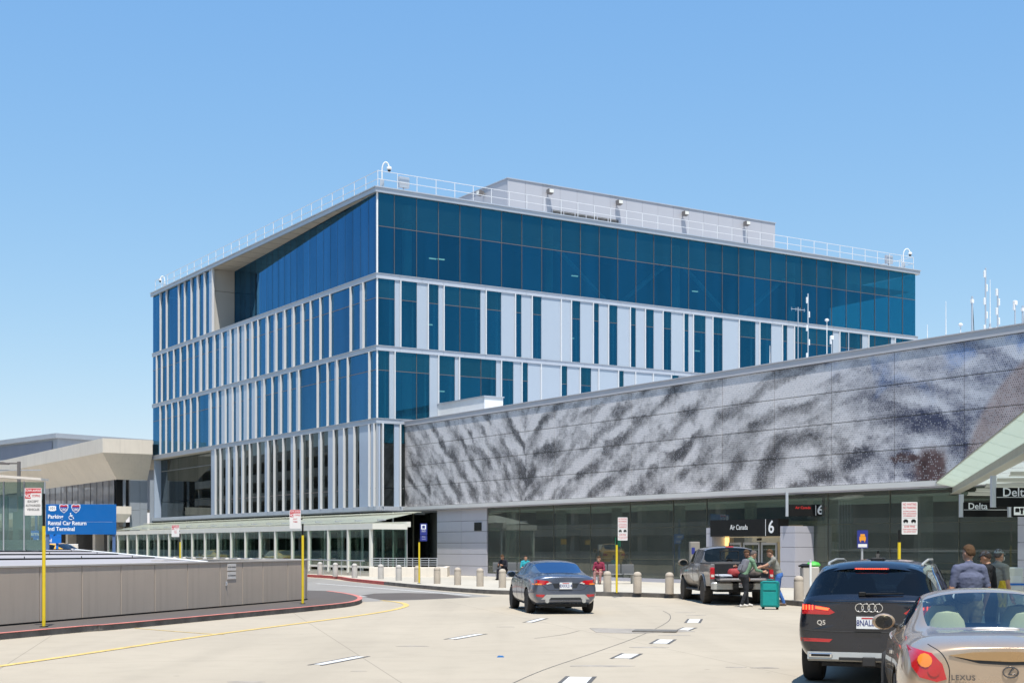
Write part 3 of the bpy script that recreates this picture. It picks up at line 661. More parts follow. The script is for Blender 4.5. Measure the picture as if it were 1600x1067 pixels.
# storefront glazing
qg=[qb-.06]; 
QEND=loc(1590,p=GP)
while qg[-1]-3.23>QEND: qg.append(qg[-1]-3.23)
qg.append(QEND)
for a,b in zip([.15,.75,1.35,1.95,2.55,3.15],[.75,1.35,1.95,2.55,3.15,3.93]): bp('wall_panel',tm,M['lav'],GP-.02,GP+.1,QEND-8,QEND-.02,a+.008,b-.008)
def inport(a,b): return False
PORT=(loc(1103,p=GP),loc(1253,p=GP))
for a,b in zip(qg[:-1],qg[1:]):
    segs=[(a,b)]
    if a>PORT[1] and b<PORT[0]:
        segs=[]
        if a>PORT[0]+.1: segs.append((a,PORT[0]))
        if b<PORT[1]-.1: segs.append((PORT[1],b))
    for x,y in segs:
        for zz0,zz1 in ((.32,1.20),(1.22,2.68),(2.70,3.93)):
            bp('shop_pane',tm,M['gl_green'],GP+.05,GP+.07,y+.01,x-.01,zz0,zz1)
        bp('glazing_rail',tm,M['joint'],GP+.04,GP+.08,y+.01,x-.01,1.2,1.22); bp('glazing_rail',tm,M['joint'],GP+.04,GP+.08,y+.01,x-.01,2.68,2.70)
        bp('base_plinth',tm,M['lav'],GP,GP+.1,y+.01,x-.01,.15,.315)
        bp('glazing_mullion',tm,M['joint'],GP+.035,GP+.10,y-.012,y+.012,.32,3.93)
for x,y in ((PORT[0],(PORT[0]+PORT[1])/2),((PORT[0]+PORT[1])/2,PORT[1])): bp('shop_pane',tm,M['gl_green'],GP+.05,GP+.07,y+.01,x-.01,2.70,3.93); bp('glazing_rail',tm,M['joint'],GP+.04,GP+.08,y+.01,x-.01,2.67,2.699)
# interior seen through the storefront
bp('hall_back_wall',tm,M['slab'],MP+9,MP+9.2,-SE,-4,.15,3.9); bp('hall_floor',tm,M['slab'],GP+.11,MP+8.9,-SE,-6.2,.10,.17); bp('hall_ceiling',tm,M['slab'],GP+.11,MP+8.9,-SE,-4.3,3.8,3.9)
M['hallfill']=mat('hall_fill_glow',(.8,.8,.75),.6,0,0,emit=(1,.97,.88),estr=.30)  # glow over nearly the whole ceiling, added to brighten the dark hall
for k in range(12): bp('fill_panel',tm,M['hallfill'],MP+1.0,MP+8.5,-10.6-3.6*k,-7.2-3.6*k,3.77,3.799)
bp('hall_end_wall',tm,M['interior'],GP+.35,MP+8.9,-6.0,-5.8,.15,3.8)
random.seed(5)
for k in range(9):
    q=-8-5.0*k; MB().lathe([(.28,0),(.28,3.7)],14,(MP+2.6,q,.15)).build('hall_column',M['column'],tm,smooth=True)
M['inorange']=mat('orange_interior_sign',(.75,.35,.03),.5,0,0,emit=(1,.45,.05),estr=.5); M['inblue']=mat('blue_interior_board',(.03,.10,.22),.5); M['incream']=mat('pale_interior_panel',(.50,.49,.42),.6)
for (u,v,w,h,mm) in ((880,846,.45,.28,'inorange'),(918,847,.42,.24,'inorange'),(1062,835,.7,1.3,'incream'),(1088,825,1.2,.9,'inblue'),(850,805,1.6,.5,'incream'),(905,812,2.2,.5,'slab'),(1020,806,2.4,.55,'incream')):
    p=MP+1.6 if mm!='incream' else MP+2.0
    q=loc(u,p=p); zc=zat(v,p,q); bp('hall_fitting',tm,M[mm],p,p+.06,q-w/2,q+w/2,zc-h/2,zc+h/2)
for u in (767,776,828,836,845,852,871,886,893): q=loc(u,p=GP+.9); MB().tube([(GP+.9,q,.17),(GP+.9,q+.05,1.35)],.03,6).build('queue_post',M['white'],tm)
# hall body behind mural so that nothing shows through
bp('hall_upper_wall',tm,M['dark'],MP+.13,MP+.4,-SE+.02,-.05,4.05,9.05)
# rooftop box
rb=empty('rooftop_box',CO,TH,'small white box-shaped hatch on the terminal roof beside the tower','roof hatch')
RB0=4.2; qn=loc(757,p=RB0); qf=qn+6.2; pr_=loc(786,q=qn); zt_=zat(619.5,RB0,qn)
mb=MB().box(RB0,pr_,qn,qf,9.08,zt_); mb.build('hatch_body',M['white'],rb); MB().box(RB0-.06,pr_+.06,qn-.06,qf+.06,zt_+.001,zt_+.06).build('hatch_cap',M['alu'],rb)
# portal of door 6
po=empty('door_portal',CO,TH,'terminal doorway with black overhead fascia, metal pillars and sliding glass doors','entrance')
PP=MP-.75
def pq(u,p=PP): return loc(u,p=p)
def pillar(u0,u1,name,p0=PP,vtop=821):
    a,b=pq(u0,p0),pq(u1,p0); zt2=zat(vtop,p0,b); ks=[.15,.62,1.20,1.78,2.36,zt2]
    ks=[k for k in ks if k<zt2-.1]+[zt2]
    bp('pillar_core',po,M['dark'],p0+.05,GP+.2,b+.03,a-.03,.15,zt2-.02)
    for x,y in zip(ks[:-1],ks[1:]):
        bp('pillar_panel',po,M['lav'],p0,p0+.049,b,a,x+.008,y-.008); bp('pillar_panel',po,M['lav'],p0+.05,GP+.25,b-.02,b+.029,x+.008,y-.008); bp('pillar_panel',po,M['lav'],p0+.05,GP+.25,a-.029,a+.02,x+.008,y-.008)
pillar(1219,1242,'pillar'); pillar(1103.5,1112.5,'pillar',vtop=824)
a,b=pq(1112),pq(1218); zb_,ztp=zat(838,PP,a),zat(812.5,PP,a)
fa=bp('fascia_board',po,M['black'],PP-.08,PP+.5,b,a,zb_,ztp)
po_rot=(R(90),0,R(-90))
c=pq(1153); 
txt('Air Canada',.30,M['lettering'],po,(PP-.085,pq(1143),(zb_+ztp)/2+.02),po_rot,'LEFT',sx=.8,name='airline_lettering')
txt('6',.72,M['lettering'],po,(PP-.085,pq(1202.5),(zb_+ztp)/2),po_rot,'LEFT',name='door_number',bold=.01)
MB().box(PP-.084,PP-.0805,pq(1198.5)-.012,pq(1198.5)+.012,zb_+.01,ztp-.01).build('divider',M['lettering'],po)
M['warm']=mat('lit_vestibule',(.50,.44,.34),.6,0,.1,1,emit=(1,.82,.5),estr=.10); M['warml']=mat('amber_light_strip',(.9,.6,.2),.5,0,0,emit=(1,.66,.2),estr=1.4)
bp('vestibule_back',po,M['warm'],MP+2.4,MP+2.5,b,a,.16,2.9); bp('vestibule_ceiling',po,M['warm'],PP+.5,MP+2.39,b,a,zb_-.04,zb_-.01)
bp('transom_panel',po,M['incream'],MP-.1,MP-.0,b+.05,pq(1157),2.0,zb_-.05)
for u0,u1 in ((1137,1158),(1162,1187),(1190,1214)):
    x,y=loc(u0,p=MP),loc(u1,p=MP); bp('door_leaf_frame',po,M['alu'],MP-.02,MP+.04,y,x,.16,.30); bp('door_leaf_frame',po,M['alu'],MP-.02,MP+.04,y,x,1.88,1.98); bp('door_stile',po,M['alu'],MP-.02,MP+.04,y,y+.07,.301,1.879); bp('door_stile',po,M['alu'],MP-.02,MP+.04,x-.07,x,.301,1.879); bp('door_glass',po,M['gl_green'],MP,MP+.02,y+.07,x-.07,.301,1.879)
bp('light_strip',po,M['warml'],MP-.03,MP+.03,loc(1135.5,p=MP),loc(1133,p=MP),.6,2.25); bp('light_strip',po,M['warml'],MP-.03,MP+.03,loc(1138.6,p=MP),loc(1137,p=MP),.6,2.25)
bp('sensor',po,M['black'],MP-.16,MP-.101,loc(1190,p=MP-.1),loc(1184,p=MP-.1),2.06,2.14)
# ground storey of the tower: dark lobby glazing set back under the podium
def lobby():
    for k in range(14):
        a=.7+2.9*k; b=a+2.86
        if b>LA-.3: break
        bp('lobby_pane',tw,M['gl_dark'],.7,.73,a,b,.16,ZG-.07)
        bp('lobby_mullion',tw,M['alu'],.66,.75,b,b+.04,.16,ZG-.07)
    e=[.75,Bg(622),Bg(654),Bg(681)]
    for a,b in zip(e[:-1],e[1:]):
        bp('lobby_pane',tw,M['gl_dark'],a+.03,b-.03,.7,.73,.16,ZG-.07); bp('lobby_mullion',tw,M['fin'] if a==e[1] else M['joint'],a-.03,a+.03,.62,.75,.16,ZG-.07)
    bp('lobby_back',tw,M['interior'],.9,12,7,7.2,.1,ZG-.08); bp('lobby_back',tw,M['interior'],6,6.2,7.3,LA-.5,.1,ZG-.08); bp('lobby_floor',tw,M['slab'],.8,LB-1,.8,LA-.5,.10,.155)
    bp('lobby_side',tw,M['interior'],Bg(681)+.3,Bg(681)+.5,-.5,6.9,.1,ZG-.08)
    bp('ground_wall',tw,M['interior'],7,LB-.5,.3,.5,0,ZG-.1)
lobby()
# ================================================================ left concrete terminal
M['conc']=mat('beige_concrete',(.70,.64,.555),.75,0,.07,.35,.15,6,streak=.18)
M['bluegrey']=mat('blue_grey_cladding',(.27,.30,.35),.5,.1,.05,.25)
M['bluegrey2']=mat('blue_grey_panel',(.30,.33,.37),.5,.1,.05,.5)
M['gl_pale']=glass('pale_reflection_glass',(.3,.33,.34),(.6,.62,.64),.12,.9,.01,.05,3.0,.42,(.62,.58,.56),.4); M['bluegrey3']=mat('dark_blue_grey_band',(.15,.17,.23),.4,.1,.05,.3)  # pale diffuse colour in the window glass stands in for bright reflections
lt=empty('concrete_terminal',CO,TH,'beige concrete terminal with sloped overhanging fascia left of the glass tower','building')
pF,qF,pI,qI,qL,pE=-4.5,41.2,-2.9,42.6,120,-.26
z1_,z2_,z3_=10.82,9.62,7.48
segs=[qF]+[qF+6.4*k for k in range(1,13)]
for k,(a,b) in enumerate(zip(segs[:-1],segs[1:])):
    a2=max(a,qI) if k==0 else a
    MB().add([(pF,a+.01 if k else a,z1_),(pF,b-.01,z1_),(pF,b-.01,z2_),(pF,a+.01 if k else a,z2_),(pI,b-.01,z3_),(pI,a2+.01 if k else qI,z3_),(pI+.2,b-.01,z1_),(pI+.2,a,z1_)],
             [(0,1,2,3),(3,2,4,5),(7,6,1,0)]).build('fascia_panel',M['conc'],lt,fix=False)
MB().add([(pF,qF,z1_),(pE,qF,z1_),(pE,qF,z2_),(pF,qF,z2_),(pE,qI,z3_),(pI,qI,z3_)],[(0,3,2,1),(3,5,4,2)]).build('fascia_end',M['conc'],lt)
MB().add([(pF-.001,qF-.001,z2_),(-3.4,qF+.0,z2_),(-2.6,qI-.02,z3_+.02),(pI,qI-.02,z3_+.02)],[(0,3,2,1)]).build('fascia_rib',M['conc'],lt,loc=(0,-.02,0))
bp('terminal_roof',lt,M['conc'],pI,14,qF+.6,qL,z1_-.3,z1_-.01)
wu=[179,170.5,161,151.5,141.5,131.5,122,113,104.5,95.5,86.5,78,70,62,54,46,38,30]
for a,b in zip(wu[:-1],wu[1:]):
    x,y=loc(a,p=pI),loc(b,p=pI); bp('window_pane',lt,M['gl_pale'],pI,pI+.03,x+.03,y-.03,5.2,z3_-.002); bp('window_mullion',lt,M['black'],pI-.03,pI+.05,x-.03,x+.03,5.2,z3_-.002)
bp('window_back',lt,M['bluegrey2'],pI+.6,pI+.8,qI+.1,qL,3.5,z3_)
bp('end_panel',lt,M['bluegrey2'],-1.75,-.90,qI+.02,qI+.12,4.9,z3_-.01); bp('end_panel',lt,M['bluegrey2'],-.88,pE,qI+.02,qI+.12,5.0,z3_-.01); bp('end_panel',lt,M['bluegrey2'],-1.75,-.90,qI+.02,qI+.12,.2,4.88); bp('end_panel',lt,M['bluegrey2'],-.88,pE,qI+.02,qI+.12,.2,4.98)
bp('end_panel',lt,M['bluegrey2'],pE+.01,1.2,LA+.12,LA+.22,.2,z3_-.01); bp('dark_recess',lt,M['black'],-2.86,-1.77,qI+.3,qI+.4,4.9,z3_-.01)
# lower canopy band
MB().add([(-4.9,qF+1.0,5.20),(-4.9,qL,5.20),(-4.9,qL,4.55),(-4.9,qF+1.0,4.55),(-3.2,qL,3.85),(-3.2,qF+1.2,3.85),(-1.76,qF+1.0,5.20),(-1.76,qF+1.0,4.55),(-2.3,qF+1.2,3.85),(-1.76,qL,5.2)],
         [(0,1,2,3),(3,2,4,5),(0,3,7,6),(3,5,8,7),(0,6,9,1)]).build('lower_canopy',M['conc'],lt)
bp('undercroft_wall',lt,M['black'],-1.2,-1.0,qI+.5,qL,0,3.9); bp('undercroft_pier',lt,M['conc'],-2.6,-1.8,44.0,44.8,0,3.85); 
for k in range(4): bp('undercroft_pier',lt,M['conc'],-2.6,-1.8,50+9*k,50.8+9*k,0,3.85)
ub=empty('upper_hall',(0,0,0),0,'blue-grey metal clad hall rising behind the concrete terminal','building')
K=W(90,677,150); zt2=K.z; Lp=W(-120,688,178); Rp=W(300,688,164)
MB().prism([(Lp.x,Lp.y),(K.x,K.y),(Rp.x,Rp.y),(Rp.x-30,Rp.y+40),(Lp.x-10,Lp.y+40)],6,zt2-.5).build('hall_wall',M['bluegrey'],ub,fix=True)
MB().prism([(Lp.x-.3,Lp.y-.5),(K.x,K.y-.6),(Rp.x+.3,Rp.y-.5),(Rp.x-30,Rp.y+41),(Lp.x-10,Lp.y+41)],zt2-.499,zt2).build('roof_edge',M['bluegrey2'],ub,fix=True)
dl=(Lp-K).normalized(); dl.z=0; nl=Vector((dl.y,-dl.x,0)); nl=nl if nl.y<0 else -nl
a=K+dl*1.2+nl*.06; b=K+dl*26+nl*.06
MB().add([(a.x,a.y,zt2-3.2),(b.x,b.y,zt2-3.2),(b.x,b.y,zt2-.75),(a.x,a.y,zt2-.75)],[(0,1,2,3)]).build('strip_window',M['bluegrey3'],ub)
bb=K+dl*1.2-nl*.02
MB().add([(a.x,a.y,zt2-3.2),(b.x,b.y,zt2-3.2),(b.x,b.y,zt2-.75),(a.x,a.y,zt2-.75)],[(0,1,2,3)]).build('window_backing',M['bluegrey'],ub,loc=-nl*.05)
a=K+dl*4+nl*.12; b=K+dl*15+nl*.12
MB().add([(a.x,a.y,zt2-2.7),(b.x,b.y,zt2-2.7),(b.x,b.y,zt2-2.25),(a.x,a.y,zt2-2.25)],[(0,1,2,3)]).build('pale_strip',M['alu'],ub)
# ================================================================ parking garage beside the road, mirrored in the glass
M['garage']=mat('garage_concrete',(.50,.46,.40),.8,0,.12,.4,streak=.3)
pg=empty('parking_garage',CO,TH,'concrete parking garage decks outside the left edge, mirrored in dark glass','building')
for k in range(6):
    bp('deck_slab',pg,M['garage'],-70,-44,-60,230,2.9*k+.01,2.9*k+.35); bp('deck_parapet',pg,M['garage'],-44.2,-43.99,-60,230,2.9*k+.351,2.9*k+1.25)
for k in range(24): bp('garage_column',pg,M['garage'],-45.3,-44.6,-59+12*k,-58.3+12*k,.351,17)
bp('garage_core',pg,M['interior'],-70,-54,-59,229,.36,15)
# ================================================================ glazed walkway pavilion
pv=empty('glazed_walkway',CO,TH,'long low walkway pavilion with white posts and glass panes under the tower','pavilion')
PV=-3.2; QV0=loc(582,p=PV); QV1=42
pu=[580,545,514,483.7,457.5,431,407,384.3,362,341,321,301,283,265,248,231,214.6,200,185,170]
pq_=[loc(u,p=PV) for u in pu]
for i,q in enumerate(pq_):
    bp('post',pv,M['cream'],PV-.09,PV+.07,q-.085,q+.085,.3,2.76); bp('rear_post',pv,M['alu'],PV+2.15,PV+2.25,q-.06,q+.06,.3,2.9)
    if i<len(pq_)-1:
        bp('walk_pane',pv,M['gl_clear'],PV-.01,PV+.01,q+.075,pq_[i+1]-.075,.72,2.755); bp('rear_pane',pv,M['gl_clear'],PV+2.19,PV+2.21,q+.075,pq_[i+1]-.075,.5,2.9)
        n=2 if i<10 else 1
        MB().add([(PV+.2,q+.02,3.16),(PV+.2,pq_[i+1]-.02,3.16),(PV+2.9,pq_[i+1]-.02,3.72),(PV+2.9,q+.02,3.72)],[(0,1,2,3)]).build('roof_glass',M['gl_pav'],pv)
        bp('roof_bracket',pv,M['alu'],PV+.4,PV+.9,q-.05,q+.05,3.25,3.32)
bp('head_beam',pv,M['cream'],PV-.1,PV+.14,QV0-.2,QV1,2.762,3.07); bp('head_beam_rear',pv,M['cream'],PV+2.1,PV+2.3,QV0-.2,QV1,2.902,3.2)
bp('end_beam',pv,M['cream'],PV+.141,PV+2.09,QV0-.2,QV0-.02,2.762,3.07); bp('base_rail',pv,M['cream'],PV-.05,PV+.05,QV0-.1,QV1,.60,.715); bp('plinth',pv,M['walk'],PV-.08,PV+2.3,QV0-.2,QV1,.14,.35)
bp('end_pane',pv,M['gl_clear'],PV+.1,PV+2.1,QV0-.09,QV0-.07,.72,2.755)
bp('roof_edge_glass',pv,M['gl_pav'],PV+2.4,PV+3.0,QV0-.2,QV1,3.74,3.76)
hr=empty('guard_rail',CO,TH,'thin metal guard rail running along the glazed walkway','railing')
MB().tube([(PV-.75,QV0-.5,1.02),(PV-.75,QV1,1.02)],.025,6).build('top_rail',M['alu'],hr)
for k in range(20): MB().tube([(PV-.75,QV0+2.4*k,.15),(PV-.75,QV0+2.4*k,1.0)],.02,6).build('rail_post',M['alu'],hr)
# low wall with railing by the tower lobby
lwl=empty('low_wall',(0,76.5,0),0,'low white concrete wall with steel railing in front of the tower lobby','wall')
xa,xb=(577-800)/F_PX*76.5,(699-800)/F_PX*76.5
MB().bbox(xa,xb,-.12,.12,.15,.68,.015).build('wall_body',M['conc'],lwl); MB().bbox(xb-.24,xb,.121,3,.15,.68,.015).build('wall_return',M['conc'],lwl)
xr=(684-800)/F_PX*76.5
for k in range(9): x=xa+.15+(xr-xa-.2)*k/8; MB().tube([(x,0,.68),(x,0,1.16)],.018,6).build('baluster',M['alu'],lwl)
for h in (.80,.92,1.04,1.16): MB().tube([(xa+.1,0,h),(xr,0,h)],.014,6).build('rail',M['alu'],lwl)
# ================================================================ grey panel wall with rounded end
M['gwall']=mat('warm_grey_wall_panel',(.44,.365,.295),.65,0,.06,.6,streak=.2); M['gcap']=mat('grey_wall_coping',(.42,.385,.345),.6,.0,.05,1)
gw=empty('panel_wall',(0,0,0),0,'curved grey metal panel wall standing on the kerbed island','wall')
Wa,Wb=G(0,978,.13),G(448,939.6,.13); wd_=(Wb-Wa).normalized()
def wpt(u):
    s=(u-CX)/F_PX; t=(s*Wa.y-Wa.x)/(wd_.x-s*wd_.y); return Wa+wd_*t
def wpanel(p0,p1,name='wall_panel',z0=.17,z1=1.36,mm=None):
    d=(p1-p0); L=d.length; d.normalize(); o=MB().bbox(.014,L-.014,-.04,.0,z0,z1,.006).build(name,mm or M['gwall'],gw,loc=(p0.x,p0.y,0)); o.rotation_euler=(0,0,math.atan2(d.y,d.x)); return o
js=[wpt(u) for u in (-330,-170,-60,60,126,187,240,291,342,377,409,448,474)]
for a,b in zip(js[:-1],js[1:]): wpanel(a,b)
# rounded end sweeping back left
arc=[js[-1].copy()]; an=math.atan2(wd_.y,wd_.x); stepL=.42
for k in range(20):
    an+=R(13.5 if k<13 else 2); arc.append(arc[-1]+Vector((math.cos(an),math.sin(an),0))*stepL)
for a,b in zip(arc[:-1],arc[1:]): wpanel(a,b)
line=[js[0],js[-1]]+arc[1:]
ribbon([Vector((p.x,p.y,0)) for p in line],-.06,.32,1.362,1.40).build('coping',M['gcap'],gw,fix=True)
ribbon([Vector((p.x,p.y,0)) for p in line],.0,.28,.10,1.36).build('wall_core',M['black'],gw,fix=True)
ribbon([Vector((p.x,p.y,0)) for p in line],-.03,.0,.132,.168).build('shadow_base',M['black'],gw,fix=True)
# small notices and a latch on the wall
def on_wall(u,z,w,h,name,m_,lines,lab):
    P=wpt(u); an0=math.atan2(wd_.y,wd_.x); nrm=Vector((wd_.y,-wd_.x,0))
    e=empty('wall_notice',(P.x+nrm.x*.044,P.y+nrm.y*.044,z),an0,lab,'notice')
    MB().bbox(-w/2,w/2,-.012,-.001,-h/2,h/2,.004).build('notice_plate',m_,e)
    for t,s,dz in lines: txt(t,s,M['black'],e,(0,-.014,dz),align='CENTER',ext=.001)
    return e
M['plate']=mat('grey_notice_plate',(.66,.62,.58),.5,.1,.05,4)
on_wall(359.5,1.235,.50,.19,'n',M['plate'],[('NO PED CROSSING',.055,0)],'upper grey no-crossing notice plate on the panel wall')
on_wall(359.5,1.00,.50,.20,'n',M['plate'],[('\u2666 USE CROSSWALK',.05,0)],'lower grey crosswalk notice plate on the panel wall')
P=wpt(351); lt_=empty('wall_latch',(P.x,P.y,.78),math.atan2(wd_.y,wd_.x),'small steel latch below the notices on the panel wall','latch')
MB().bbox(-.03,.03,-.06,-.041,-.06,.06,.006).build('latch_plate',M['alu'],lt_); MB().tube([(0,-.06,.03),(0,-.085,.03),(0,-.085,-.03)],.009,6).build('latch_lever',M['alu'],lt_)
# pale metal roof behind the wall (lower road cover)
M['sheet']=mat('pale_metal_sheet',(.37,.34,.335),.5,.0,.06,.5)
rs=empty('ramp_roof',(0,0,0),0,'pale sloped metal roof lying behind the grey panel wall','roof')
n_=Vector((-wd_.y,wd_.x,0)); n_=n_ if n_.x<0 else -n_
A0=wpt(-200)+n_*.4; A1=wpt(345)+n_*.4; F1=W(112,858.5,72); F0=W(-260,855,60)
A0.z=1.34; A1.z=1.34; F1.z=1.63; F0.z=1.70
nb=4
for k in range(nb):
    a0=A0.lerp(F0,k/nb); a1=A1.lerp(F1,k/nb); b0=A0.lerp(F0,(k+1)/nb); b1=A1.lerp(F1,(k+1)/nb)
    MB().add([a0,a1,b1,b0],[(0,1,2,3)]).build('roof_sheet',M['sheet'],rs)
    MB().tube([b0+Vector((0,0,.03)),b1+Vector((0,0,.02))],.026,6).build('seam_bar',M['black'],rs)
    for j in range(5):
        p=b0.lerp(b1,(j+.5)/5); MB().tube([p,p+Vector((0,0,.10))],.014,6).build('seam_clip',M['black'],rs)
MB().tube([A1+Vector((0,0,.02)),F1+Vector((0,0,.02))],.05,6).build('edge_trim',M['white'],rs)
# ================================================================ glass lift shelter at far left, street lamp
gs=empty('glass_shelter',(0,0,0),0,'greenish glass shelter with flat canopy at the far left edge','shelter')
D0=62
def X(u,D): return (u-CX)/F_PX*D
x0,x1=X(-90,D0),X(70,D0); ztop=CAM_H+(853-752)*D0/F_PX
M['gl_sh']=glass('pale_green_shelter_glass',(.70,.80,.77),(.7,.8,.8),.08,.9,.01,0,3.0,.16,(.42,.55,.50)); M['tealpost']=mat('teal_grey_post',(.13,.20,.20),.4,.3,.05)
ns=5
for k in range(ns):
    a=x0+(x1-x0)*k/ns; b=x0+(x1-x0)*(k+1)/ns
    bp('shelter_pane',gs,M['gl_sh'],a+.02,b-.02,D0,D0+.02,1.65,ztop-.02); bp('shelter_post',gs,M['alu'],b-.03,b+.02,D0-.03,D0+.05,1.5,ztop)
bp('shelter_base',gs,M['roofmetal'],x0,x1+.05,D0-.02,D0+.75,1.35,1.6)
for u,w in ((4,.25),(30,.5),(62,.16)): bp('lift_mast',gs,M['tealpost'],X(u,D0+1.5),X(u,D0+1.5)+w,D0+1.4,D0+1.6,1.6,ztop-.6)
bp('lift_car',gs,M['tealpost'],X(20,D0+2),X(38,D0+2),D0+2,D0+2.8,2.0,3.4); bp('bench_panel',gs,M['alu'],x0,X(72,D0+.5),D0+.4,D0+.5,1.62,2.1)
MB().add([(x0-1,D0-.5,ztop+.42),(X(70,D0),D0-.5,ztop+.03),(X(70,D0),D0+.5,ztop+.03),(x0-1,D0+.5,ztop+.42),(x0-1,D0-.5,ztop+.56),(X(70,D0),D0-.5,ztop+.13),(X(70,D0),D0+.5,ztop+.13),(x0-1,D0+.5,ztop+.56)],[(0,1,2,3),(7,6,5,4),(0,4,5,1),(1,5,6,2),(2,6,7,3)]).build('shelter_canopy',M['conc'],gs,fix=True)
sl=empty('street_lamp',(X(29.5,66),66,0),0,'grey street lamp post with flat lamp head at far left','street lamp')
zl=CAM_H+(853-721)*66/F_PX
M['lampgrey']=mat('lamp_grey',(.20,.18,.17),.5,.3,.05)
MB().box(-.065,.065,-.065,.065,0,zl).build('pole',M['lampgrey'],sl); MB().box(-.8,-.066,-.03,.03,zl-.12,zl-.05).build('arm',M['lampgrey'],sl)
MB().prism_y([(-1.6,zl-.14),(-.5,zl-.14),(-.45,zl-.08),(-.7,zl-.02),(-1.4,zl-.02),(-1.6,zl-.08)],-.16,.16).build('lamp_head',M['lampgrey'],sl,fix=True)
MB().tube([(-1.2,0,zl-.42),(1.05,0,zl-.40)],.02,6).build('cross_rod',M['alu'],sl)
# ================================================================ blue guide signs
M['signblue']=mat('guide_sign_blue',(.0,.115,.38),.45,0,.06,1.2); M['signblue2']=mat('guide_sign_bright_blue',(.01,.17,.62),.45,0,.05,1.2); M['bluepost']=mat('blue_sign_post',(.10,.17,.33),.5,.1,.1)
M['shieldred']=mat('shield_red',(.5,.03,.05),.5,0,0); M['shieldblue']=mat('shield_blue',(.02,.06,.30),.5,0,0)
D0=70; px=D0/F_PX
sg=empty('guide_sign',(X(72,D0),D0,0),R(4),'large blue road guide sign for parking and rental car return','road sign')
def sx(u): return (u-72)*px
def sz(v): return CAM_H+(853-v)*px
MB().bbox(0,sx(180),-.04,0,sz(814.8),sz(787.5),.008).build('upper_board',M['signblue'],sg); MB().bbox(0,sx(180),-.04,0,sz(834.5),sz(815.1),.008).build('lower_board',M['signblue'],sg)
for u in (74,176): MB().box(sx(u)-.07,sx(u)+.07,.01,.15,0,sz(790)).build('sign_post',M['bluepost'],sg)
def shield(u,v,n):
    s=.20; c=(sx(u),sz(v)); P=[(-1,.9),(-.5,1.0),(0,.85),(.5,1.0),(1,.9),(1.05,.2),(.75,-.55),(0,-1.1),(-.75,-.55),(-1.05,.2)]
    MB().prism_y([(c[0]+x*s*1.06,c[1]+y*s*1.06) for x,y in P],-.046,-.041).build('shield',M['lettering'],sg,fix=True)
    MB().prism_y([(c[0]+x*s*.9,c[1]+y*s*.9) for x,y in P],-.050,-.0465).build('shield_field',M['shieldblue'],sg,fix=True)
    MB().prism_y([(c[0]+x*s*.88,c[1]+y*s*.88) for x,y in [(-1,.9),(-.5,1.0),(0,.85),(.5,1.0),(1,.9),(1.02,.45),(-1.02,.45)]],-.053,-.0505).build('shield_top',M['shieldred'],sg,fix=True)
    txt(n,.19,M['lettering'],sg,(c[0],-.054,c[1]-.06),align='CENTER',ext=.001)
shield(99.5,794,'280'); shield(118,794,'380')
P=[(-1,.75),(-.5,.95),(.5,.95),(1,.75),(.9,.1),(1,-.6),(.5,-.95),(-.5,-.95),(-1,-.6),(-.9,.1)]
MB().prism_y([(sx(82)+x*.19,sz(794)+y*.14) for x,y in P],-.046,-.041).build('route_shield',M['lettering'],sg,fix=True); txt('101',.19,M['black'],sg,(sx(82),-.048,sz(794)),align='CENTER',ext=.001)
for t,v in (('Parking',807),('Rental Car Return',817.2),('Intl Terminal',826.2)): txt(t,.275,M['lettering'],sg,(sx(75),-.044,sz(v)),sx=.93,ext=.002,bold=.006)
# wheelchair symbol
wc=(0,0)
mb=MB(); mb.tube([(wc[0]+.14*math.cos(a),-.046,wc[1]-.07+.14*math.sin(a)) for a in [R(60+25*k) for k in range(11)]],.022,5); mb.tube([(wc[0]-.03,-.046,wc[1]+.17),(wc[0],-.046,wc[1]+.0),(wc[0]+.13,-.046,wc[1]-.01),(wc[0]+.19,-.046,wc[1]-.17)],.026,5); mb.lathe([(.001,-.01),(.045,-.01),(.045,.01),(.001,.01)],8,(wc[0]-.03,-.046,wc[1]+.22),'y'); mb.tube([(wc[0]+.0,-.046,wc[1]+.09),(wc[0]+.13,-.046,wc[1]+.09)],.02,5)
mb.xf(Matrix.Translation((sx(110.5),0,sz(806.8))) @ Matrix.Diagonal((.72,1,.72,1))).build('wheelchair_symbol',M['lettering'],sg)
D0=74; px=D0/F_PX
s2=empty('guide_sign',(X(38,D0),D0,0),R(3),'small bright blue sign with an arrow below the large guide sign','road sign')
s2b=MB().bbox(0,(95-38)*px,-.04,0,CAM_H+(853-839)*px,CAM_H+(853-828.5)*px,.006).build('sign_board',M['signblue2'],s2); MB().bbox((52-38)*px,(95-38)*px,-.04,0,CAM_H+(853-848.5)*px,CAM_H+(853-839.3)*px,.006).build('sign_board',M['signblue2'],s2)
txt('Terminal 3',.27,M['lettering'],s2,((43-38)*px,-.045,CAM_H+(853-833.6)*px),ext=.002,bold=.005); txt('Intl End',.25,M['lettering'],s2,((58-38)*px,-.045,CAM_H+(853-844)*px),ext=.002,bold=.005)
MB().prism_y([((86-38)*px+x*.2,CAM_H+(853-833.5)*px+y*.2) for x,y in [(-.5,-.5),(-.1,.05),(-.5,.1),(.6,.6),(.15,-.5),(.05,-.1),(-.3,-.62)]],-.048,-.041).build('arrow',M['black'],s2,fix=True)
for x in (.6,1.7): MB().box(x-.06,x+.06,.01,.12,0,CAM_H+(853-830)*px).build('sign_post',M['signblue2'],s2)
MB().box((57-38)*px-.1,(57-38)*px+.02,.01,.12,CAM_H,CAM_H+(853-797)*px).build('sign_post',M['bluepost'],s2)
wb=empty('white_barrier',(X(78,80),80,0),0,'white board barrier in front of the yellow van behind the roof','barrier')
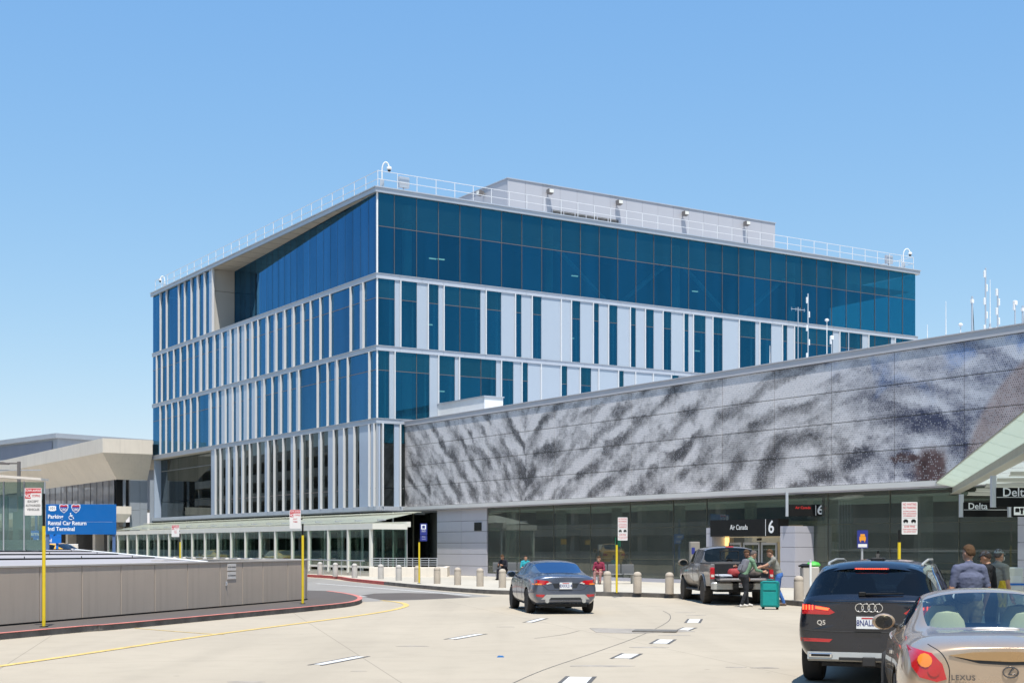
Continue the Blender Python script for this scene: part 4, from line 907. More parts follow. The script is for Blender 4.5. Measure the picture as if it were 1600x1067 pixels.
zb0=CAM_H-(861-853)*80/F_PX; MB().bbox(0,(122-78)*80/F_PX,-.05,.05,zb0,zb0+.42,.01).build('barrier_board',M['white'],wb)
for x in (.2,1.4): MB().box(x-.04,x+.04,.051,.12,0,zb0+.35).build('barrier_leg',M['alu'],wb)
# ================================================================ post signs
M['postyellow']=mat('yellow_post_paint',(.70,.52,.02),.5,0,.08,3); M['signred']=mat('sign_red',(.55,.03,.04),.45,0,.05,3); M['signwhite']=mat('sign_white',(.74,.72,.70),.45,0,.05,3); M['signnavy']=mat('sign_navy',(.02,.03,.20),.45,0,.05,3); M['signgreen']=mat('sign_green',(.01,.22,.10),.45,0,.05,3); M['signorange']=mat('sign_orange',(.75,.30,.02),.45,0,.05,3)
def post_sign(name,base,zy,zb,lab,rz=0,grp=None,r=.038):
    e=empty(name,base,rz,lab,'parking sign' if 'bus' not in lab else 'bus stop sign',grp)
    h0=-.0
    MB().tube([(0,0,h0),(0,0,zy-base[2])],r,10).build('yellow_post',M['postyellow'],e,smooth=True)
    MB().tube([(0,0,zy-base[2]+.0),(0,0,zb-base[2])],r*.72,8).build('black_extension',M['black'],e,smooth=True)
    MB().lathe([(.09,0),(.09,.012),(.05,.02)],12).build('base_flange',M['black'],e)
    return e
def plate(e,x0,x1,z0,z1,y=-.05,m_='signwhite',name='sign_plate',th=.006):
    bz=e.location.z
    P=[(x0,z0-bz),(x1,z0-bz),(x1,z1-bz),(x0,z1-bz)]; r=.02; Q=[]
    for i,(x,z) in enumerate(P):
        cx_=x+(r if i in (0,3) else -r); cz=z+(r if i in (0,1) else -r); st={0:180,1:270,2:0,3:90}[i]
        for k in range(4): a=R(st+30*k); Q.append((cx_+r*math.cos(a),cz+r*math.sin(a)))
    return MB().prism_y(Q,y-th,y).build(name,M[m_],e,fix=True)
def st(e,t,size,x,z,m_='signred',al='CENTER',y=-.0575,sx=1,bold=0): return txt(t,size,M[m_],e,(x,y,z-e.location.z),align=al,ext=.0006,sx=sx,bold=bold)
def bar(e,x0,x1,z0,z1,m_,y=-.0565): MB().box(x0,x1,y-.0012,y,z0-e.location.z,z1-e.location.z).build('printed_bar',M[m_],e)
def tow_sign(base,zy,zb,x0,x1,z0,z1,lab,lines):
    e=post_sign('tow_away_sign',base,zy,zb,lab); plate(e,x0,x1,z0,z1); w=x1-x0; h=z1-z0; c=(x0+x1)/2
    bar(e,x0+.01,x1-.01,z1-.19*h,z1-.01,'signred'); st(e,'TOW-AWAY',.135*h,c,z1-.105*h,'lettering',y=-.0585,sx=min(1,w*.86/(.135*h*4.9)),bold=.001)
    bar(e,x0+.012,x0+.36*w,z1-.39*h,z1-.20*h,'signred'); st(e,'NO',.185*h,x0+.18*w,z1-.295*h,'lettering',y=-.0585,sx=.8,bold=.002); st(e,'STOPPING',.12*h,x0+.68*w,z1-.295*h,'signred',sx=.52,bold=.001)
    for k,t in enumerate(lines): st(e,t,.115*h,c,z1-(.50+.145*k)*h,'black' if len(lines)==3 else 'signred',sx=min(1,w*.86/(.115*h*.62*len(t))),bold=.0006)
    MB().box(x1-.02,.0,-.055,-.02,z1*.5+z0*.5-.02-base[2],z1*.5+z0*.5+.02-base[2]).build('bracket',M['black'],e) if x1<.05 else None
    return e
b_=G(68.5,979,.13); px=b_.y/F_PX
tow_sign(b_,CAM_H+(853-821.5)*px,CAM_H+(853-771)*px,(40-68.5)*px,(66.5-68.5)*px,CAM_H+(853-805)*px,CAM_H+(853-762)*px,'tow-away sign excepting authorized vehicles on the near yellow post at left',['EXCEPT','AUTHORIZED','VEHICLES'])
b_=G(473,943,.13); px=b_.y/F_PX
tow_sign(b_,CAM_H+(853-836)*px,CAM_H+(853-818)*px,(453-473)*px,(470.5-473)*px,CAM_H+(853-825.5)*px,CAM_H+(853-796)*px,'tow-away any time sign on yellow post near the rounded wall end',['ANY','TIME'])
b_=Vector((X(281.5,69),69,0)); px=69/F_PX
tow_sign(b_,CAM_H+(853-846.5)*px,CAM_H+(853-834)*px,(268.5-281.5)*px,(280.5-281.5)*px,CAM_H+(853-838.5)*px,CAM_H+(853-820)*px,'small far tow-away sign on yellow post behind the grey wall',['ANY','TIME'])
# bus sign
b_=G(655,911,.15); px=b_.y/F_PX; e=post_sign('bus_stop_sign',b_,CAM_H+(853-847)*px,CAM_H+(853-842)*px,'dark blue bus stop sign on yellow post among the bollards')
z0,z1=CAM_H+(853-845)*px,CAM_H+(853-817.5)*px; xa,xb=(656.5-655)*px,(667.5-655)*px
plate(e,xa,xb,z0+.30*(z1-z0)+.02,z1,m_='signnavy'); plate(e,xa,xb,z0,z0+.30*(z1-z0),m_='signnavy'); c=(xa+xb)/2; h=z1-z0
bar(e,xa+.05,xb-.05,z1-.33*h,z1-.06*h,'lettering'); bar(e,c-.06,c+.06,z1-.28*h,z1-.12*h,'signnavy',-.0585)
for k,dz in enumerate((.40,.46,.76,.88)): st(e,('BUS STOP','TERMINALS','SHUTTLE','ALL LINES')[k],.05,c,z1-dz*h,'lettering',sx=.8)
def nowait(base,zy,zb,x0,x1,z0,z1,lab):
    e=post_sign('no_waiting_sign',base,zy,zb,lab); plate(e,x0,x1,z0,z1); w=x1-x0; h=z1-z0; c=(x0+x1)/2
    for t,dz,s_ in (('NO WAITING',.075,.105),('NO PARKING',.18,.105),('ACTIVE LOADING',.29,.05),('AND UNLOADING',.36,.05),('OF PASSENGERS ONLY',.43,.05),('$100 FINE',.76,.085),('TOW AWAY ZONE',.85,.05),('CALL AIRPORT POLICE',.92,.045)): st(e,t,s_*h,c,z1-dz*h,'signred',sx=min(1,w*.88/(s_*h*.62*len(t))),bold=.001)
    zt3=z1-.60*h; bar(e,x0+.015,x1-.015,zt3+.105*h,zt3+.11*h,'black'); bar(e,x0+.015,x1-.015,zt3-.11*h,zt3-.105*h,'black')
    mb=MB(); y=-.0585
    for sgn_ in (-1,1):
        cx_=c+sgn_*.25*w
        mb.prism_y([(cx_-.16*w,zt3-.02*h),(cx_+.16*w,zt3-.02*h),(cx_+.15*w,zt3+.03*h),(cx_+.06*w,zt3+.065*h),(cx_-.07*w,zt3+.065*h),(cx_-.16*w,zt3+.02*h)],y-.001,y)
        for dx in (-.09,.09): mb.lathe([(.001,-.001),(.04*w,-.001),(.04*w,.001),(.001,.001)],8,(cx_+dx*w,y,zt3-.035*h),'y')
    mb.xf(Matrix.Translation((0,0,-base[2]))).build('tow_symbol',M['black'],e,fix=True); return e
b_=G(963.6,926.5,.15); px=b_.y/F_PX
e=nowait(b_,CAM_H+(853-851)*px,CAM_H+(853-838)*px,(965.2-963.6)*px,(980.3-963.6)*px,CAM_H+(853-844)*px,CAM_H+(853-808)*px,'white no-waiting sign on yellow post between the sedan and the pickup')
plate(e,(961.6-963.6)*px,(970-963.6)*px,CAM_H+(853-853.6)*px,CAM_H+(853-839)*px,y=.06,m_='signgreen',name='green_plate')
D0=33; b_=Vector((X(1405,D0),D0,.15)); px=D0/F_PX
nowait(b_,CAM_H+(853-847)*px,CAM_H+(853-828)*px,(1408-1405)*px,(1432.5-1405)*px,CAM_H+(853-834.5)*px,CAM_H+(853-784)*px,'large white no-waiting sign on yellow post above the black car')
D0=38; px=D0/F_PX; e=empty('pickup_sign',(X(1347,D0),D0,.15),0,'small framed orange and navy pickup sign above the black car roof','sign')
MB().tube([(0,0,0),(0,0,CAM_H-.15)],.03,8).build('sign_post',M['alu'],e); plate(e,-8.5*px,8.5*px,CAM_H-3*px,CAM_H+25*px,m_='signnavy'); bar(e,-7*px,7*px,CAM_H-1.5*px,CAM_H+3.5*px,'signwhite'); bar(e,-5*px,5*px,CAM_H+9*px,CAM_H+15*px,'signorange'); bar(e,-3.5*px,3.5*px,CAM_H+15.2*px,CAM_H+19*px,'signorange'); bar(e,-4*px,-2.5*px,CAM_H+6.5*px,CAM_H+9*px,'signorange'); bar(e,2.5*px,4*px,CAM_H+6.5*px,CAM_H+9*px,'signorange')
# ================================================================ bollards
M['boll']=mat('tan_concrete_bollard',(.40,.345,.28),.8,0,.10,5,.3,40); M['boll2']=mat('grey_concrete_bollard',(.42,.40,.37),.8,0,.10,5,.3,40)
bprof=[(.150,0),(.150,.56),(.143,.585),(.143,.60),(.150,.615),(.146,.66),(.125,.71),(.085,.745),(.03,.76)]
bme=MB().lathe(bprof,18).mesh('bollard',M['boll'],True); bme2=MB().lathe(bprof,18).mesh('bollard',M['boll2'],True)
ORD=['first','second','third','fourth','fifth','sixth','seventh','eighth','ninth','tenth','eleventh','twelfth','thirteenth','fourteenth','fifteenth','sixteenth','seventeenth','eighteenth','nineteenth','twentieth']
right=[(500,898,1),(524,900.2,1),(554,902.4,1),(595,904.3,1),(623,906.7,1),(652,909,0),(683,911.6,0),(715,913.5,0),(750,915.7,0),(785,917.7,0),(949,924,0),(996,926,0),(1046,927.5,0),(1248,937.5,0)]
for i,(u,v,g_) in enumerate(right):
    o=bpy.data.objects.new('bollard',bme2 if g_ else bme); COL.objects.link(o); o.location=G(u,v,.15); o.rotation_euler=(0,0,i*1.3)
    if u<800: lab=ORD[i]+' domed concrete bollard along the kerb, counting right from the rounded wall end'
    else: lab={949:'domed concrete bollard just left of the white no-waiting sign post',996:'domed concrete bollard just right of the white no-waiting sign post',1046:'domed concrete bollard beside the front of the pickup',1248:'domed concrete bollard beside the rear of the black car'}[u]
    tag(o,lab,'bollard','concrete bollards along the kerb')
lu=[203,216,230,244,258,273,288,303,320,336,355,373,392,412,432,455,477]
for i,u in enumerate(lu):
    q=loc(u,p=PV-1.9); o=bpy.data.objects.new('bollard',bme2); COL.objects.link(o); P=lw(PV-1.9,q,.0); P.z=.32; o.location=P
    tag(o,ORD[i]+' bollard head showing over the grey wall, counting from the left','bollard','bollards showing over the grey wall')
# ================================================================ hanging signs and right canopy
def hang_sign(name,u0,u1,v0,v1,D,rz,lab,posts,vpost):
    px=D/F_PX; e=empty(name,(X(u0,D),D,0),rz,lab,'hanging sign'); w=(u1-u0)*px
    MB().bbox(0,w,-.08,.08,CAM_H+(853-v1)*px,CAM_H+(853-v0)*px,.01).build('sign_box',M['blackmatte'],e)
    for u in posts: MB().box((u-u0)*px-.05,(u-u0)*px+.05,-.055,.055,CAM_H+(853-v1)*px-.01,CAM_H+(853-vpost)*px).build('hanger',M['alu'],e)
    return e,px
e,px=hang_sign('gate_number_sign',1232,1288,788,806,56,R(0),'black hanging sign with a large white 6 right of the doorway',(1229.5,1286.5),769)
txt('6',.52,M['lettering'],e,((1281-1232)*px,-.084,CAM_H+(853-797)*px),align='CENTER',bold=.008); M['led']=mat('dim_red_led',(.25,.01,.01),.5,0,0,emit=(1,.03,.02),estr=.35); txt('Air Canada',.15,M['led'],e,((1242-1232)*px,-.084,CAM_H+(853-793)*px),sx=.9,ext=.001)
MB().box((1274-1232)*px-.01,(1274-1232)*px+.01,-.0835,-.0805,CAM_H+(853-805)*px,CAM_H+(853-789)*px).build('divider',M['lettering'],e)
e,px=hang_sign('airline_sign',1504,1582,784.5,807,38,R(0),'lower and farther black hanging Delta sign under the canopy',(1502,),772)
txt('Delta',.24,M['lettering'],e,((1511-1504)*px,-.084,CAM_H+(853-791)*px),bold=.002); MB().box(0,(1582-1504)*px,-.0835,-.0805,CAM_H+(853-796.6)*px,CAM_H+(853-796)*px).build('divider',M['lettering'],e)
e,px=hang_sign('airline_sign',1555,1650,762,791.5,30,R(0),'nearer black hanging Delta sign cut by the right edge',(1552,),743)
txt('Delta',.26,M['lettering'],e,((1564-1555)*px,-.084,CAM_H+(853-769.5)*px),bold=.002); MB().box(0,(1650-1555)*px,-.0835,-.0805,CAM_H+(853-777.2)*px,CAM_H+(853-776.4)*px).build('divider',M['lettering'],e)
e,px=hang_sign('pictogram_sign',1579,1625,784.5,807,37,R(0),'black sign with white baggage pictogram beside the lower Delta sign',(1578,),772)
MB().box((1582.5-1579)*px,(1599-1579)*px,-.086,-.0805,CAM_H+(853-804.5)*px,CAM_H+(853-791.5)*px).build('pictogram_field',M['lettering'],e)
mb=MB(); f=lambda u,v:((u-1579)*px,CAM_H+(853-v)*px)
mb.prism_y([f(1584.5,800),f(1591,800),f(1591,795),f(1590,793.6),f(1585.5,793.6),f(1584.5,795)],-.089,-.0865); mb.prism_y([f(1593,803),f(1596.5,803),f(1596.5,797),f(1597.5,797),f(1597.5,793.4),f(1592,793.4),f(1592,797),f(1593,797)],-.089,-.0865); mb.build('pictogram',M['black'],e,fix=True)
ca=R(-13.9); E0=Vector((15.72,52,0))
cn=empty('entrance_canopy',E0,ca,'sloping glass and steel canopy over the pavement at the right edge','canopy')
M['steel']=mat('grey_painted_steel',(.36,.35,.31),.5,.1,.06,1); M['steel2']=mat('pale_painted_steel',(.52,.51,.45),.5,.1,.06,1)
for k in range(15):
    y0,y1=-1.72*k*1.6,-1.72*(k+1)*1.6
    MB().add([(0,y0,4.11),(.55,y0,3.93),(.55,y1+.03,3.93),(0,y1+.03,4.11),(0,y0,4.125),(.55,y0,3.945),(.55,y1+.03,3.945),(0,y1+.03,4.125)],[(3,2,1,0),(4,5,6,7),(0,1,5,4),(2,3,7,6),(0,4,7,3),(1,2,6,5)]).build('edge_glass',M['gl_canopy'],cn)
    MB().add([(.80,y0,3.96),(9,y0,4.10),(9,y1+.16,4.10),(.80,y1+.16,3.96)],[(3,2,1,0)]).build('roof_glass',M['gl_canopy'],cn)
MB().box(.56,.74,-42,-.0,3.72,3.94).build('edge_beam',M['steel'],cn); MB().box(.50,.80,-42,-.0,3.70,3.719).build('beam_flange',M['steel2'],cn)
MB().tube([(0,-42,4.13),(0,0,4.13)],.018,6).build('edge_trim',M['steel'],cn)
for k in range(13):
    y=-.3-3.42*k
    for dy,t in ((0,.04),):
        MB().prism_y([(.95,3.60),(9,3.42),(9,3.72),(.95,3.68)],y-dy-t,y-dy+t).build('canopy_arm' if dy==0 else 'canopy_rib',M['steel'] if dy==0 else M['steel2'],cn,fix=True)
        MB().prism_y([(.92,3.572),(9,3.392),(9,3.418),(.92,3.598)],y-dy-t-.03,y-dy+t+.03).build('arm_flange',M['steel2'],cn,fix=True)
dh=empty('neighbour_hall',E0,ca,'grey metal wall of the neighbouring hall carrying the canopy beyond the right edge','building')
bp('hall_wall',dh,M['lav'],9,9.4,-45,6,.15,8); bp('hall_body',dh,M['lav'],9.41,20,-45,6,.15,7.9)
# ================================================================ pavement furniture
bn=lambda D,v: CAM_H-(v-853)*D/F_PX
def bench(u,D,lab,n=3):
    e=empty('bench',(X(u,D),D,.15),R(8),lab,'bench')
    for k in range(n):
        MB().bbox(k*.62,k*.62+.58,-.22,.24,.40,.45,.015).build('seat',M['benchgrey'],e); MB().bbox(k*.62,k*.62+.58,.22,.26,.46,.86,.015).build('backrest',M['benchgrey'],e)
    for x in (.15,n*.62-.2): MB().box(x,x+.06,-.2,.22,0,.39).build('leg',M['steel'],e)
    return e
M['benchgrey']=mat('grey_bench_metal',(.16,.165,.17),.5,.3,.1,3)
bench(771,69.5,'grey metal bench by the glass wall left of the grey sedan',3); bench(930,62,'grey metal bench by the glass wall right of the grey sedan',3)
tb=empty('trash_bin',(X(1265,45.5),45.5,.15),0,'grey waste bin with green bags showing, beside the black car','bin')
MB().bbox(-.27,.27,-.25,.25,0,1.0,.03).build('bin_body',M['gcap'],tb); M['greenbag']=mat('green_bag',(.06,.40,.05),.5,0,.2,6)
MB().lathe([(.01,0),(.2,.02),(.24,.08),(.18,.16),(.05,.2)],10,(.12,0,.98)).build('bag',M['greenbag'],tb,smooth=True); MB().lathe([(.01,0),(.22,.02),(.24,.06),(.1,.12)],10,(-.15,-.05,.98)).build('dark_bag',M['black'],tb,smooth=True)
wp_=empty('marker_post',(X(1266.5,40.5),40.5,.15),0,'thin white post with a bright tip beside the waste bin','post')
MB().tube([(0,0,0),(0,0,1.20)],.032,8).build('post_shaft',M['white'],wp_); MB().lathe([(.03,0),(.04,.03),(.03,.07),(.005,.08)],8,(0,0,1.2)).build('post_tip',M['alu'],wp_)
M['conc2']=mat('dull_beige_panel',(.24,.22,.19),.6,0,.1,3)
kb=empty('call_pillar',(X(1085,57),57,.15),R(10),'beige call pillar with wheelchair sign left of the pickup cab','pillar')
MB().bbox(-.20,.20,-.12,.12,0,bn(57,846)-.15,.02).build('pillar_body',M['conc2'],kb); MB().box(-.16,-.02,-.13,-.121,1.35,1.62).build('wheelchair_plate',M['signnavy'],kb); MB().box(-.10,.08,-.13,-.121,.8,1.15).build('notice',M['signwhite'],kb)
pdm=empty('service_podium',(X(1578,27),27,.15),R(-5),'beige service podium with white panel at the right edge','podium')
MB().bbox(-.19,.20,-.2,.3,0,1.26,.015).build('podium_body',M['cream'],pdm); MB().box(-.17,.16,-.212,-.201,.82,1.10).build('white_panel',M['white'],pdm); MB().box(-.2,.4,-.222,-.213,.92,.96).build('blue_strap',M['signblue2'],pdm)
# ================================================================ rooftop gear
def gooseneck(base,h,reach,dirx,lab):
    e=empty('security_camera',base,0,lab,'security camera'); d=Vector((dirx,0,0))
    pts=[(0,0,0),(0,0,h*.7)]+[tuple(Vector((0,0,h*.7))+d*(reach*.5*(1-math.cos(a)))+Vector((0,0,h*.3*math.sin(a)))) for a in [R(20*k) for k in range(1,9)]]
    MB().tube(pts,.042,8).build('mast',M['white'],e,smooth=True); p=Vector(pts[-1])
    MB().lathe([(.04,.09),(.14,.06),(.155,-.07),(.10,-.14),(.02,-.18)],12,tuple(p)).build('camera_dome',M['white'],e,smooth=True); MB().lathe([(.11,-.13),(.085,-.21),(.03,-.24)],12,tuple(p)).build('lens',M['black'],e,smooth=True)
    MB().box(-.12,.12,-.1,.1,.1,.7).build('control_box',M['alu'],e)
    return e
P=lw(.6,.5,ZR); gooseneck(P,1.75,.45,1,'white dome security camera on a gooseneck at the nearest roof corner')
P=lw(46.4,.5,ZR); gooseneck(P,1.75,.55,1,'white dome security camera on a gooseneck at the right roof corner')
P=lw(.6,40.6,ZR); gooseneck(P,1.35,.4,-1,'white dome security camera at the far left roof corner')
for p,q,lab in ((2.0,.35,'grey equipment cabinet hung on the railing at the nearest roof corner'),(44.6,.35,'grey equipment cabinet hung on the railing at the right roof corner')):
    P=lw(p,q,ZR+.35); e=empty('roof_cabinet',P,TH,lab,'cabinet'); MB().bbox(-.35,.35,-.12,.12,0,.65,.02).build('cabinet_body',M['alu'],e); MB().box(-.03,.03,-.05,.05,-.45,0).build('cabinet_leg',M['alu'],e)
def flood(P,rz,lab):
    e=empty('flood_light',P,rz,lab,'flood light'); MB().box(-.06,.06,-.3,0,-.04,.04).build('arm',M['steel'],e)
    MB().prism_x([(-.55,-.14),(-.22,-.2),(-.15,.12),(-.5,.16)],-.2,.2).build('lamp_housing',M['lampgrey'],e,fix=True); MB().box(-.17,.17,-.57,-.551,-.12,.12).build('lamp_glass',M['cream'],e)
for i,(u,v) in enumerate(((855,301),(963,318),(1066,335),(1162,350.5))):
    p=loc(u,q=Q0); flood(lw(p,Q0-.01,zat(v,p,Q0)),TH,ORD[i]+' flood light from the left on the penthouse front wall')
q=loc(757,p=P0); flood(lw(P0-.01,q,zat(303,P0,q)),TH-R(90),'flood light on the shaded left wall of the penthouse')
vp=empty('roof_vent',lw(loc(831,q=14),14,ZP-.02),0,'small dark vent pipe on top of the penthouse','vent'); MB().lathe([(.07,0),(.07,.45),(.16,.46),(.16,.62),(.05,.68)],10).build('vent_pipe',M['black'],vp,smooth=True)
def antenna(u,vt,vb,p,lab,kind):
    q=loc(u,p=p); z0=9.1; zt=zat(vt,p,q); e=empty('roof_antenna',lw(p,q,z0),TH,lab,'antenna'); h=zt-z0
    m1=M['white']
    if kind=='whip': MB().tube([(0,0,0),(0,0,h*.42)],.04,8).build('mount',M['alu'],e); MB().lathe([(.08,0),(.08,.05)],8,(0,0,h*.35)).build('collar',m1,e); MB().tube([(0,0,h*.42),(0,0,h)],[.022,.010],6).build('whip',m1,e)
    elif kind=='array':
        MB().tube([(0,0,0),(0,0,h)],.030,8).build('mast',M['alu'],e)
        for k in range(5): z=h*(.25+.16*k); MB().bbox(.03 if k%2 else -.10,.10 if k%2 else -.03,-.035,.035,z,z+.26,.015).build('panel_element',m1,e)
        MB().lathe([(.08,0),(.10,.08),(.08,.28)],10,(0,0,h*.12)).build('base_unit',m1,e)
    elif kind=='dome': MB().tube([(0,0,0),(0,0,h-.12)],.020,8).build('mast',m1,e); MB().lathe([(.02,0),(.09,.05),(.09,.09),(.04,.13)],10,(0,0,h-.13)).build('radome',m1,e,smooth=True)
    elif kind=='yagi':
        MB().tube([(0,0,0),(0,0,h)],.020,6).build('mast',M['alu'],e); MB().tube([(-.42,0,h-.1),(.42,0,h-.1)],.013,6).build('boom',M['alu'],e)
        for k in range(4): MB().tube([(-.38+.25*k,0,h-.18),(-.38+.25*k,0,h-.02)],.008,5).build('element',M['alu'],e)
    elif kind=='tripod':
        MB().tube([(0,0,0),(0,0,h)],.020,6).build('mast',M['alu'],e)
        for k in range(3): a=k*2.1; MB().tube([(0,0,h*.55),(.75*math.cos(a),.75*math.sin(a),0)],.016,6).build('stay',M['alu'],e)
    elif kind=='camera': MB().tube([(0,0,0),(0,0,h-.2)],.025,8).build('mast',M['alu'],e); MB().bbox(-.07,.09,-.06,.06,h-.2,h-.04,.02).build('camera_head',m1,e); MB().box(-.09,-.03,-.03,.03,h-.4,h-.2).build('bracket',m1,e)
    elif kind=='pole': MB().tube([(0,0,0),(0,0,h)],.036,8).build('mast',M['alu'],e); MB().tube([(.10,0,0),(.10,0,h*.4),(.04,0,h*.8)],.012,6).build('cable',M['black'],e); MB().box(-.06,.06,-.04,.04,h*.88,h*.95).build('clamp',m1,e)
    return e
ants=[(1203,540,'whip','short white whip antenna over the left of the mural'),(1247,480,'yagi','thin mast with a small comb-like cross antenna'),(1262.5,459,'array','tall white stacked panel antenna in front of the tower glass'),(1292,498,'dome','slim mast with small white cap dome in front of the tower'),(1299.5,523,'camera','short mast with a small camera head near the mural top'),(1326,520,'tripod','small mast stayed by three slanting legs on the terminal roof'),(1449,507,'whip','lone short white spike antenna just right of the tower'),(1478,471,'whip','grey whip antenna with ring mount right of the tower'),(1501,505,'dome','low mushroom-shaped antenna between taller masts'),(1519,463,'pole','thick pole with a hanging black cable on the terminal roof'),(1540,419,'array','tallest white antenna mast on the terminal roof at right'),(1547,437,'whip','tall thin rod with dark base beside the tallest mast'),(1559,452,'array','lattice-like stacked antenna right of the tallest mast'),(1586,468,'camera','short mast with camera head near the right edge'),(1598,478,'pole','slim pole at the very right edge of the roof')]
for i,(u,v,k,lab) in enumerate(ants): antenna(u,v,0,4.5+.6*(i%3),lab,k)
# ================================================================ vehicles
def paint(name,col,metal=.5,rough=.32,flake=.06,dirt=.0):
    m=mat(name,col,rough,metal,flake,1.5,coat=1.0,spec=.5)
    if dirt:
        t=NT(m); b=t.n['Principled BSDF']; tc=t.node('ShaderNodeTexCoord'); sp=t.node('ShaderNodeSeparateXYZ'); t.l.new(tc.outputs['Object'],sp.inputs[0])
        k=t.m('MULTIPLY',t.smooth(t.m('ADD',t.m('MULTIPLY',sp.outputs[2],-1.0),t.m('MULTIPLY',t.noise(tc.outputs['Object'],3.0,4),.5)),-.75,.1),dirt)
        old=b.inputs['Base Color'].links[0].from_socket; t.l.new(t.mix(k,old,(.22,.18,.13)),b.inputs['Base Color'])
        t.l.new(t.m('MULTIPLY_ADD',k,.5,rough),b.inputs['Roughness']); t.l.new(t.m('SUBTRACT',1.0,k),b.inputs['Coat Weight'])
    return m
M['p_grey']=paint('blue_grey_car_paint',(.13,.15,.20),.7,.3); M['p_black']=paint('blue_black_car_paint',(.006,.008,.016),.3,.25); M['p_champ']=paint('champagne_car_paint',(.45,.335,.235),.5,.3)
M['p_truck']=paint('dusty_grey_truck_paint',(.22,.205,.20),.45,.4,.1,.75); M['p_taxi']=paint('taxi_yellow_paint',(.75,.40,.02),.0,.35); M['p_dark']=paint('dark_car_paint',(.03,.035,.045),.4,.3)
M['tyre']=mat('tyre_rubber',(.022,.02,.019),.85,0,.3,8); M['tyredusty']=mat('dusty_tyre',(.06,.05,.04),.9,0,.4,8); M['rim']=mat('alloy_rim',(.42,.41,.40),.35,.8,.1,6); M['darkchrome']=mat('dark_chrome',(.16,.15,.15),.25,.9,0); M['chrome']=mat('chrome',(.72,.72,.72),.12,1.0,0); M['bumpsilver']=mat('satin_silver_trim',(.50,.49,.46),.4,.5,.05,4)
M['trimblack']=mat('black_plastic_trim',(.018,.018,.019),.55,0,.2,6); M['tailred']=mat('red_tail_lens',(.45,.008,.012),.12,0,.1,9,coat=1.0); M['taillit']=mat('lit_tail_lamp',(.8,.05,.02),.3,0,0,emit=(1,.10,.03),estr=2.2); M['tailamber']=mat('amber_lens',(.75,.22,.02),.15,0,.1,9,coat=1.0); M['tailclear']=mat('clear_lens',(.6,.55,.5),.15,0,.1,9,coat=1.0)
M['plate_w']=mat('licence_plate_white',(.70,.71,.72),.4,0,.05,9); M['plate_t']=mat('plate_blue_letters',(.02,.03,.16),.5,0,0); M['seat']=mat('cream_leather',(.66,.62,.44),.55,0,.06,5); M['cabin']=mat('dark_cabin',(.03,.032,.035),.8,0,.2,3); M['woodtrim']=mat('bronze_trim_strip',(.40,.25,.12),.3,.4,.08,3)
M['cg']=glass('car_window_glass',(.20,.22,.22),(.62,.62,.64),.07,.95,.01,0,3.0); M['cg_light']=glass('light_car_glass',(.66,.74,.68),(.8,.88,.92),.05,.95,.01,0,3.0); M['cg_blue']=glass('blue_sheen_car_glass',(.16,.22,.26),(.55,.75,1.0),.22,.95,.01,0,2.5)
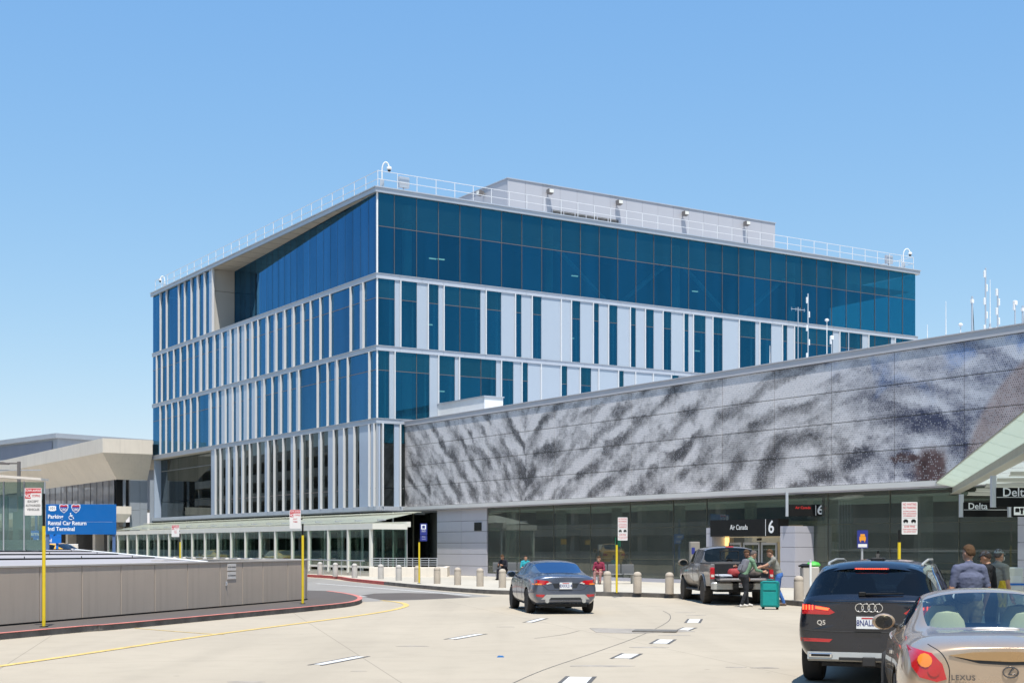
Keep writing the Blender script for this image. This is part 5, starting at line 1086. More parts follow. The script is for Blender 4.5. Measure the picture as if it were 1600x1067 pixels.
def car_shell(st, rules, mats, wheels, rw, halfw, sub=2):
    """loft half sections into a closed shell, smooth it, cut wheel arches, split into parts by material"""
    n=len(st); cols=[]; verts=[]
    for s in st:
        y=s[0]; zb,wb,zs,ws,zm,wm,zh,wh,z5,w5,z6,w6,z7,w7,z8=s[1:]
        H=[(0,zb),(wb,zb),(ws,zs),(wm,zm),(wh,zh),(w5,z5),(w6,z6),(w7,z7),(0,z8)]
        ring=[(x,y,z) for x,z in H]+[(-x,y,z) for x,z in reversed(H[1:-1])]
        cols.append(len(verts)); verts+=ring
    N=16; faces=[]; mi=[]
    for i in range(n-1):
        for k in range(N):
            k2=(k+1)%N; faces.append((cols[i]+k,cols[i+1]+k,cols[i+1]+k2,cols[i]+k2))
            j=k if k<8 else 15-k; mm=0
            for (i0,i1,j0,j1,m_) in rules:
                if i0<=i<i1 and j0<=j<j1: mm=m_
            mi.append(mm)
    for c,fl in ((cols[0],False),(cols[-1],True)):
        fs=[(c,c+1,c+15)]+[(c+j,c+j+1,c+15-j,c+16-j) for j in range(1,7)]+[(c+7,c+8,c+9)]
        for f in fs: faces.append(tuple(reversed(f)) if not fl else f); mi.append(0)
    me=bpy.data.meshes.new('shell'); me.from_pydata(verts,[],faces)
    bm=bmesh.new(); bm.from_mesh(me); bmesh.ops.recalc_face_normals(bm,faces=bm.faces)
    for f,m_ in zip(bm.faces,mi): f.material_index=m_
    cl=bm.edges.layers.float.get('crease_edge') or bm.edges.layers.float.new('crease_edge')
    bm.verts.ensure_lookup_table()
    for e in bm.edges:
        a,b=e.verts[0].index,e.verts[1].index; ka,kb=a%16,b%16
        if a//16!=b//16 and ka==kb and ka in (4,12): e[cl]=.35
        if a//16!=b//16 and ka==kb and ka in (1,15): e[cl]=.5
        if a//16==b//16 and a//16 in (0,): e[cl]=.25
        ms={f.material_index for f in e.link_faces}
        if len(ms)>1: e[cl]=max(e[cl],.45)
    bm.to_mesh(me); bm.free()
    for m_ in mats: me.materials.append(m_)
    ob=bpy.data.objects.new('shell',me); COL.objects.link(ob)
    sm=ob.modifiers.new('s','SUBSURF'); sm.levels=sub; sm.render_levels=sub
    dg=bpy.context.evaluated_depsgraph_get(); me2=bpy.data.meshes.new_from_object(ob.evaluated_get(dg)); 
    bvh_b=bmesh.new(); bvh_b.from_mesh(me2); bvh=BVHTree.FromBMesh(bvh_b); bvh_b.free()
    ob.modifiers.clear(); ob.data=me2
    cut=[]
    for (wy,wz) in wheels:
        for sg in (-1,1):
            x0,x1=(halfw-.30,halfw+.25) if sg>0 else (-halfw-.25,-halfw+.30)
            c=MB().lathe([(rw,x0),(rw,x1)],36,(0,wy,wz),'x').mesh('c',[M['blackmatte']]*len(mats),fix=True)
            c.polygons.foreach_set('material_index',[len(mats)-1]*len(c.polygons))
            co=bpy.data.objects.new('cut',c); COL.objects.link(co); cut.append(co)
            bo=ob.modifiers.new('b','BOOLEAN'); bo.operation='DIFFERENCE'; bo.object=co; bo.solver='EXACT'
    dg=bpy.context.evaluated_depsgraph_get(); dg.update(); me3=bpy.data.meshes.new_from_object(ob.evaluated_get(dg))
    for c in cut: bpy.data.objects.remove(c)
    bpy.data.objects.remove(ob)
    out={}
    for k in range(len(mats)):
        bm=bmesh.new(); bm.from_mesh(me3); bmesh.ops.delete(bm,geom=[f for f in bm.faces if f.material_index!=k],context='FACES')
        if not bm.faces: bm.free(); continue
        for f in bm.faces: f.material_index=0; f.smooth=True
        m2=bpy.data.meshes.new('part'); bm.to_mesh(m2); bm.free(); m2.materials.append(mats[k])
        try: m2.set_sharp_from_angle(angle=R(38))
        except Exception: pass
        out[k]=m2
    return out,bvh
def decal(bvh, poly, axis, m_, parent, name, off=.006, rings=4, res=.04, rot_side=1):
    """patch that follows the body: poly in (x,z) seen from behind ('rear') or (y,z) seen from a side"""
    P=[Vector((p[0],p[1])) for p in poly]; B=[]
    for a,b in zip(P,P[1:]+P[:1]):
        k=max(1,int((b-a).length/res))
        B+=[a.lerp(b,i/k) for i in range(k)]
    c=sum(B,Vector((0,0)))/len(B); vs=[]; N=len(B)
    def cast(p,o):
        if axis=='rear': hit=bvh.ray_cast(Vector((p.x,-2,p.y)),Vector((0,1,0))); n0=Vector((0,-1,0))
        elif axis=='top': hit=bvh.ray_cast(Vector((p.x,p.y,4)),Vector((0,0,-1))); n0=Vector((0,0,1))
        else: hit=bvh.ray_cast(Vector((3*rot_side,p.x,p.y)),Vector((-rot_side,0,0))); n0=Vector((rot_side,0,0))
        if hit[0] is None:
            return None
        nn=hit[1]; nn=nn if nn.dot(n0)>0 else -nn
        return hit[0]+(nn*.5+n0*.5).normalized()*o
    last=None
    for t in [1.0]+[1-(k+1)/rings for k in range(rings)]:
        for b in B:
            h=cast(c+(b-c)*t,off)
            if h is None: h=last if last is not None else Vector((0,0,0))
            last=h; vs.append(h)
    fs=[]
    for k in range(rings):
        for i in range(N): j=(i+1)%N; fs.append((k*N+i,k*N+j,(k+1)*N+j,(k+1)*N+i))
    back=len(vs)
    for b in B:
        h=cast(b,-.012); vs.append(h if h is not None else vs[0])
    for i in range(N): j=(i+1)%N; fs.append((back+i,back+j,j,i))
    mb=MB().add(vs,fs); return mb.build(name,m_,parent,smooth=True,fix=True)
def ptube(bvh, pts, axis, m_, parent, name, r=.012, off=.004, rot_side=1, closed=False):
    out=[]
    pp=spline([(a,b,0) for a,b in pts],5,closed)
    for p in pp:
        if axis=='rear': h=bvh.ray_cast(Vector((p.x,-2,p.y)),Vector((0,1,0))); 
        else: h=bvh.ray_cast(Vector((3*rot_side,p.x,p.y)),Vector((-rot_side,0,0)))
        if h[0] is not None: out.append(h[0]+(Vector((0,-off,0)) if axis=='rear' else Vector((rot_side*off,0,0))))
    if len(out)>1: return MB().tube(out,r,6).build(name,m_,parent,smooth=True)
def wheel(parent, x, y, r, w, tm_='tyre', spokes=5, rimr=.68):
    sg=1 if x>0 else -1
    t=MB().lathe([(r*rimr,-w/2),(r*.93,-w/2-.004),(r,-w/2+.03),(r,w/2-.03),(r*.93,w/2+.004),(r*rimr,w/2)],32,(0,0,0),'x').build('wheel',M[tm_],parent,smooth=50); t.location=(x,y,r)
    rm=MB(); xo=sg*(w/2-.035)
    rm.lathe([(r*rimr,-w/2+.01),(r*rimr,w/2-.005),(r*rimr-.02,w/2-.005),(r*rimr-.025,-w/2+.01)],32,(0,0,0),'x'); rm.lathe([(.001,xo-sg*.03),(.075,xo-sg*.03),(.07,xo+sg*.012),(.001,xo+sg*.015)],16,(0,0,0),'x')
    for k in range(spokes):
        a=2*math.pi*k/spokes+.3
        for d in (-.13,.13):
            rm.tube([(xo,.05*math.cos(a),.05*math.sin(a)),(xo+sg*.008,r*(rimr-.03)*math.cos(a+d),r*(rimr-.03)*math.sin(a+d))],.021,6)
    rm.build('rim',M['rim'],t,smooth=True,fix=True); MB().lathe([(.001,-.02),(r*rimr-.02,-.02),(r*rimr-.02,.0),(.001,.0)],24,(xo-sg*.06,0,0),'x').build('brake_disc',M['cabin'],t)
    return t
def mirror(parent, x, y, z, m_, s=1.0, shape='box'):
    sg=1 if x>0 else -1
    e=MB(); pts=[]
    for i in range(9):
        a=math.pi*i/8; pts.append((.001+.115*s*math.sin(a),-.13*s*math.cos(a)))
    e.lathe(pts,14,(0,0,0),'x').xf(Matrix.Diagonal((1,.55,.82,1)))
    o=e.build('mirror',m_,parent,smooth=True); o.location=(x+sg*.10,y,z)
    MB().tube([(-sg*.16*s,.02,-.05*s),(0,.01,-.02)],.022,6).build('mirror_arm',M['trimblack'],o)
    g=MB().lathe([(.001,-.006),(.085*s,-.006),(.085*s,0),(.001,0)],16,(0,0,0),'y').xf(Matrix.Diagonal((1.15,1,.9,1))).build('mirror_glass',M['cg'],o); g.location=(0,-.066*s,0)
    return o
def licence(parent, x, y, z, text, w=.33, h=.17, frame='chrome', tilt=0):
    e=empty('licence_plate',(x,y,z)); e.parent=parent; e.rotation_euler=(tilt,0,0)
    MB().bbox(-w/2-.012,w/2+.012,-.012,.0,-h/2-.012,h/2+.012,.004).build('plate_frame',M[frame],e); MB().box(-w/2,w/2,-.015,-.0125,-h/2,h/2).build('plate_sheet',M['plate_w'],e)
    txt(text,h*.70,M['plate_t'],e,(0,-.0165,-.008),align='CENTER',ext=.001,sx=.72,name='plate_number',bold=.001)
    MB().box(-.09,.09,-.0165,-.0152,h/2-.03,h/2-.012).build('state_print',M['tailred'],e)
    return e
def seat(parent,x,y,z,m_,s=1.0):
    P=[(.001,.62*s),(.11*s,.60*s),(.17*s,.52*s),(.19*s,.42*s),(.22*s,.38*s),(.235*s,.2*s),(.23*s,0)]
    e=MB().lathe([(r,h) for r,h in reversed(P)],18,(0,0,0)).xf(Matrix.Diagonal((1,.38,1,1))).build('seat_back',m_,parent,smooth=True); e.location=(x,y,z); return e

def gear(parent, wy, hw, L, zb):                           # dark underbody pan + exhaust
    MB().bbox(-hw+.25,hw-.25,.35,L-.4,zb-.06,zb+.06,.03).build('underbody',M['cabin'],parent)

# ---- grey sedan
def sedan(name, P, phi, lab, body, detail=True, plate='8XKR214', glassm='cg_blue', cat='car'):
    e=empty(name,P,-phi,lab,cat)
    st=[(0.00,.36,.62,.44,.74,.62,.80,.90,.72,.965,.62,.985,.46,.99,.25,.995),
        (0.10,.27,.70,.40,.84,.62,.885,.93,.81,1.02,.70,1.05,.50,1.06,.28,1.065),
        (0.62,.21,.74,.36,.90,.64,.92,.95,.86,1.04,.745,1.075,.60,1.09,.32,1.10),
        (1.52,.20,.76,.34,.91,.64,.925,.955,.885,1.02,.80,1.325,.60,1.375,.40,1.39),
        (1.95,.20,.76,.34,.915,.64,.925,.955,.89,1.01,.82,1.365,.61,1.415,.42,1.435),
        (2.75,.20,.76,.34,.915,.64,.925,.95,.89,1.0,.825,1.37,.605,1.425,.42,1.445),
        (3.25,.20,.76,.34,.915,.64,.92,.945,.88,.99,.82,1.30,.60,1.365,.42,1.385),
        (4.02,.20,.74,.34,.90,.62,.91,.92,.86,.96,.79,.985,.62,1.005,.35,1.015),
        (4.62,.22,.70,.36,.84,.60,.86,.80,.78,.84,.70,.87,.52,.885,.3,.89),
        (4.90,.30,.50,.40,.62,.54,.66,.66,.60,.70,.52,.72,.4,.73,.22,.735)]
    rules=[(2,3,6,8,1),(3,7,5,6,1),(6,7,6,8,1),(2,3,5,6,0)]
    parts,bvh=car_shell(st,rules,[body,M[glassm],M['blackmatte']],[(1.02,.335),(3.84,.335)],.385,.925)
    for k,nm in ((0,'body'),(1,'windows'),(2,'wheel_wells')):
        if k in parts: o=bpy.data.objects.new(nm,parts[k]); COL.objects.link(o); o.parent=e
    MB().bbox(-.72,.72,1.3,3.6,.86,.90,.02).build('cabin_floor',M['cabin'],e)
    for x in (-.36,.36): seat(e,x,1.75,.62,M['cabin'],1.0); seat(e,x,2.75,.62,M['cabin'],1.05)
    for x in (-.80,.80):
        for y in (1.02,3.84): wheel(e,x,y,.335,.215)
    for s in (-1,1): mirror(e,s*.90,3.15,1.02,body,1.0)
    gear(e,0,.9,4.9,.24)
    if not detail: 
        for s in (-1,1): decal(bvh,[(s*.48,.86),(s*.80,.90),(s*.80,.76),(s*.52,.77)],'rear',M['tailred'],e,'tail_lamp')
        return e,bvh
    for s in (-1,1):
        lamp=decal(bvh,[(s*.37,.835),(s*.50,.90),(s*.86,.93),(s*.865,.79),(s*.64,.785)],'rear',M['tailred'],e,'tail_lamp')
        decal(bvh,[(s*.64,.825),(s*.85,.83),(s*.85,.79),(s*.65,.79)],'rear',M['tailamber'],lamp,'amber_lens',.012,2)
        decal(bvh,[(s*.37,.835),(s*.44,.862),(s*.53,.82),(s*.50,.80)],'rear',M['tailclear'],lamp,'clear_lens',.012,2)
        decal(bvh,[(s*.56,.53),(s*.80,.535),(s*.78,.475),(s*.60,.455)],'rear',M['tailred'],e,'reflector')
        MB().lathe([(.055,0),(.06,.02),(.06,.12),(.03,.12)],14,(s*.50,-.01,.36),'y').build('exhaust_tip',M['bumpsilver'],e,smooth=True)
    decal(bvh,[(-.36,.83),(.36,.83),(.30,.70),(-.30,.70)],'rear',M['p_dark'],e,'plate_recess',.004)
    licence(e,0,-.012,.765,plate)
    decal(bvh,[(-.52,.53),(.52,.53),(.66,.40),(-.66,.40)],'rear',M['bumpsilver'],e,'rear_valance',.008)
    decal(bvh,[(-.40,.45),(.40,.45),(.45,.385),(-.45,.385)],'rear',M['trimblack'],e,'diffuser',.014)
    ptube(bvh,[(-.64,.78),(-.55,.72),(-.46,.655),(0,.645),(.46,.655),(.55,.72),(.64,.78)],'rear',M['trimblack'],e,'lid_gap',.006,-.001)
    MB().lathe([(.045,0),(.05,.008),(.03,.012)],16,(0,-.0,.925),'y').xf(Matrix.Diagonal((1.2,1,.8,1))).build('badge',M['chrome'],e)
    for s in (-1,1):
        for y in (2.62,): decal(bvh,[(y-.03,1.06),(y+.03,1.06),(y+.03,1.33),(y-.03,1.33)],'side',M['trimblack'],e,'door_pillar',.004,2,.05,s)
        ptube(bvh,[(1.75,.98),(1.74,.6),(1.80,.38)],'side',M['trimblack'],e,'door_gap',.005,-.001,s); ptube(bvh,[(2.65,.98),(2.66,.6),(2.68,.36)],'side',M['trimblack'],e,'door_gap',.005,-.001,s)
        for y in (1.95,2.85): decal(bvh,[(y,.86),(y+.2,.86),(y+.2,.83),(y,.83)],'side',M['chrome'],e,'door_handle',.02,2,.05,s)
    return e,bvh
def rear_at(u,v): return G(u,v)
R0=G(866,957); sedan('sedan_car',Vector((R0.x+.28,R0.y-.85,0)),R(-8.5),'grey-blue sedan driving away in the middle of the road',M['p_grey'])
# a dark car ahead of the black one, mostly hidden
e,_=sedan('parked_car',Vector((6.75,25.6,0)),R(14),'dark parked car mostly hidden ahead of the black SUV',M['p_dark'],False,glassm='cg_light')
dr=empty('open_door',(.93,3.05,0)); dr.parent=e; dr.rotation_euler=(0,0,R(-62))
MB().bbox(-.03,.03,-1.0,0,.35,.95,.02).build('door_skin',M['p_dark'],dr); MB().tube([(0,-.98,.95),(-.08,-.9,1.40),(-.10,-.35,1.46),(0,0,1.0)],.03,8).build('window_frame',M['chrome'],dr); MB().add([(0,-.96,.96),(-.08,-.88,1.38),(-.09,-.36,1.44),(0,-.02,.98)],[(0,1,2,3)]).build('door_glass',M['cg_light'],dr)
# taxis behind the roof and inside the pick-up lane
tx,_=sedan('taxi_cab',Vector((X(142,80),78.5,.12)),R(-62),'yellow taxi van showing above the pale ramp roof at left',M['p_taxi'],False,glassm='cg',cat='taxi'); tx.scale=(1,1,1.34)
sedan('taxi_cab',lw(-.9,10,.15),R(-32.6),'yellow taxi cab nearer the glazed walkway end, seen through its panes',M['p_taxi'],False,glassm='cg',cat='taxi')
sedan('taxi_cab',lw(-.9,22,.15),R(-32.6),'yellow taxi cab farther along behind the walkway panes',M['p_taxi'],False,glassm='cg',cat='taxi')

# ---- black SUV
def suv(P,phi):
    e=empty('black_suv',P,-phi,'black SUV with lit tail lamps braking in front of the champagne coupe','car')
    st=[(0.00,.42,.62,.50,.78,.70,.86,1.01,.82,1.08,.78,1.11,.60,1.12,.34,1.125),
        (0.10,.33,.70,.46,.885,.72,.935,1.04,.88,1.14,.84,1.175,.66,1.185,.38,1.19),
        (0.40,.26,.74,.42,.93,.72,.945,1.05,.90,1.16,.865,1.50,.70,1.56,.46,1.58),
        (0.66,.25,.74,.41,.935,.72,.945,1.05,.905,1.15,.875,1.54,.71,1.61,.46,1.635),
        (1.60,.25,.75,.40,.94,.70,.945,1.03,.915,1.11,.89,1.56,.71,1.63,.47,1.655),
        (2.50,.25,.75,.40,.94,.70,.945,1.0,.915,1.06,.89,1.555,.705,1.625,.47,1.65),
        (3.05,.25,.75,.40,.94,.70,.94,.99,.91,1.05,.88,1.48,.69,1.56,.46,1.585),
        (3.80,.25,.74,.40,.92,.68,.93,.98,.90,1.02,.85,1.05,.66,1.09,.4,1.105),
        (4.40,.28,.70,.42,.87,.66,.88,.88,.82,.92,.75,.95,.55,.97,.32,.98),
        (4.66,.38,.52,.46,.66,.62,.70,.74,.66,.78,.58,.80,.42,.81,.24,.815)]
    rules=[(1,2,5,8,1),(3,6,5,6,1),(6,7,6,8,1)]
    parts,bvh=car_shell(st,rules,[M['p_black'],M['cg'],M['blackmatte']],[(.92,.365),(3.74,.365)],.42,.945)
    for k,nm in ((0,'body'),(1,'windows'),(2,'wheel_wells')):
        o=bpy.data.objects.new(nm,parts[k]); COL.objects.link(o); o.parent=e
    MB().bbox(-.78,.78,.5,3.7,.92,.96,.02).build('cabin_floor',M['cabin'],e)
    for x in (-.38,.38): seat(e,x,1.55,.75,M['cabin'],1.0); seat(e,x,2.5,.75,M['cabin'],1.1)
    for x in (-.82,.82):
        for y in (.92,3.74): wheel(e,x,y,.365,.24)
    for s in (-1,1): mirror(e,s*.93,3.15,1.08,M['p_black'],1.15)
    gear(e,0,.9,4.6,.30)
    # roof spoiler with high brake lamp
    sv=[]; sf=[]; ns_=12
    for i_ in range(ns_+1):
        x=-.63+1.26*i_/ns_; f=(abs(x)/.63)**2.4
        for (yy,zz_) in ((.31,1.535),(.40,1.588),(.62,1.622),(.62,1.56),(.36,1.52)): sv.append((x,yy+.10*f,zz_-.065*f))
    for i_ in range(ns_):
        for k_ in range(5): k2=(k_+1)%5; sf.append((i_*5+k_,i_*5+k2,i_*5+5+k2,i_*5+5+k_))
    sf+=[(0,1,2,3,4),tuple(ns_*5+k_ for k_ in (4,3,2,1,0))]
    MB().add(sv,sf).build('spoiler',M['p_black'],e,smooth=True,fix=True)
    sp_=MB().bbox(-.22,.22,.312,.335,1.518,1.536,.004).build('high_brake_lamp',M['tailred'],e)
    for k in range(14): bp('lamp_cell',sp_,M['taillit'],-.20+.029*k,-.184+.029*k,.305,.3115,1.521,1.533)
    for s in (-1,1):
        MB().tube([(s*.60,.70,1.56),(s*.615,.85,1.595),(s*.62,1.6,1.635),(s*.62,2.4,1.63),(s*.60,2.65,1.58)],.017,8).build('roof_rail',M['bumpsilver'],e,smooth=True)
    MB().prism_x([(1.05,1.64),(1.32,1.655),(1.10,1.72)],-.02,.02).build('roof_fin',M['black'],e,fix=True); MB().tube([(0,1.12,1.66),(0,1.10,1.76)],.012,6).build('roof_aerial',M['black'],e); MB().bbox(-.09,.09,1.02,1.3,1.63,1.665,.02).build('fin_base',M['black'],e)
    for s in (-1,1):
        lamp=decal(bvh,[(s*.43,.965),(s*.50,1.015),(s*.62,1.045),(s*.90,1.075),(s*.915,.93),(s*.80,.94),(s*.50,.935)],'rear',M['tailred'],e,'tail_lamp',.010)
        decal(bvh,[(s*.50,1.018),(s*.68,1.045),(s*.68,1.01),(s*.52,.99)],'rear',M['taillit'],lamp,'lit_strip',.015,2)
        for k in range(4): x=s*(.71+.040*k); decal(bvh,[(x,1.055),(x+s*.016,1.057),(x+s*.016,.995),(x,.995)],'rear',M['taillit'],lamp,'lit_cell',.015,2)
        decal(bvh,[(s*.46,.62),(s*.88,.63),(s*.88,.585),(s*.50,.58)],'rear',M['tailred'],e,'bumper_reflector',.008,3)
    decal(bvh,[(-.80,.935),(.80,.935),(.74,.75),(-.74,.75)],'rear',M['p_black'],e,'number_panel',.003)
    ptube(bvh,[(-.86,.735),(-.6,.72),(0,.715),(.6,.72),(.86,.735)],'rear',M['trimblack'],e,'hatch_gap',.007,-.001)
    ptube(bvh,[(-.86,1.11),(0,1.095),(.86,1.11)],'rear',M['p_black'],e,'hatch_crease',.010,.0)
    for k in range(4):
        x=-.118+.0787*k; mb=MB().tube([(x+.052*math.cos(a),0,.052*math.sin(a)) for a in [2*math.pi*i/20 for i in range(21)]],.0085,6); o=mb.build('ring_badge',M['chrome'],e,smooth=True); h=bvh.ray_cast(Vector((0,-2,1.03)),Vector((0,1,0)))[0]; o.location=(0,h.y-.008,1.03)
    h=bvh.ray_cast(Vector((-.60,-2,.83)),Vector((0,1,0)))[0]; txt('Q5',.085,M['chrome'],e,(-.66,h.y-.010,.83),name='model_badge',ext=.003,bold=.002)
    licence(e,.0,-.02,.84,'8NAL807',.31,.155,'trimblack')
    decal(bvh,[(-.80,.41),(.80,.41),(.86,.30+.08),(.78,.345),(-.78,.345),(-.86,.38)],'rear',M['bumpsilver'],e,'lower_guard',.012) if False else None
    MB().prism_x([(-.012,.36),(.05,.33),(.12,.40),(.0,.455)],-.78,.78).build('lower_guard',M['bumpsilver'],e,fix=True)
    for s in (-1,1): MB().bbox(min(s*.46,s*.76),max(s*.46,s*.76),-.025,.0,.385,.435,.008).build('exhaust_trim',M['chrome'],e); MB().bbox(min(s*.49,s*.73),max(s*.49,s*.73),-.028,-.0255,.395,.425,.004).build('exhaust_mouth',M['black'],e)
    MB().bbox(-.08,.08,-.04,.1,.29,.40,.008).build('tow_hitch',M['trimblack'],e); MB().bbox(-.38,.38,-.016,.02,.352,.392,.006).build('guard_slot',M['trimblack'],e)
    # wiper
    a=bvh.ray_cast(Vector((-.05,-2,1.20)),Vector((0,1,0)))[0]; b=bvh.ray_cast(Vector((.42,-2,1.205)),Vector((0,1,0)))[0]
    MB().tube([a+Vector((0,-.03,0)),b+Vector((0,-.02,.01))],[.016,.007],6).build('rear_wiper',M['black'],e); MB().bbox(-.09,.0,-.02,.03,-.02,.03,.008).build('wiper_hub',M['black'],e,loc=a+Vector((0,-.02,0)))
    for s in (-1,1):
        ptube(bvh,[(.78,1.10),(.80,1.32),(.98,1.50),(1.6,1.56),(2.5,1.55),(3.0,1.46),(3.55,1.12)],'side',M['chrome'],e,'window_trim',.010,.003,s)
        for y in (1.02,1.72,2.62): decal(bvh,[(y-.035,1.12),(y+.035,1.12),(y+.035,1.53),(y-.035,1.53)],'side',M['trimblack'],e,'door_pillar',.004,2,.05,s)
        for y in (1.72,2.66): ptube(bvh,[(y,1.03),(y-.02,.7),(y+.03,.42)],'side',M['trimblack'],e,'door_gap',.005,-.001,s)
        for y in (1.9,2.85): decal(bvh,[(y,.93),(y+.22,.93),(y+.22,.895),(y,.895)],'side',M['p_black'],e,'door_handle',.022,2,.05,s)
    return e
suv(Vector(((1336-800)/F_PX*18.75-.03,18.75-.85,0)),R(20.5))

# ---- champagne coupe
def coupe(P,phi):
    e=empty('champagne_coupe',P,-phi,'champagne metallic coupe with cream seats at the lower right corner','car')
    st=[(0.00,.36,.56,.48,.70,.66,.78,.87,.68,.92,.55,.945,.40,.955,.22,.96),
        (0.12,.26,.66,.42,.82,.66,.88,.90,.80,.975,.655,1.0,.48,1.01,.27,1.015),
        (0.60,.22,.72,.37,.895,.66,.92,.93,.86,1.015,.72,1.04,.56,1.055,.32,1.06),
        (1.12,.20,.74,.34,.905,.64,.92,.91,.875,.99,.775,1.03,.64,1.05,.36,1.06),
        (1.78,.20,.74,.34,.905,.64,.92,.915,.875,.985,.79,1.30,.60,1.37,.40,1.39),
        (2.20,.20,.74,.34,.905,.64,.92,.915,.875,.975,.795,1.335,.59,1.405,.40,1.425),
        (2.70,.20,.74,.34,.905,.64,.915,.91,.87,.965,.79,1.28,.59,1.35,.40,1.37),
        (3.35,.20,.73,.34,.895,.62,.905,.89,.85,.935,.77,.955,.60,.975,.34,.985),
        (4.15,.22,.68,.36,.83,.58,.85,.76,.77,.80,.68,.83,.5,.845,.3,.85),
        (4.50,.30,.48,.40,.60,.52,.64,.62,.58,.66,.5,.68,.38,.69,.2,.695)]
    rules=[(3,4,6,8,1),(4,6,5,6,1),(6,7,6,8,1)]
    parts,bvh=car_shell(st,rules,[M['p_champ'],M['cg_light'],M['blackmatte']],[(.98,.33),(3.60,.33)],.385,.92,3)
    for k,nm in ((0,'body'),(1,'windows'),(2,'wheel_wells')):
        o=bpy.data.objects.new(nm,parts[k]); COL.objects.link(o); o.parent=e
    MB().bbox(-.70,.70,1.05,3.3,.90,.94,.02).build('cabin_floor',M['cabin'],e); MB().bbox(-.7,.7,1.5,1.62,.80,.965,.03).build('parcel_shelf',M['seat'],e)
    for x in (-.37,.37): seat(e,x,1.72,.62,M['seat'],.92); seat(e,x,2.25,.62,M['seat'],1.0)
    for x in (-.79,.79):
        for y in (.98,3.60): wheel(e,x,y,.33,.225,spokes=7)
    gear(e,0,.9,4.5,.25)
    mirror(e,-.83,2.70,1.03,M['p_champ'],.92); mirror(e,.83,2.70,1.03,M['p_champ'],.92)
    for s in (-1,1):
        lamp=decal(bvh,[(s*.82,.935),(s*.64,.90),(s*.555,.81),(s*.52,.68),(s*.60,.655),(s*.74,.69),(s*.80,.775)],'rear',M['tailred'],e,'tail_lamp',.010,5,.03)
        h=(s*.695,.835); decal(bvh,[(h[0]+.058*math.cos(a),h[1]+.058*math.sin(a)) for a in [k*.5236 for k in range(12)]],'rear',M['tailamber'],lamp,'amber_lens',.018,3,.03)
        h=(s*.625,.75); decal(bvh,[(h[0]+.05*math.cos(a),h[1]+.05*math.sin(a)) for a in [k*.5236 for k in range(12)]],'rear',M['tailred'],lamp,'brake_lens',.018,3,.03)
        ptube(bvh,[(s*.50,.645),(s*.50,.78),(s*.56,.90),(s*.66,.965)],'rear',M['trimblack'],e,'lid_gap',.005,-.001)
    ptube(bvh,[(-.5,.645),(0,.635),(.5,.645)],'rear',M['trimblack'],e,'lid_gap',.006,-.001)
    decal(bvh,[(-.50,.885),(-.30,.915),(0,.925),(.30,.915),(.50,.885),(.30,.85),(0,.84),(-.30,.85)],'rear',M['woodtrim'],e,'lid_garnish',.014,4)
    decal(bvh,[(-.46,.872),(-.25,.847),(0,.838),(.25,.847),(.46,.872),(.25,.82),(0,.808),(-.25,.82)],'rear',M['trimblack'],e,'garnish_shadow',.006,3)
    h=bvh.ray_cast(Vector((0,-2,.75)),Vector((0,1,0)))[0]
    em=empty('oval_emblem',(0,h.y-.012,.75)); em.parent=e; em.rotation_euler=(R(-4),0,0)
    MB().tube([(.062*math.cos(a),0,.044*math.sin(a)) for a in [2*math.pi*i/28 for i in range(29)]],.0055,6).build('emblem_ring',M['darkchrome'],em,smooth=True); MB().tube([(.022,0,.036),(-.018,0,-.018),(.040,0,-.018)],.0075,6).build('emblem_letter',M['darkchrome'],em)
    h=bvh.ray_cast(Vector((-.36,-2,.695)),Vector((0,1,0)))[0]; txt('LEXUS',.060,M['darkchrome'],e,(-.485,h.y-.014,.695),rot=(R(90),0,R(-4)),name='maker_lettering',ext=.003,bold=.001,sp=1.15,sx=1.05)
    hb=bvh.ray_cast(Vector((0,1.05,4)),Vector((0,0,-1)))[0]; MB().lathe([(.001,-.02),(.10,-.012),(.13,0),(.10,.014),(.001,.018)],20,(0,0,0)).xf(Matrix.Diagonal((1.7,.35,1.0,1))).build('high_brake_lamp',M['tailclear'],e,smooth=True,loc=hb)
    for s in (-1,1):
        ptube(bvh,[(1.55,.94),(1.52,.6),(1.62,.38)],'side',M['trimblack'],e,'door_gap',.005,-.001,s); decal(bvh,[(1.75,.80),(1.97,.80),(1.97,.765),(1.75,.765)],'side',M['chrome'],e,'door_handle',.02,2,.05,s)
    ptube(bvh,[(-.8,.40),(0,.385),(.8,.40)],'rear',M['trimblack'],e,'bumper_gap',.006,-.001)
    return e
coupe(Vector((4.235,11.85,0)),R(12.5))

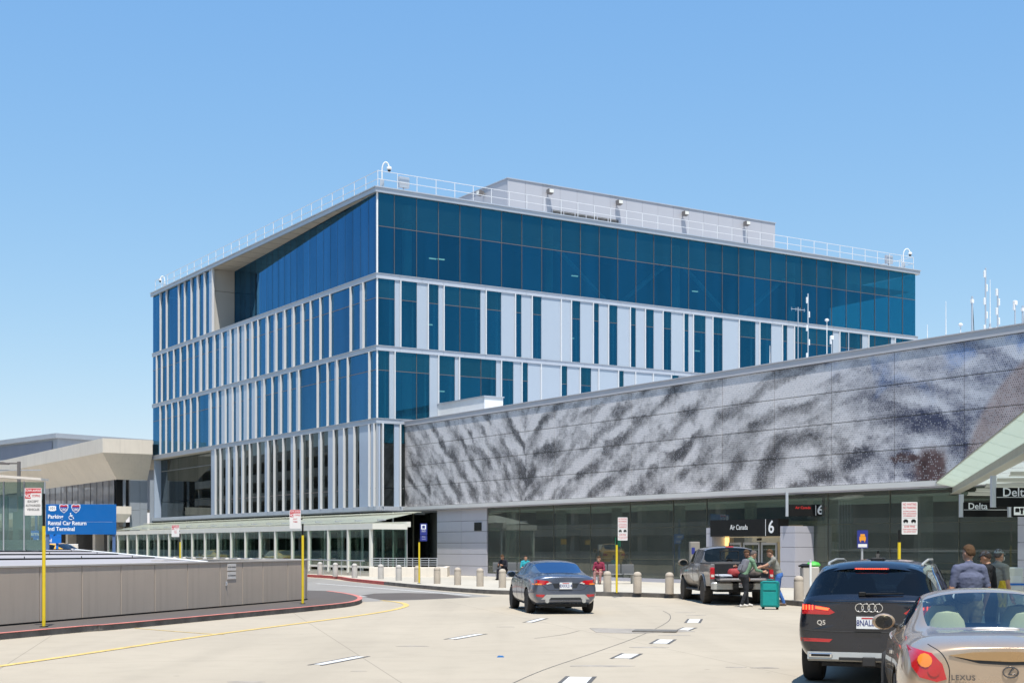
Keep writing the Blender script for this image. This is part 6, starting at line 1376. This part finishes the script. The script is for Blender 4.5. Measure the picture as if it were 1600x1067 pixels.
# ---- pickup
def pickup(P,phi):
    e=empty('pickup_truck',P,-phi,'dusty grey crew-cab pickup with tailgate down beside the terminal door','truck'); pm=M['p_truck']
    # cab and nose: y from 1.78 on
    st=[(1.80,.52,.70,.62,.92,.90,.99,1.22,.985,1.30,.95,1.36,.90,1.38,.5,1.38),
        (1.86,.50,.74,.60,.95,.90,1.005,1.24,.99,1.33,.955,1.80,.80,1.88,.55,1.90),
        (2.20,.50,.76,.60,.96,.90,1.01,1.24,.995,1.32,.965,1.83,.81,1.92,.55,1.945),
        (3.20,.50,.76,.60,.96,.90,1.01,1.23,.995,1.31,.965,1.83,.81,1.925,.55,1.955),
        (3.75,.50,.76,.60,.96,.90,1.01,1.22,.99,1.30,.955,1.74,.79,1.84,.55,1.87),
        (4.50,.50,.76,.60,.96,.90,1.01,1.20,.99,1.24,.93,1.27,.76,1.30,.45,1.31),
        (5.55,.52,.74,.62,.95,.88,.99,1.14,.97,1.18,.90,1.21,.7,1.23,.4,1.24),
        (5.85,.56,.66,.64,.88,.84,.93,1.05,.90,1.08,.82,1.1,.6,1.11,.35,1.115)]
    rules=[(0,1,6,8,1),(1,4,5,6,1),(4,5,6,8,1)]
    parts,bvh=car_shell(st,rules,[pm,M['cg'],M['blackmatte']],[(4.90,.41)],.50,1.0)
    for k,nm in ((0,'cab'),(1,'windows'),(2,'wheel_wells')):
        o=bpy.data.objects.new(nm,parts[k]); COL.objects.link(o); o.parent=e
    MB().bbox(-.85,.85,1.95,4.3,1.12,1.16,.02).build('cabin_floor',M['cabin'],e)
    for x in (-.42,.42): seat(e,x,2.4,.95,M['cabin'],1.1); seat(e,x,3.4,.95,M['cabin'],1.15)
    # bed sides with arch cut, floor, head wall
    prof=[(.03,.60),(.03,1.34),(1.77,1.34),(1.77,.60)]
    arch=[(1.35+.52*math.cos(a),.44+.52*math.sin(a)) for a in [R(18+14.4*k) for k in range(11)]]
    poly=[(.03,.62),(.03,1.345),(1.77,1.345),(1.77,.62)]+arch
    for s in (-1,1):
        x0,x1=(.86,1.005) if s>0 else (-1.005,-.86)
        mb=MB(); n=len(poly); vs=[(x0,y,z) for y,z in poly]+[(x1,y,z) for y,z in poly]
        mb.add(vs,[tuple(range(n)),tuple(reversed(range(n,2*n)))]+[((i+1)%n,i,n+i,n+(i+1)%n) for i in range(n)]); 
        o=mb.build('bed_side',pm,e,fix=True); bv=o.modifiers.new('b','BEVEL'); bv.width=.03; bv.segments=3; bv.limit_method='ANGLE'; bv.angle_limit=R(50)
        MB().tube([(s*1.01,1.35+.55*math.cos(a),.44+.55*math.sin(a)) for a in [R(10*k) for k in range(19)]],.03,6).build('arch_flare',pm,e,smooth=True)
        MB().bbox(min(s*.85,s*1.015),max(s*.85,s*1.015),.04,1.76,1.346,1.375,.01).build('bed_rail_cap',M['trimblack'],e)
        lamp=MB().bbox(min(s*.87,s*1.012),max(s*.87,s*1.012),-.01,.13,.86,1.23,.02).build('tail_lamp',M['tailred'],e); MB().box(min(s*.89,s*.99),max(s*.89,s*.99),-.014,-.0105,.92,1.0).build('reverse_lens',M['tailclear'],lamp)
    MB().bbox(-.86,.86,.03,1.77,.82,.88,.01).build('bed_floor',M['trimblack'],e); MB().bbox(-.86,.86,1.70,1.77,.881,1.34,.01).build('bed_head_wall',M['trimblack'],e)
    tg=MB().bbox(-.84,.84,-.56,.0,.80,.88,.02).build('tailgate',pm,e); MB().bbox(-.78,.78,-.53,-.03,.881,.888,.004).build('tailgate_liner',M['trimblack'],tg)
    for s in (-1,1): MB().tube([(s*.83,.06,1.2),(s*.80,-.50,.89)],.008,5).build('tailgate_strap',M['black'],tg)
    for s in (-1,1): MB().bbox(min(s*.32,s*.99),max(s*.32,s*.99),-.22,.05,.52,.76,.05).build('bumper_end',M['chrome' if False else 'bumpsilver'],e)
    MB().bbox(-.33,.33,-.20,.04,.55,.74,.03).build('bumper_step',M['trimblack'],e); licence(e,0,-.21,.66,'42781T2',.30,.15,'trimblack')
    MB().bbox(-.75,.75,.2,5.2,.42,.56,.03).build('frame',M['cabin'],e); MB().bbox(-.06,.06,-.1,.4,.42,.52,.01).build('tow_receiver',M['trimblack'],e)
    for s in (-1,1): MB().bbox(min(s*.80,s*.98),max(s*.80,s*.98),2.1,4.3,.40,.47,.02).build('side_step',M['trimblack'],e)
    for x in (-.86,.86):
        for y in (1.35,4.90): wheel(e,x,y,.41,.27,'tyredusty',6,.62)
    mirror(e,-1.02,4.1,1.34,M['p_truck'],1.35); mirror(e,1.02,4.1,1.34,M['p_truck'],1.35)
    MB().bbox(-.13,.13,1.80,1.86,1.885,1.925,.01).build('high_brake_lamp',M['tailred'],e)
    fr=MB(); y0=bvh.ray_cast(Vector((0,-2,1.6)),Vector((0,1,0)))[0].y-.012
    for a,b in (((-.30,1.47),(.30,1.47)),((-.30,1.76),(.30,1.76)),((-.30,1.47),(-.30,1.76)),((.30,1.47),(.30,1.76))): fr.tube([(a[0],y0,a[1]),(b[0],y0,b[1])],.015,5)
    fr.build('slider_frame',M['trimblack'],e)
    for s in (-1,1):
        for y in (2.95,): decal(bvh,[(y-.05,1.33),(y+.05,1.33),(y+.05,1.80),(y-.05,1.80)],'side',M['trimblack'],e,'door_pillar',.004,2,.05,s)
        for y in (1.98,2.98,4.15): ptube(bvh,[(y,1.28),(y,.9),(y,.58)],'side',M['trimblack'],e,'door_gap',.006,-.001,s)
        for y in (2.1,3.15): decal(bvh,[(y,1.17),(y+.24,1.17),(y+.24,1.12),(y,1.12)],'side',M['bumpsilver'],e,'door_handle',.025,2,.05,s)
    return e,bvh
pk_P=Vector((7.12,43.2,0)); PHI_T=R(-3.5); pk_e,_=pickup(pk_P,PHI_T); pk_e.scale=(.98,.98,.945)
def tl(x,y,z):                                             # truck local to world
    c,s=math.cos(-PHI_T),math.sin(-PHI_T); x*=.98; y*=.98; return pk_P+Vector((c*x-s*y,s*x+c*y,z*.945))
# load in the bed
M['redbag']=mat('red_holdall',(.30,.03,.03),.7,0,.2,8,.3,30); M['greytarp']=mat('crumpled_grey_sheet',(.36,.38,.42),.7,0,.25,9,.6,12); M['brownbag']=mat('brown_bag',(.16,.13,.11),.8,0,.2,8,.3,30)
def lump(name,P,rz,sx_,sy,sz_,m_,lab,cat,strap=True):
    e=empty(name,P,rz,lab,cat); bm=bmesh.new(); bmesh.ops.create_icosphere(bm,subdivisions=3,radius=1)
    for v in bm.verts:
        c=v.co; f=max(abs(c.x),abs(c.y),abs(c.z)); c2=c.lerp(c/f,.55); n=mnoise.noise(c*2.3+Vector(P))*.10; v.co=Vector((c2.x*sx_*(1+n),c2.y*sy*(1+n),(c2.z*(1+n)+1)*sz_))
    me=bpy.data.meshes.new('bag_body'); bm.to_mesh(me); bm.free(); me.materials.append(m_); me.polygons.foreach_set('use_smooth',[True]*len(me.polygons)); o=bpy.data.objects.new('bag_body',me); COL.objects.link(o); o.parent=e
    if strap: MB().tube([(-sx_*.4,0,sz_*1.95),(-sx_*.25,0,sz_*2.35),(sx_*.25,0,sz_*2.35),(sx_*.4,0,sz_*1.95)],.015,6).build('bag_handle',M['black'],e)
    return e
lump('holdall',tl(-.05,.45,.88),PHI_T,.30,.20,.15,M['redbag'],'red holdall lying in the pickup bed','bag'); lump('tarp',tl(-.55,.30,.88),.4,.26,.25,.06,M['greytarp'],'crumpled grey sheet at the left of the pickup bed','sheet',False); lump('travel_bag',tl(.45,.35,.88),.2,.22,.2,.18,M['brownbag'],'brown travel bag at the right of the pickup bed','bag')
# ================================================================ people
def cloth(name,col,var=.15): return mat(name,col,.85,0,var,9,.35,25,spec=.2)
M['skin']=mat('skin',(.46,.25,.165),.55,0,.08,14); M['skin2']=mat('tanned_skin',(.36,.19,.12),.55,0,.08,14)
M['hairbrown']=cloth('brown_hair',(.075,.042,.022),.35); M['hairdark']=cloth('dark_hair',(.03,.022,.018),.3); M['hairgrey']=cloth('greying_hair',(.10,.085,.08),.35)
M['c_green']=cloth('sage_green_hoodie',(.14,.23,.15)); M['c_char']=cloth('charcoal_trousers',(.025,.026,.030)); M['c_shoe']=cloth('pale_trainers',(.55,.52,.48)); M['c_grey']=cloth('grey_tshirt',(.22,.215,.19)); M['c_jean']=cloth('blue_jeans',(.05,.13,.36)); M['c_brownshoe']=cloth('brown_shoes',(.14,.10,.08))
M['c_blue']=cloth('slate_blue_tshirt',(.10,.112,.175)); M['c_black']=cloth('black_clothing',(.012,.012,.014)); M['c_white']=cloth('pale_lavender_shirt',(.55,.57,.72)); M['c_suit']=cloth('dark_suit',(.02,.02,.028)); M['c_maroon']=cloth('maroon_jacket',(.22,.03,.06)); M['c_pattern']=cloth('rosy_patterned_trousers',(.32,.17,.16),.6); M['c_khaki']=cloth('khaki_trousers',(.22,.19,.14)); M['c_teal']=cloth('teal_top',(.03,.30,.36)); M['c_cap']=cloth('charcoal_cap',(.05,.055,.065)); M['c_cap2']=cloth('pale_grey_cap',(.26,.29,.28)); M['c_yellow']=cloth('yellow_strap_bag',(.55,.40,.04)); M['c_mask']=cloth('white_face_mask',(.6,.62,.6))
def _caps(bm,a,b,ra,rb):
    a=Vector(a); b=Vector(b); d=b-a; L=d.length
    for p,r in ((a,ra),(b,rb)): bmesh.ops.create_icosphere(bm,subdivisions=2,radius=r,matrix=Matrix.Translation(p))
    if L>1e-4:
        M_=Matrix.Translation((a+b)/2) @ d.to_track_quat('Z','Y').to_matrix().to_4x4()
        bmesh.ops.create_cone(bm,cap_ends=True,segments=14,radius1=ra,radius2=rb,depth=L,matrix=M_)
def _ell(bm,c,sx_,sy,sz_,q=None):
    M_=Matrix.Translation(Vector(c)) @ (q.to_matrix().to_4x4() if q else Matrix.Identity(4)) @ Matrix.Diagonal((sx_,sy,sz_,1))
    bmesh.ops.create_icosphere(bm,subdivisions=3,radius=1,matrix=M_)
def stand(H=1.78):
    k=H/1.78; J=dict(pel=(0,0,.95),chest=(0,.0,1.33),neck=(0,-.01,1.50),head=(0,.025,1.655),
        lsh=(-.185,-.01,1.43),rsh=(.185,-.01,1.43),lel=(-.245,-.03,1.13),rel=(.245,-.03,1.13),lwr=(-.265,.05,.88),rwr=(.265,.05,.88),
        lhip=(-.095,0,.92),rhip=(.095,0,.92),lkn=(-.105,.02,.50),rkn=(.105,.02,.50),lan=(-.11,-.01,.09),ran=(.11,-.01,.09))
    return {n:Vector(v)*k for n,v in J.items()}
def person(P, rz, lab, J, shirt, pants, shoe, skin='skin', hair=None, sleeve=.45, cap=None, look=0.0, tilt=0.0, nod=0.0, build=1.0, long_hair=False, k=1.0, name='person'):
    e=empty(name,P,rz,lab,'person'); bm=bmesh.new(); B=[]
    def bone(a,b,ra,rb,reg): _caps(bm,a,b,ra*k,rb*k); B.append((Vector(a),Vector(b),max(ra,rb)*k,reg))
    w=build; j=J
    # torso: stack of widened ellipsoids between pelvis, waist, chest
    ax=(j['chest']-j['pel']); up=ax.normalized(); side=(j['rsh']-j['lsh']).normalized(); fw=up.cross(side); fw.normalize(); side=fw.cross(up)*-1
    q=Matrix((side,fw*-1,up)).transposed().to_quaternion()
    prof=[(-.10,.150,.118),(.0,.165,.125),(.18,.158*w,.118*w),(.35,.150*w,.112*w),(.55,.158*w,.114*w),(.75,.170*w,.118*w),(.95,.182*w,.116*w),(1.10,.178,.104),(1.22,.150,.090)]
    for i_ in range(len(prof)-1):
        for s_ in range(3):
            f=s_/3; t0=[x+(y-x)*f for x,y in zip(prof[i_],prof[i_+1])]; _ell(bm,j['pel']+ax*t0[0],t0[1]*k,t0[2]*k,.075*k,q)
    B.append((j['pel']-ax*.12,j['pel']+ax*.05,.15*k,'pants')); B.append((j['pel']+ax*.16,j['chest']+ax*.28,.15*k,'shirt'))
    sh=(j['lsh']+j['rsh'])/2
    bone(j['lsh'],sh+(j['neck']-sh)*.3,.068,.085,'shirt'); bone(j['rsh'],sh+(j['neck']-sh)*.3,.068,.085,'shirt')
    bone(sh+(j['neck']-sh)*.4,j['neck']+(j['head']-j['neck'])*.35,.058,.054,'skin')
    hd=j['head']; hu=(hd-j['neck']).normalized()
    hq=Euler((nod,tilt,look)).to_quaternion()
    def hp(x,y,z): return hd+hq@(Vector((x,y,z))*k)
    _ell(bm,hp(0,-.01,.02),.076*k,.095*k,.105*k,hq); _ell(bm,hp(0,.022,-.055),.056*k,.066*k,.062*k,hq)
    _caps(bm,hp(0,.082,.01),hp(0,.104,-.025),.010*k,.015*k)
    for s in (-1,1): _ell(bm,hp(s*.078,-.012,-.008),.012*k,.022*k,.032*k,hq)
    B.append((hp(0,0,-.1),hp(0,0,.11),.09*k,'skin'))
    for s in ('l','r'):
        a,b,c=j[s+'sh'],j[s+'el'],j[s+'wr']
        if sleeve<1.0:
            m_=a.lerp(b,min(1,sleeve/.5)) if sleeve<=.5 else b.lerp(c,(sleeve-.5)*2)
        bone(a,b,.060*w,.046,'arm_u'); bone(b,c,.043,.031,'arm_l')
        d=(c-b).normalized(); pm=c+d*.05*k; bone(c,pm,.030,.036,'hand')
        sd=side*(1 if s=='l' else -1); 
        nrm=d.cross(sd).normalized(); lat=nrm.cross(d).normalized()
        crl=Vector((0,0,0))
        for i,(off,ln) in enumerate(((-.030,.068),(-.010,.078),(.010,.074),(.029,.058))):
            r0=c+d*.085*k+nrm*off*k*.9; m1=r0+d*ln*.55*k+sd*.012*k; m2=m1+d*ln*.4*k+sd*.026*k
            bone(r0,m1,.0125,.0115,'hand'); bone(m1,m2,.0115,.010,'hand')
        t0=c+d*.03*k-nrm*.03*k; t1=t0+d*.04*k-nrm*.03*k; t2=t1+d*.035*k-nrm*.004*k; bone(t0,t1,.014,.012,'hand'); bone(t1,t2,.012,.010,'hand')
        h_,kn,an=j[s+'hip'],j[s+'kn'],j[s+'an']
        bone(h_,kn,.095*w,.064,'pants'); bone(kn,an+Vector((0,0,.03)),.062,.050,'pants')
        ft=(j.get(s+'toe') or an+Vector((0,.17*k,-.045*k))); heel=an+Vector((0,-.05*k,-.045*k))
        bone(an+Vector((0,0,-.01)),ft.lerp(an,.3)+Vector((0,0,-.01)),.047,.042,'shoe'); bone(heel,ft,.042,.036,'shoe')
    me=bpy.data.meshes.new('b'); bm.to_mesh(me); bm.free(); ob=bpy.data.objects.new('b',me); COL.objects.link(ob)
    rm=ob.modifiers.new('r','REMESH'); rm.mode='VOXEL'; rm.voxel_size=.0115*k; sm=ob.modifiers.new('s','SMOOTH'); sm.factor=.5; sm.iterations=3
    dg=bpy.context.evaluated_depsgraph_get(); m2=bpy.data.meshes.new_from_object(ob.evaluated_get(dg)); bpy.data.objects.remove(ob)
    slots=['skin','shirt','pants','shoe']; mm={'skin':M[skin],'shirt':M[shirt],'pants':M[pants],'shoe':M[shoe]}
    m2.materials.clear()
    for s in slots: m2.materials.append(mm[s])
    idx=[]
    for f in m2.polygons:
        c=f.center; best=1e9; reg='shirt'
        for a,b,r,rg in B:
            d=b-a; t=max(0,min(1,(c-a).dot(d)/max(d.length_squared,1e-9))); ds=(c-(a+d*t)).length-r
            if ds<best: best=ds; reg=rg; tt=t
        if reg=='arm_u': reg='shirt' if (sleeve>=.5 or tt<sleeve*2) else 'skin'
        elif reg=='arm_l': reg='shirt' if sleeve>.5 and tt<(sleeve-.5)*2 else 'skin'
        elif reg=='hand': reg='skin'
        idx.append(slots.index(reg))
    cl=set()
    for f,ix in zip(m2.polygons,idx):
        if ix in (1,2): cl.update(f.vertices)
    nr=[v.normal.copy() for v in m2.vertices]
    for vi in cl:                                          # cloth folds
        v=m2.vertices[vi]; c=v.co; s1=Vector((c.x*9+c.z*6,c.y*9,c.z*9-c.x*5)); v.co=c+nr[vi]*(.006*mnoise.noise(s1)+.005*mnoise.noise(Vector((c.x*16,c.y*16,c.z*26)))+.004)
    m2.polygons.foreach_set('material_index',idx); m2.polygons.foreach_set('use_smooth',[True]*len(idx))
    o=bpy.data.objects.new('body',m2); COL.objects.link(o); o.parent=e
    # hair or cap as shells on the skull
    def shell(nm,m_,sx_,sy,sz_,cut,lift=0):
        b2=bmesh.new(); bmesh.ops.create_icosphere(b2,subdivisions=4,radius=1)
        bmesh.ops.delete(b2,geom=[v for v in b2.verts if not cut(v.co)],context='VERTS')
        for v in b2.verts:
            n=1+(.07*mnoise.noise(v.co*3+Vector(P))+.06*mnoise.noise(v.co*9) if nm=='hair' else 0); c=v.co*n; v.co=hp(c.x*sx_,-.01+c.y*sy,.022+lift+c.z*sz_)
        m3=bpy.data.meshes.new(nm); b2.to_mesh(m3); b2.free(); m3.materials.append(m_); m3.polygons.foreach_set('use_smooth',[True]*len(m3.polygons)); o2=bpy.data.objects.new(nm,m3); COL.objects.link(o2); o2.parent=e
        sd=o2.modifiers.new('t','SOLIDIFY'); sd.thickness=.008; return o2
    if hair: shell('hair',M[hair],.086,.106,.116,lambda c: c.z>.36-1.15*max(0,-c.y+.25) and (c.z>-.55 or long_hair))
    if cap:
        shell('cap',M[cap],.089,.109,.112,lambda c:c.z>.18)
        pk_=MB(); pts=[hp(-.075+.15*i/8,.075+.075*math.sin(math.pi*i/8),.045-.012*math.sin(math.pi*i/8)) for i in range(9)]; base=[hp(-.075+.15*i/8,.06*math.sin(math.pi*i/8)+.03,.05) for i in range(9)]
        pk_.add(base+pts,[(i,i+1,10+i,9+i) for i in range(8)]); ob2=pk_.build('cap_peak',M[cap],e); sd=ob2.modifiers.new('t','SOLIDIFY'); sd.thickness=.006
    for s in (-1,1): MB().lathe([(.001,-.006),(.009,-.004),(.011,0),(.001,.004)],8,tuple(hp(s*.030,.079,.008)),'y').build('eye',M['hairdark'],e)
    MB().tube([hp(-.022,.083,-.062),hp(0,.090,-.064),hp(.022,.083,-.062)],.005,5).build('mouth',M['skin2'],e)
    e['hp']=0
    return e,hp
# --- at the pickup: leaning man in sage hoodie, facing right
J=stand(1.76); 
def lean(J,ang,piv='pel',keys=('chest','neck','head','lsh','rsh','lel','rel','lwr','rwr')):
    p=J[piv].copy(); Rm=Matrix.Rotation(-ang,3,'X')
    for n in keys: J[n]=p+Rm@(J[n]-p)
    return J
lean(J,R(24)); J['lel']=J['lsh']+Vector((-.06,-.12,-.27)); J['lwr']=J['lel']+Vector((.02,.16,-.20)); J['rel']=J['rsh']+Vector((.05,.10,-.27)); J['rwr']=J['rel']+Vector((-.03,.24,-.05)); J['head']=J['neck']+Vector((0,.10,.12)); J['lkn']+=Vector((0,.10,0)); J['lan']+=Vector((0,.16,0)); J['rkn']+=Vector((0,.0,0)); J['ran']+=Vector((0,-.12,0)); J['pel']+=Vector((0,-.05,-.02))
Pm=G(1163,948)
PE1,hp1=person(Pm,R(-72),'man in sage green hoodie leaning over the open tailgate',J,'c_green','c_char','c_shoe',hair='hairgrey',sleeve=.92,nod=R(-28))
# backpack worn by him
def backpack(P,rz,lab):
    e=empty('backpack',P,rz,lab,'backpack'); M['pack']=cloth('grey_backpack',(.15,.15,.17))
    bm=bmesh.new(); bmesh.ops.create_icosphere(bm,subdivisions=4,radius=1)
    for v in bm.verts:
        c=v.co; f=max(abs(c.x),abs(c.y),abs(c.z)); c2=c.lerp(c/f,.5); v.co=Vector((c2.x*.15,c2.y*.10,c2.z*.23))*(1+.05*mnoise.noise(c*3))
    me=bpy.data.meshes.new('pack_body'); bm.to_mesh(me); bm.free(); me.materials.append(M['pack']); me.polygons.foreach_set('use_smooth',[True]*len(me.polygons)); o=bpy.data.objects.new('pack_body',me); COL.objects.link(o); o.parent=e
    MB().bbox(-.10,.10,-.145,-.08,-.17,.03,.025).build('front_pocket',M['pack'],e)
    for s in (-1,1): MB().tube([(s*.07,.07,.20),(s*.085,.20,.20),(s*.09,.27,.05),(s*.085,.20,-.12),(s*.07,.06,-.18)],.017,6).build('shoulder_strap',M['pack'],e,smooth=True)
    MB().tube([(-.03,.02,.22),(0,.02,.27),(.03,.02,.22)],.008,6).build('haul_loop',M['black'],e)
    return e
c72,s72=math.cos(R(-72)),math.sin(R(-72)); bl=Vector((0,.0,1.22)); wv=Vector((c72*bl.x-s72*bl.y,s72*bl.x+c72*bl.y,bl.z))
bpk=backpack(Pm+wv,R(-72),'grey backpack worn by the man in the sage hoodie'); bpk.rotation_euler=(R(-24),0,R(-72))
# --- man in grey t-shirt, facing left, arm stretched into the bed
J=stand(1.78); lean(J,R(20)); J['lel']=J['lsh']+Vector((-.02,.22,-.16)); J['lwr']=J['lel']+Vector((.02,.24,-.08)); J['rel']=J['rsh']+Vector((.05,.06,-.26)); J['rwr']=J['rel']+Vector((-.06,.25,.03)); J['head']=J['neck']+Vector((0,.09,.125)); J['lan']+=Vector((0,.10,0)); J['lkn']+=Vector((0,.08,0)); J['ran']+=Vector((0,-.14,0))
person(G(1217,946.5),R(82),'man in grey t-shirt and jeans reaching into the pickup bed',J,'c_grey','c_jean','c_brownshoe','skin',hair='hairbrown',sleeve=.38,nod=R(-24))
# --- third figure crouched in the bed, dark clothes
J=stand(1.72)
for n in J: J[n]=J[n]+Vector((0,0,-.80))
for s,x in (('l',-1),('r',1)): J[s+'hip']=Vector((x*.10,0,.13)); J[s+'kn']=Vector((x*.15,.34,.44)); J[s+'an']=Vector((x*.13,.40,.09))
J['pel']=Vector((0,0,.16)); lean(J,R(22)); J['head']=J['neck']+Vector((0,.07,.13))
for s,x in (('l',-1),('r',1)): J[s+'el']=J[s+'sh']+Vector((x*.08,.12,-.24)); J[s+'wr']=J[s+'el']+Vector((-x*.08,.22,.02))
person(tl(.52,.62,.885),R(110),'person in black sitting in the pickup bed between the two men',J,'c_black','c_black','c_brownshoe','skin2',hair='hairbrown',sleeve=.15,nod=R(-25))
# --- man in slate blue t-shirt seen from behind
J=stand(1.84); J['lwr']+=Vector((0,.06,.02)); J['rwr']+=Vector((0,.06,.02)); J['lel']+=Vector((-.03,0,0)); J['rel']+=Vector((.03,0,0)); J['lwr']+=Vector((-.03,0,0))
person(Vector((X(1514,20.6),20.6,0)),R(6),'man in slate blue t-shirt seen from behind beside the black SUV',J,'c_blue','c_khaki','c_brownshoe','skin',hair='hairbrown',sleeve=.42,look=R(25),build=1.25)
# --- two men with caps
J=stand(1.74); lean(J,R(6)); J['head']=J['neck']+Vector((0,.06,.14)); J['rel']=J['rsh']+Vector((.05,-.02,-.28)); J['rwr']=J['rel']+Vector((-.08,.24,.02)); J['lwr']+=Vector((.05,.2,.1))
person(Vector((X(1549,25.2),25.2,.0)),R(55),'man in black t-shirt and charcoal cap with a yellow bag',J,'c_black','c_black','c_brownshoe','skin2',hair='hairdark',sleeve=.40,cap='c_cap',nod=R(-22))
yb=empty('sling_bag',Vector((X(1566,25.0),25.0,.78)),0,'yellow bag hanging from the arm of the man in black','bag')
for k in range(7): MB().tube([(.03*math.cos(k),.03*math.sin(k),.42),(.07*math.cos(k*1.7),.06*math.sin(k*1.3),.2),(.05*math.cos(k*2.3),.05*math.sin(k),-.05)],.022,6).build('bag_fold',M['c_yellow'],yb,smooth=True)
J=stand(1.76)
p_,hpm=person(Vector((X(1560,26.6),26.6,.0)),R(-60),'man in pale cap and white face mask behind the man in black',J,'c_grey','c_khaki','c_brownshoe','skin',hair='hairgrey',sleeve=.4,cap='c_cap2')
mk_=MB(); mk_.lathe([(.001,0),(.03,-.004),(.05,-.02),(.055,-.04)],12,(0,0,0),'y'); 
o=mk_.build('face_mask',M['c_mask'],p_,smooth=True); o.location=hpm(0,.118,-.05); 
# --- bent person in pale shirt by the open car door
J=stand(1.70); lean(J,R(78)); J['head']=J['neck']+Vector((0,.13,-.03)); J['lwr']=J['lsh']+Vector((0,.25,-.3)); J['rwr']=J['rsh']+Vector((0,.25,-.3)); J['lel']=J['lsh']+Vector((-.04,.1,-.22)); J['rel']=J['rsh']+Vector((.04,.1,-.22))
person(Vector((X(1470,22.6)+.35,22.9,.0)),R(75),'person in pale lavender shirt bending low into the open car door',J,'c_white','c_char','c_shoe','skin',hair='hairdark',sleeve=.6)
# --- seated people
def sit(J):
    for n in J: J[n]=J[n]+Vector((0,0,-.45))
    for s in ('l','r'):
        x=-.10 if s=='l' else .10; J[s+'hip']=Vector((x,0,.50)); J[s+'kn']=Vector((x*1.3,.42,.50)); J[s+'an']=Vector((x*1.2,.44,.09))
    J['pel']=Vector((0,0,.53)); return J
J=sit(stand(1.74)); lean(J,R(16)); 
for s,x in (('l',-1),('r',1)): J[s+'el']=J[s+'sh']+Vector((x*.07,.08,-.27)); J[s+'wr']=J[s+'el']+Vector((-x*.14,.20,.07))
J['head']=J['neck']+Vector((0,.08,.13))
person(Vector((X(788,69.3),69.1,.15)),R(150),'man in dark suit seated at the left bench by the glass wall',J,'c_suit','c_suit','c_black','skin2',hair='hairbrown',sleeve=.95,nod=R(-25))
J=sit(stand(1.68)); lean(J,R(8)); J['head']=J['neck']+Vector((0,.06,.135))
for s,x in (('l',-1),('r',1)): J[s+'el']=J[s+'sh']+Vector((x*.07,.06,-.27)); J[s+'wr']=J[s+'el']+Vector((-x*.12,.20,.0))
person(Vector((X(936,61.9),61.7,.15)),R(165),'person in maroon jacket and rosy trousers seated at the right bench',J,'c_maroon','c_pattern','c_brownshoe','skin',hair='hairbrown',sleeve=.95,nod=R(-12),long_hair=True)
J=sit(stand(1.66)); J['head']=J['neck']+Vector((0,.05,.135))
for s,x in (('l',-1),('r',1)): J[s+'el']=J[s+'sh']+Vector((x*.07,.06,-.27)); J[s+'wr']=J[s+'el']+Vector((-x*.12,.20,.0))
person(Vector((X(821,69.5),69.2,.15)),R(190),'person in teal top seated half hidden behind the grey sedan',J,'c_teal','c_suit','c_black','skin',hair='hairdark',sleeve=.7,long_hair=True)
# ---- teal suitcase
M['teal']=mat('teal_suitcase_cloth',(.0,.27,.25),.55,0,.08,6,.25,60); M['tealdark']=mat('dark_teal_trim',(.0,.15,.14),.6,0,.05,6)
Ps=G(1203.5,951.5); sc_=empty('suitcase',Ps,R(-18),'large teal upright suitcase standing behind the pickup','suitcase')
body_=MB().bbox(-.25,.25,-.16,.16,.07,.82,.045).build('case_body',M['teal'],sc_,smooth=True)
for x in (-.262,): pass
MB().bbox(-.20,.20,-.185,-.161,.12,.52,.02).build('front_pocket',M['teal'],sc_); MB().bbox(-.19,.19,-.183,-.161,.56,.76,.02).build('front_pocket',M['teal'],sc_)
for z in (.12,.80): MB().tube([(-.25,-.165,z),(.25,-.165,z)],.010,6).build('piping',M['tealdark'],sc_)
for x in (-.252,.252): MB().tube([(x,-.163,.09),(x,-.163,.80)],.010,6).build('piping',M['tealdark'],sc_)
MB().tube([(-.08,0,.82),(-.08,0,.86),(.08,0,.86),(.08,0,.82)],.014,8).build('carry_handle',M['tealdark'],sc_)
for x in (-.2,.2):
    for y in (-.12,.12): MB().lathe([(.001,-.018),(.035,-.018),(.035,.018),(.001,.018)],14,(x,y,.035),'x').build('wheel',M['blackmatte'],sc_); MB().box(x-.03,x+.03,y-.03,y+.03,.055,.075).build('wheel_housing',M['black'],sc_)
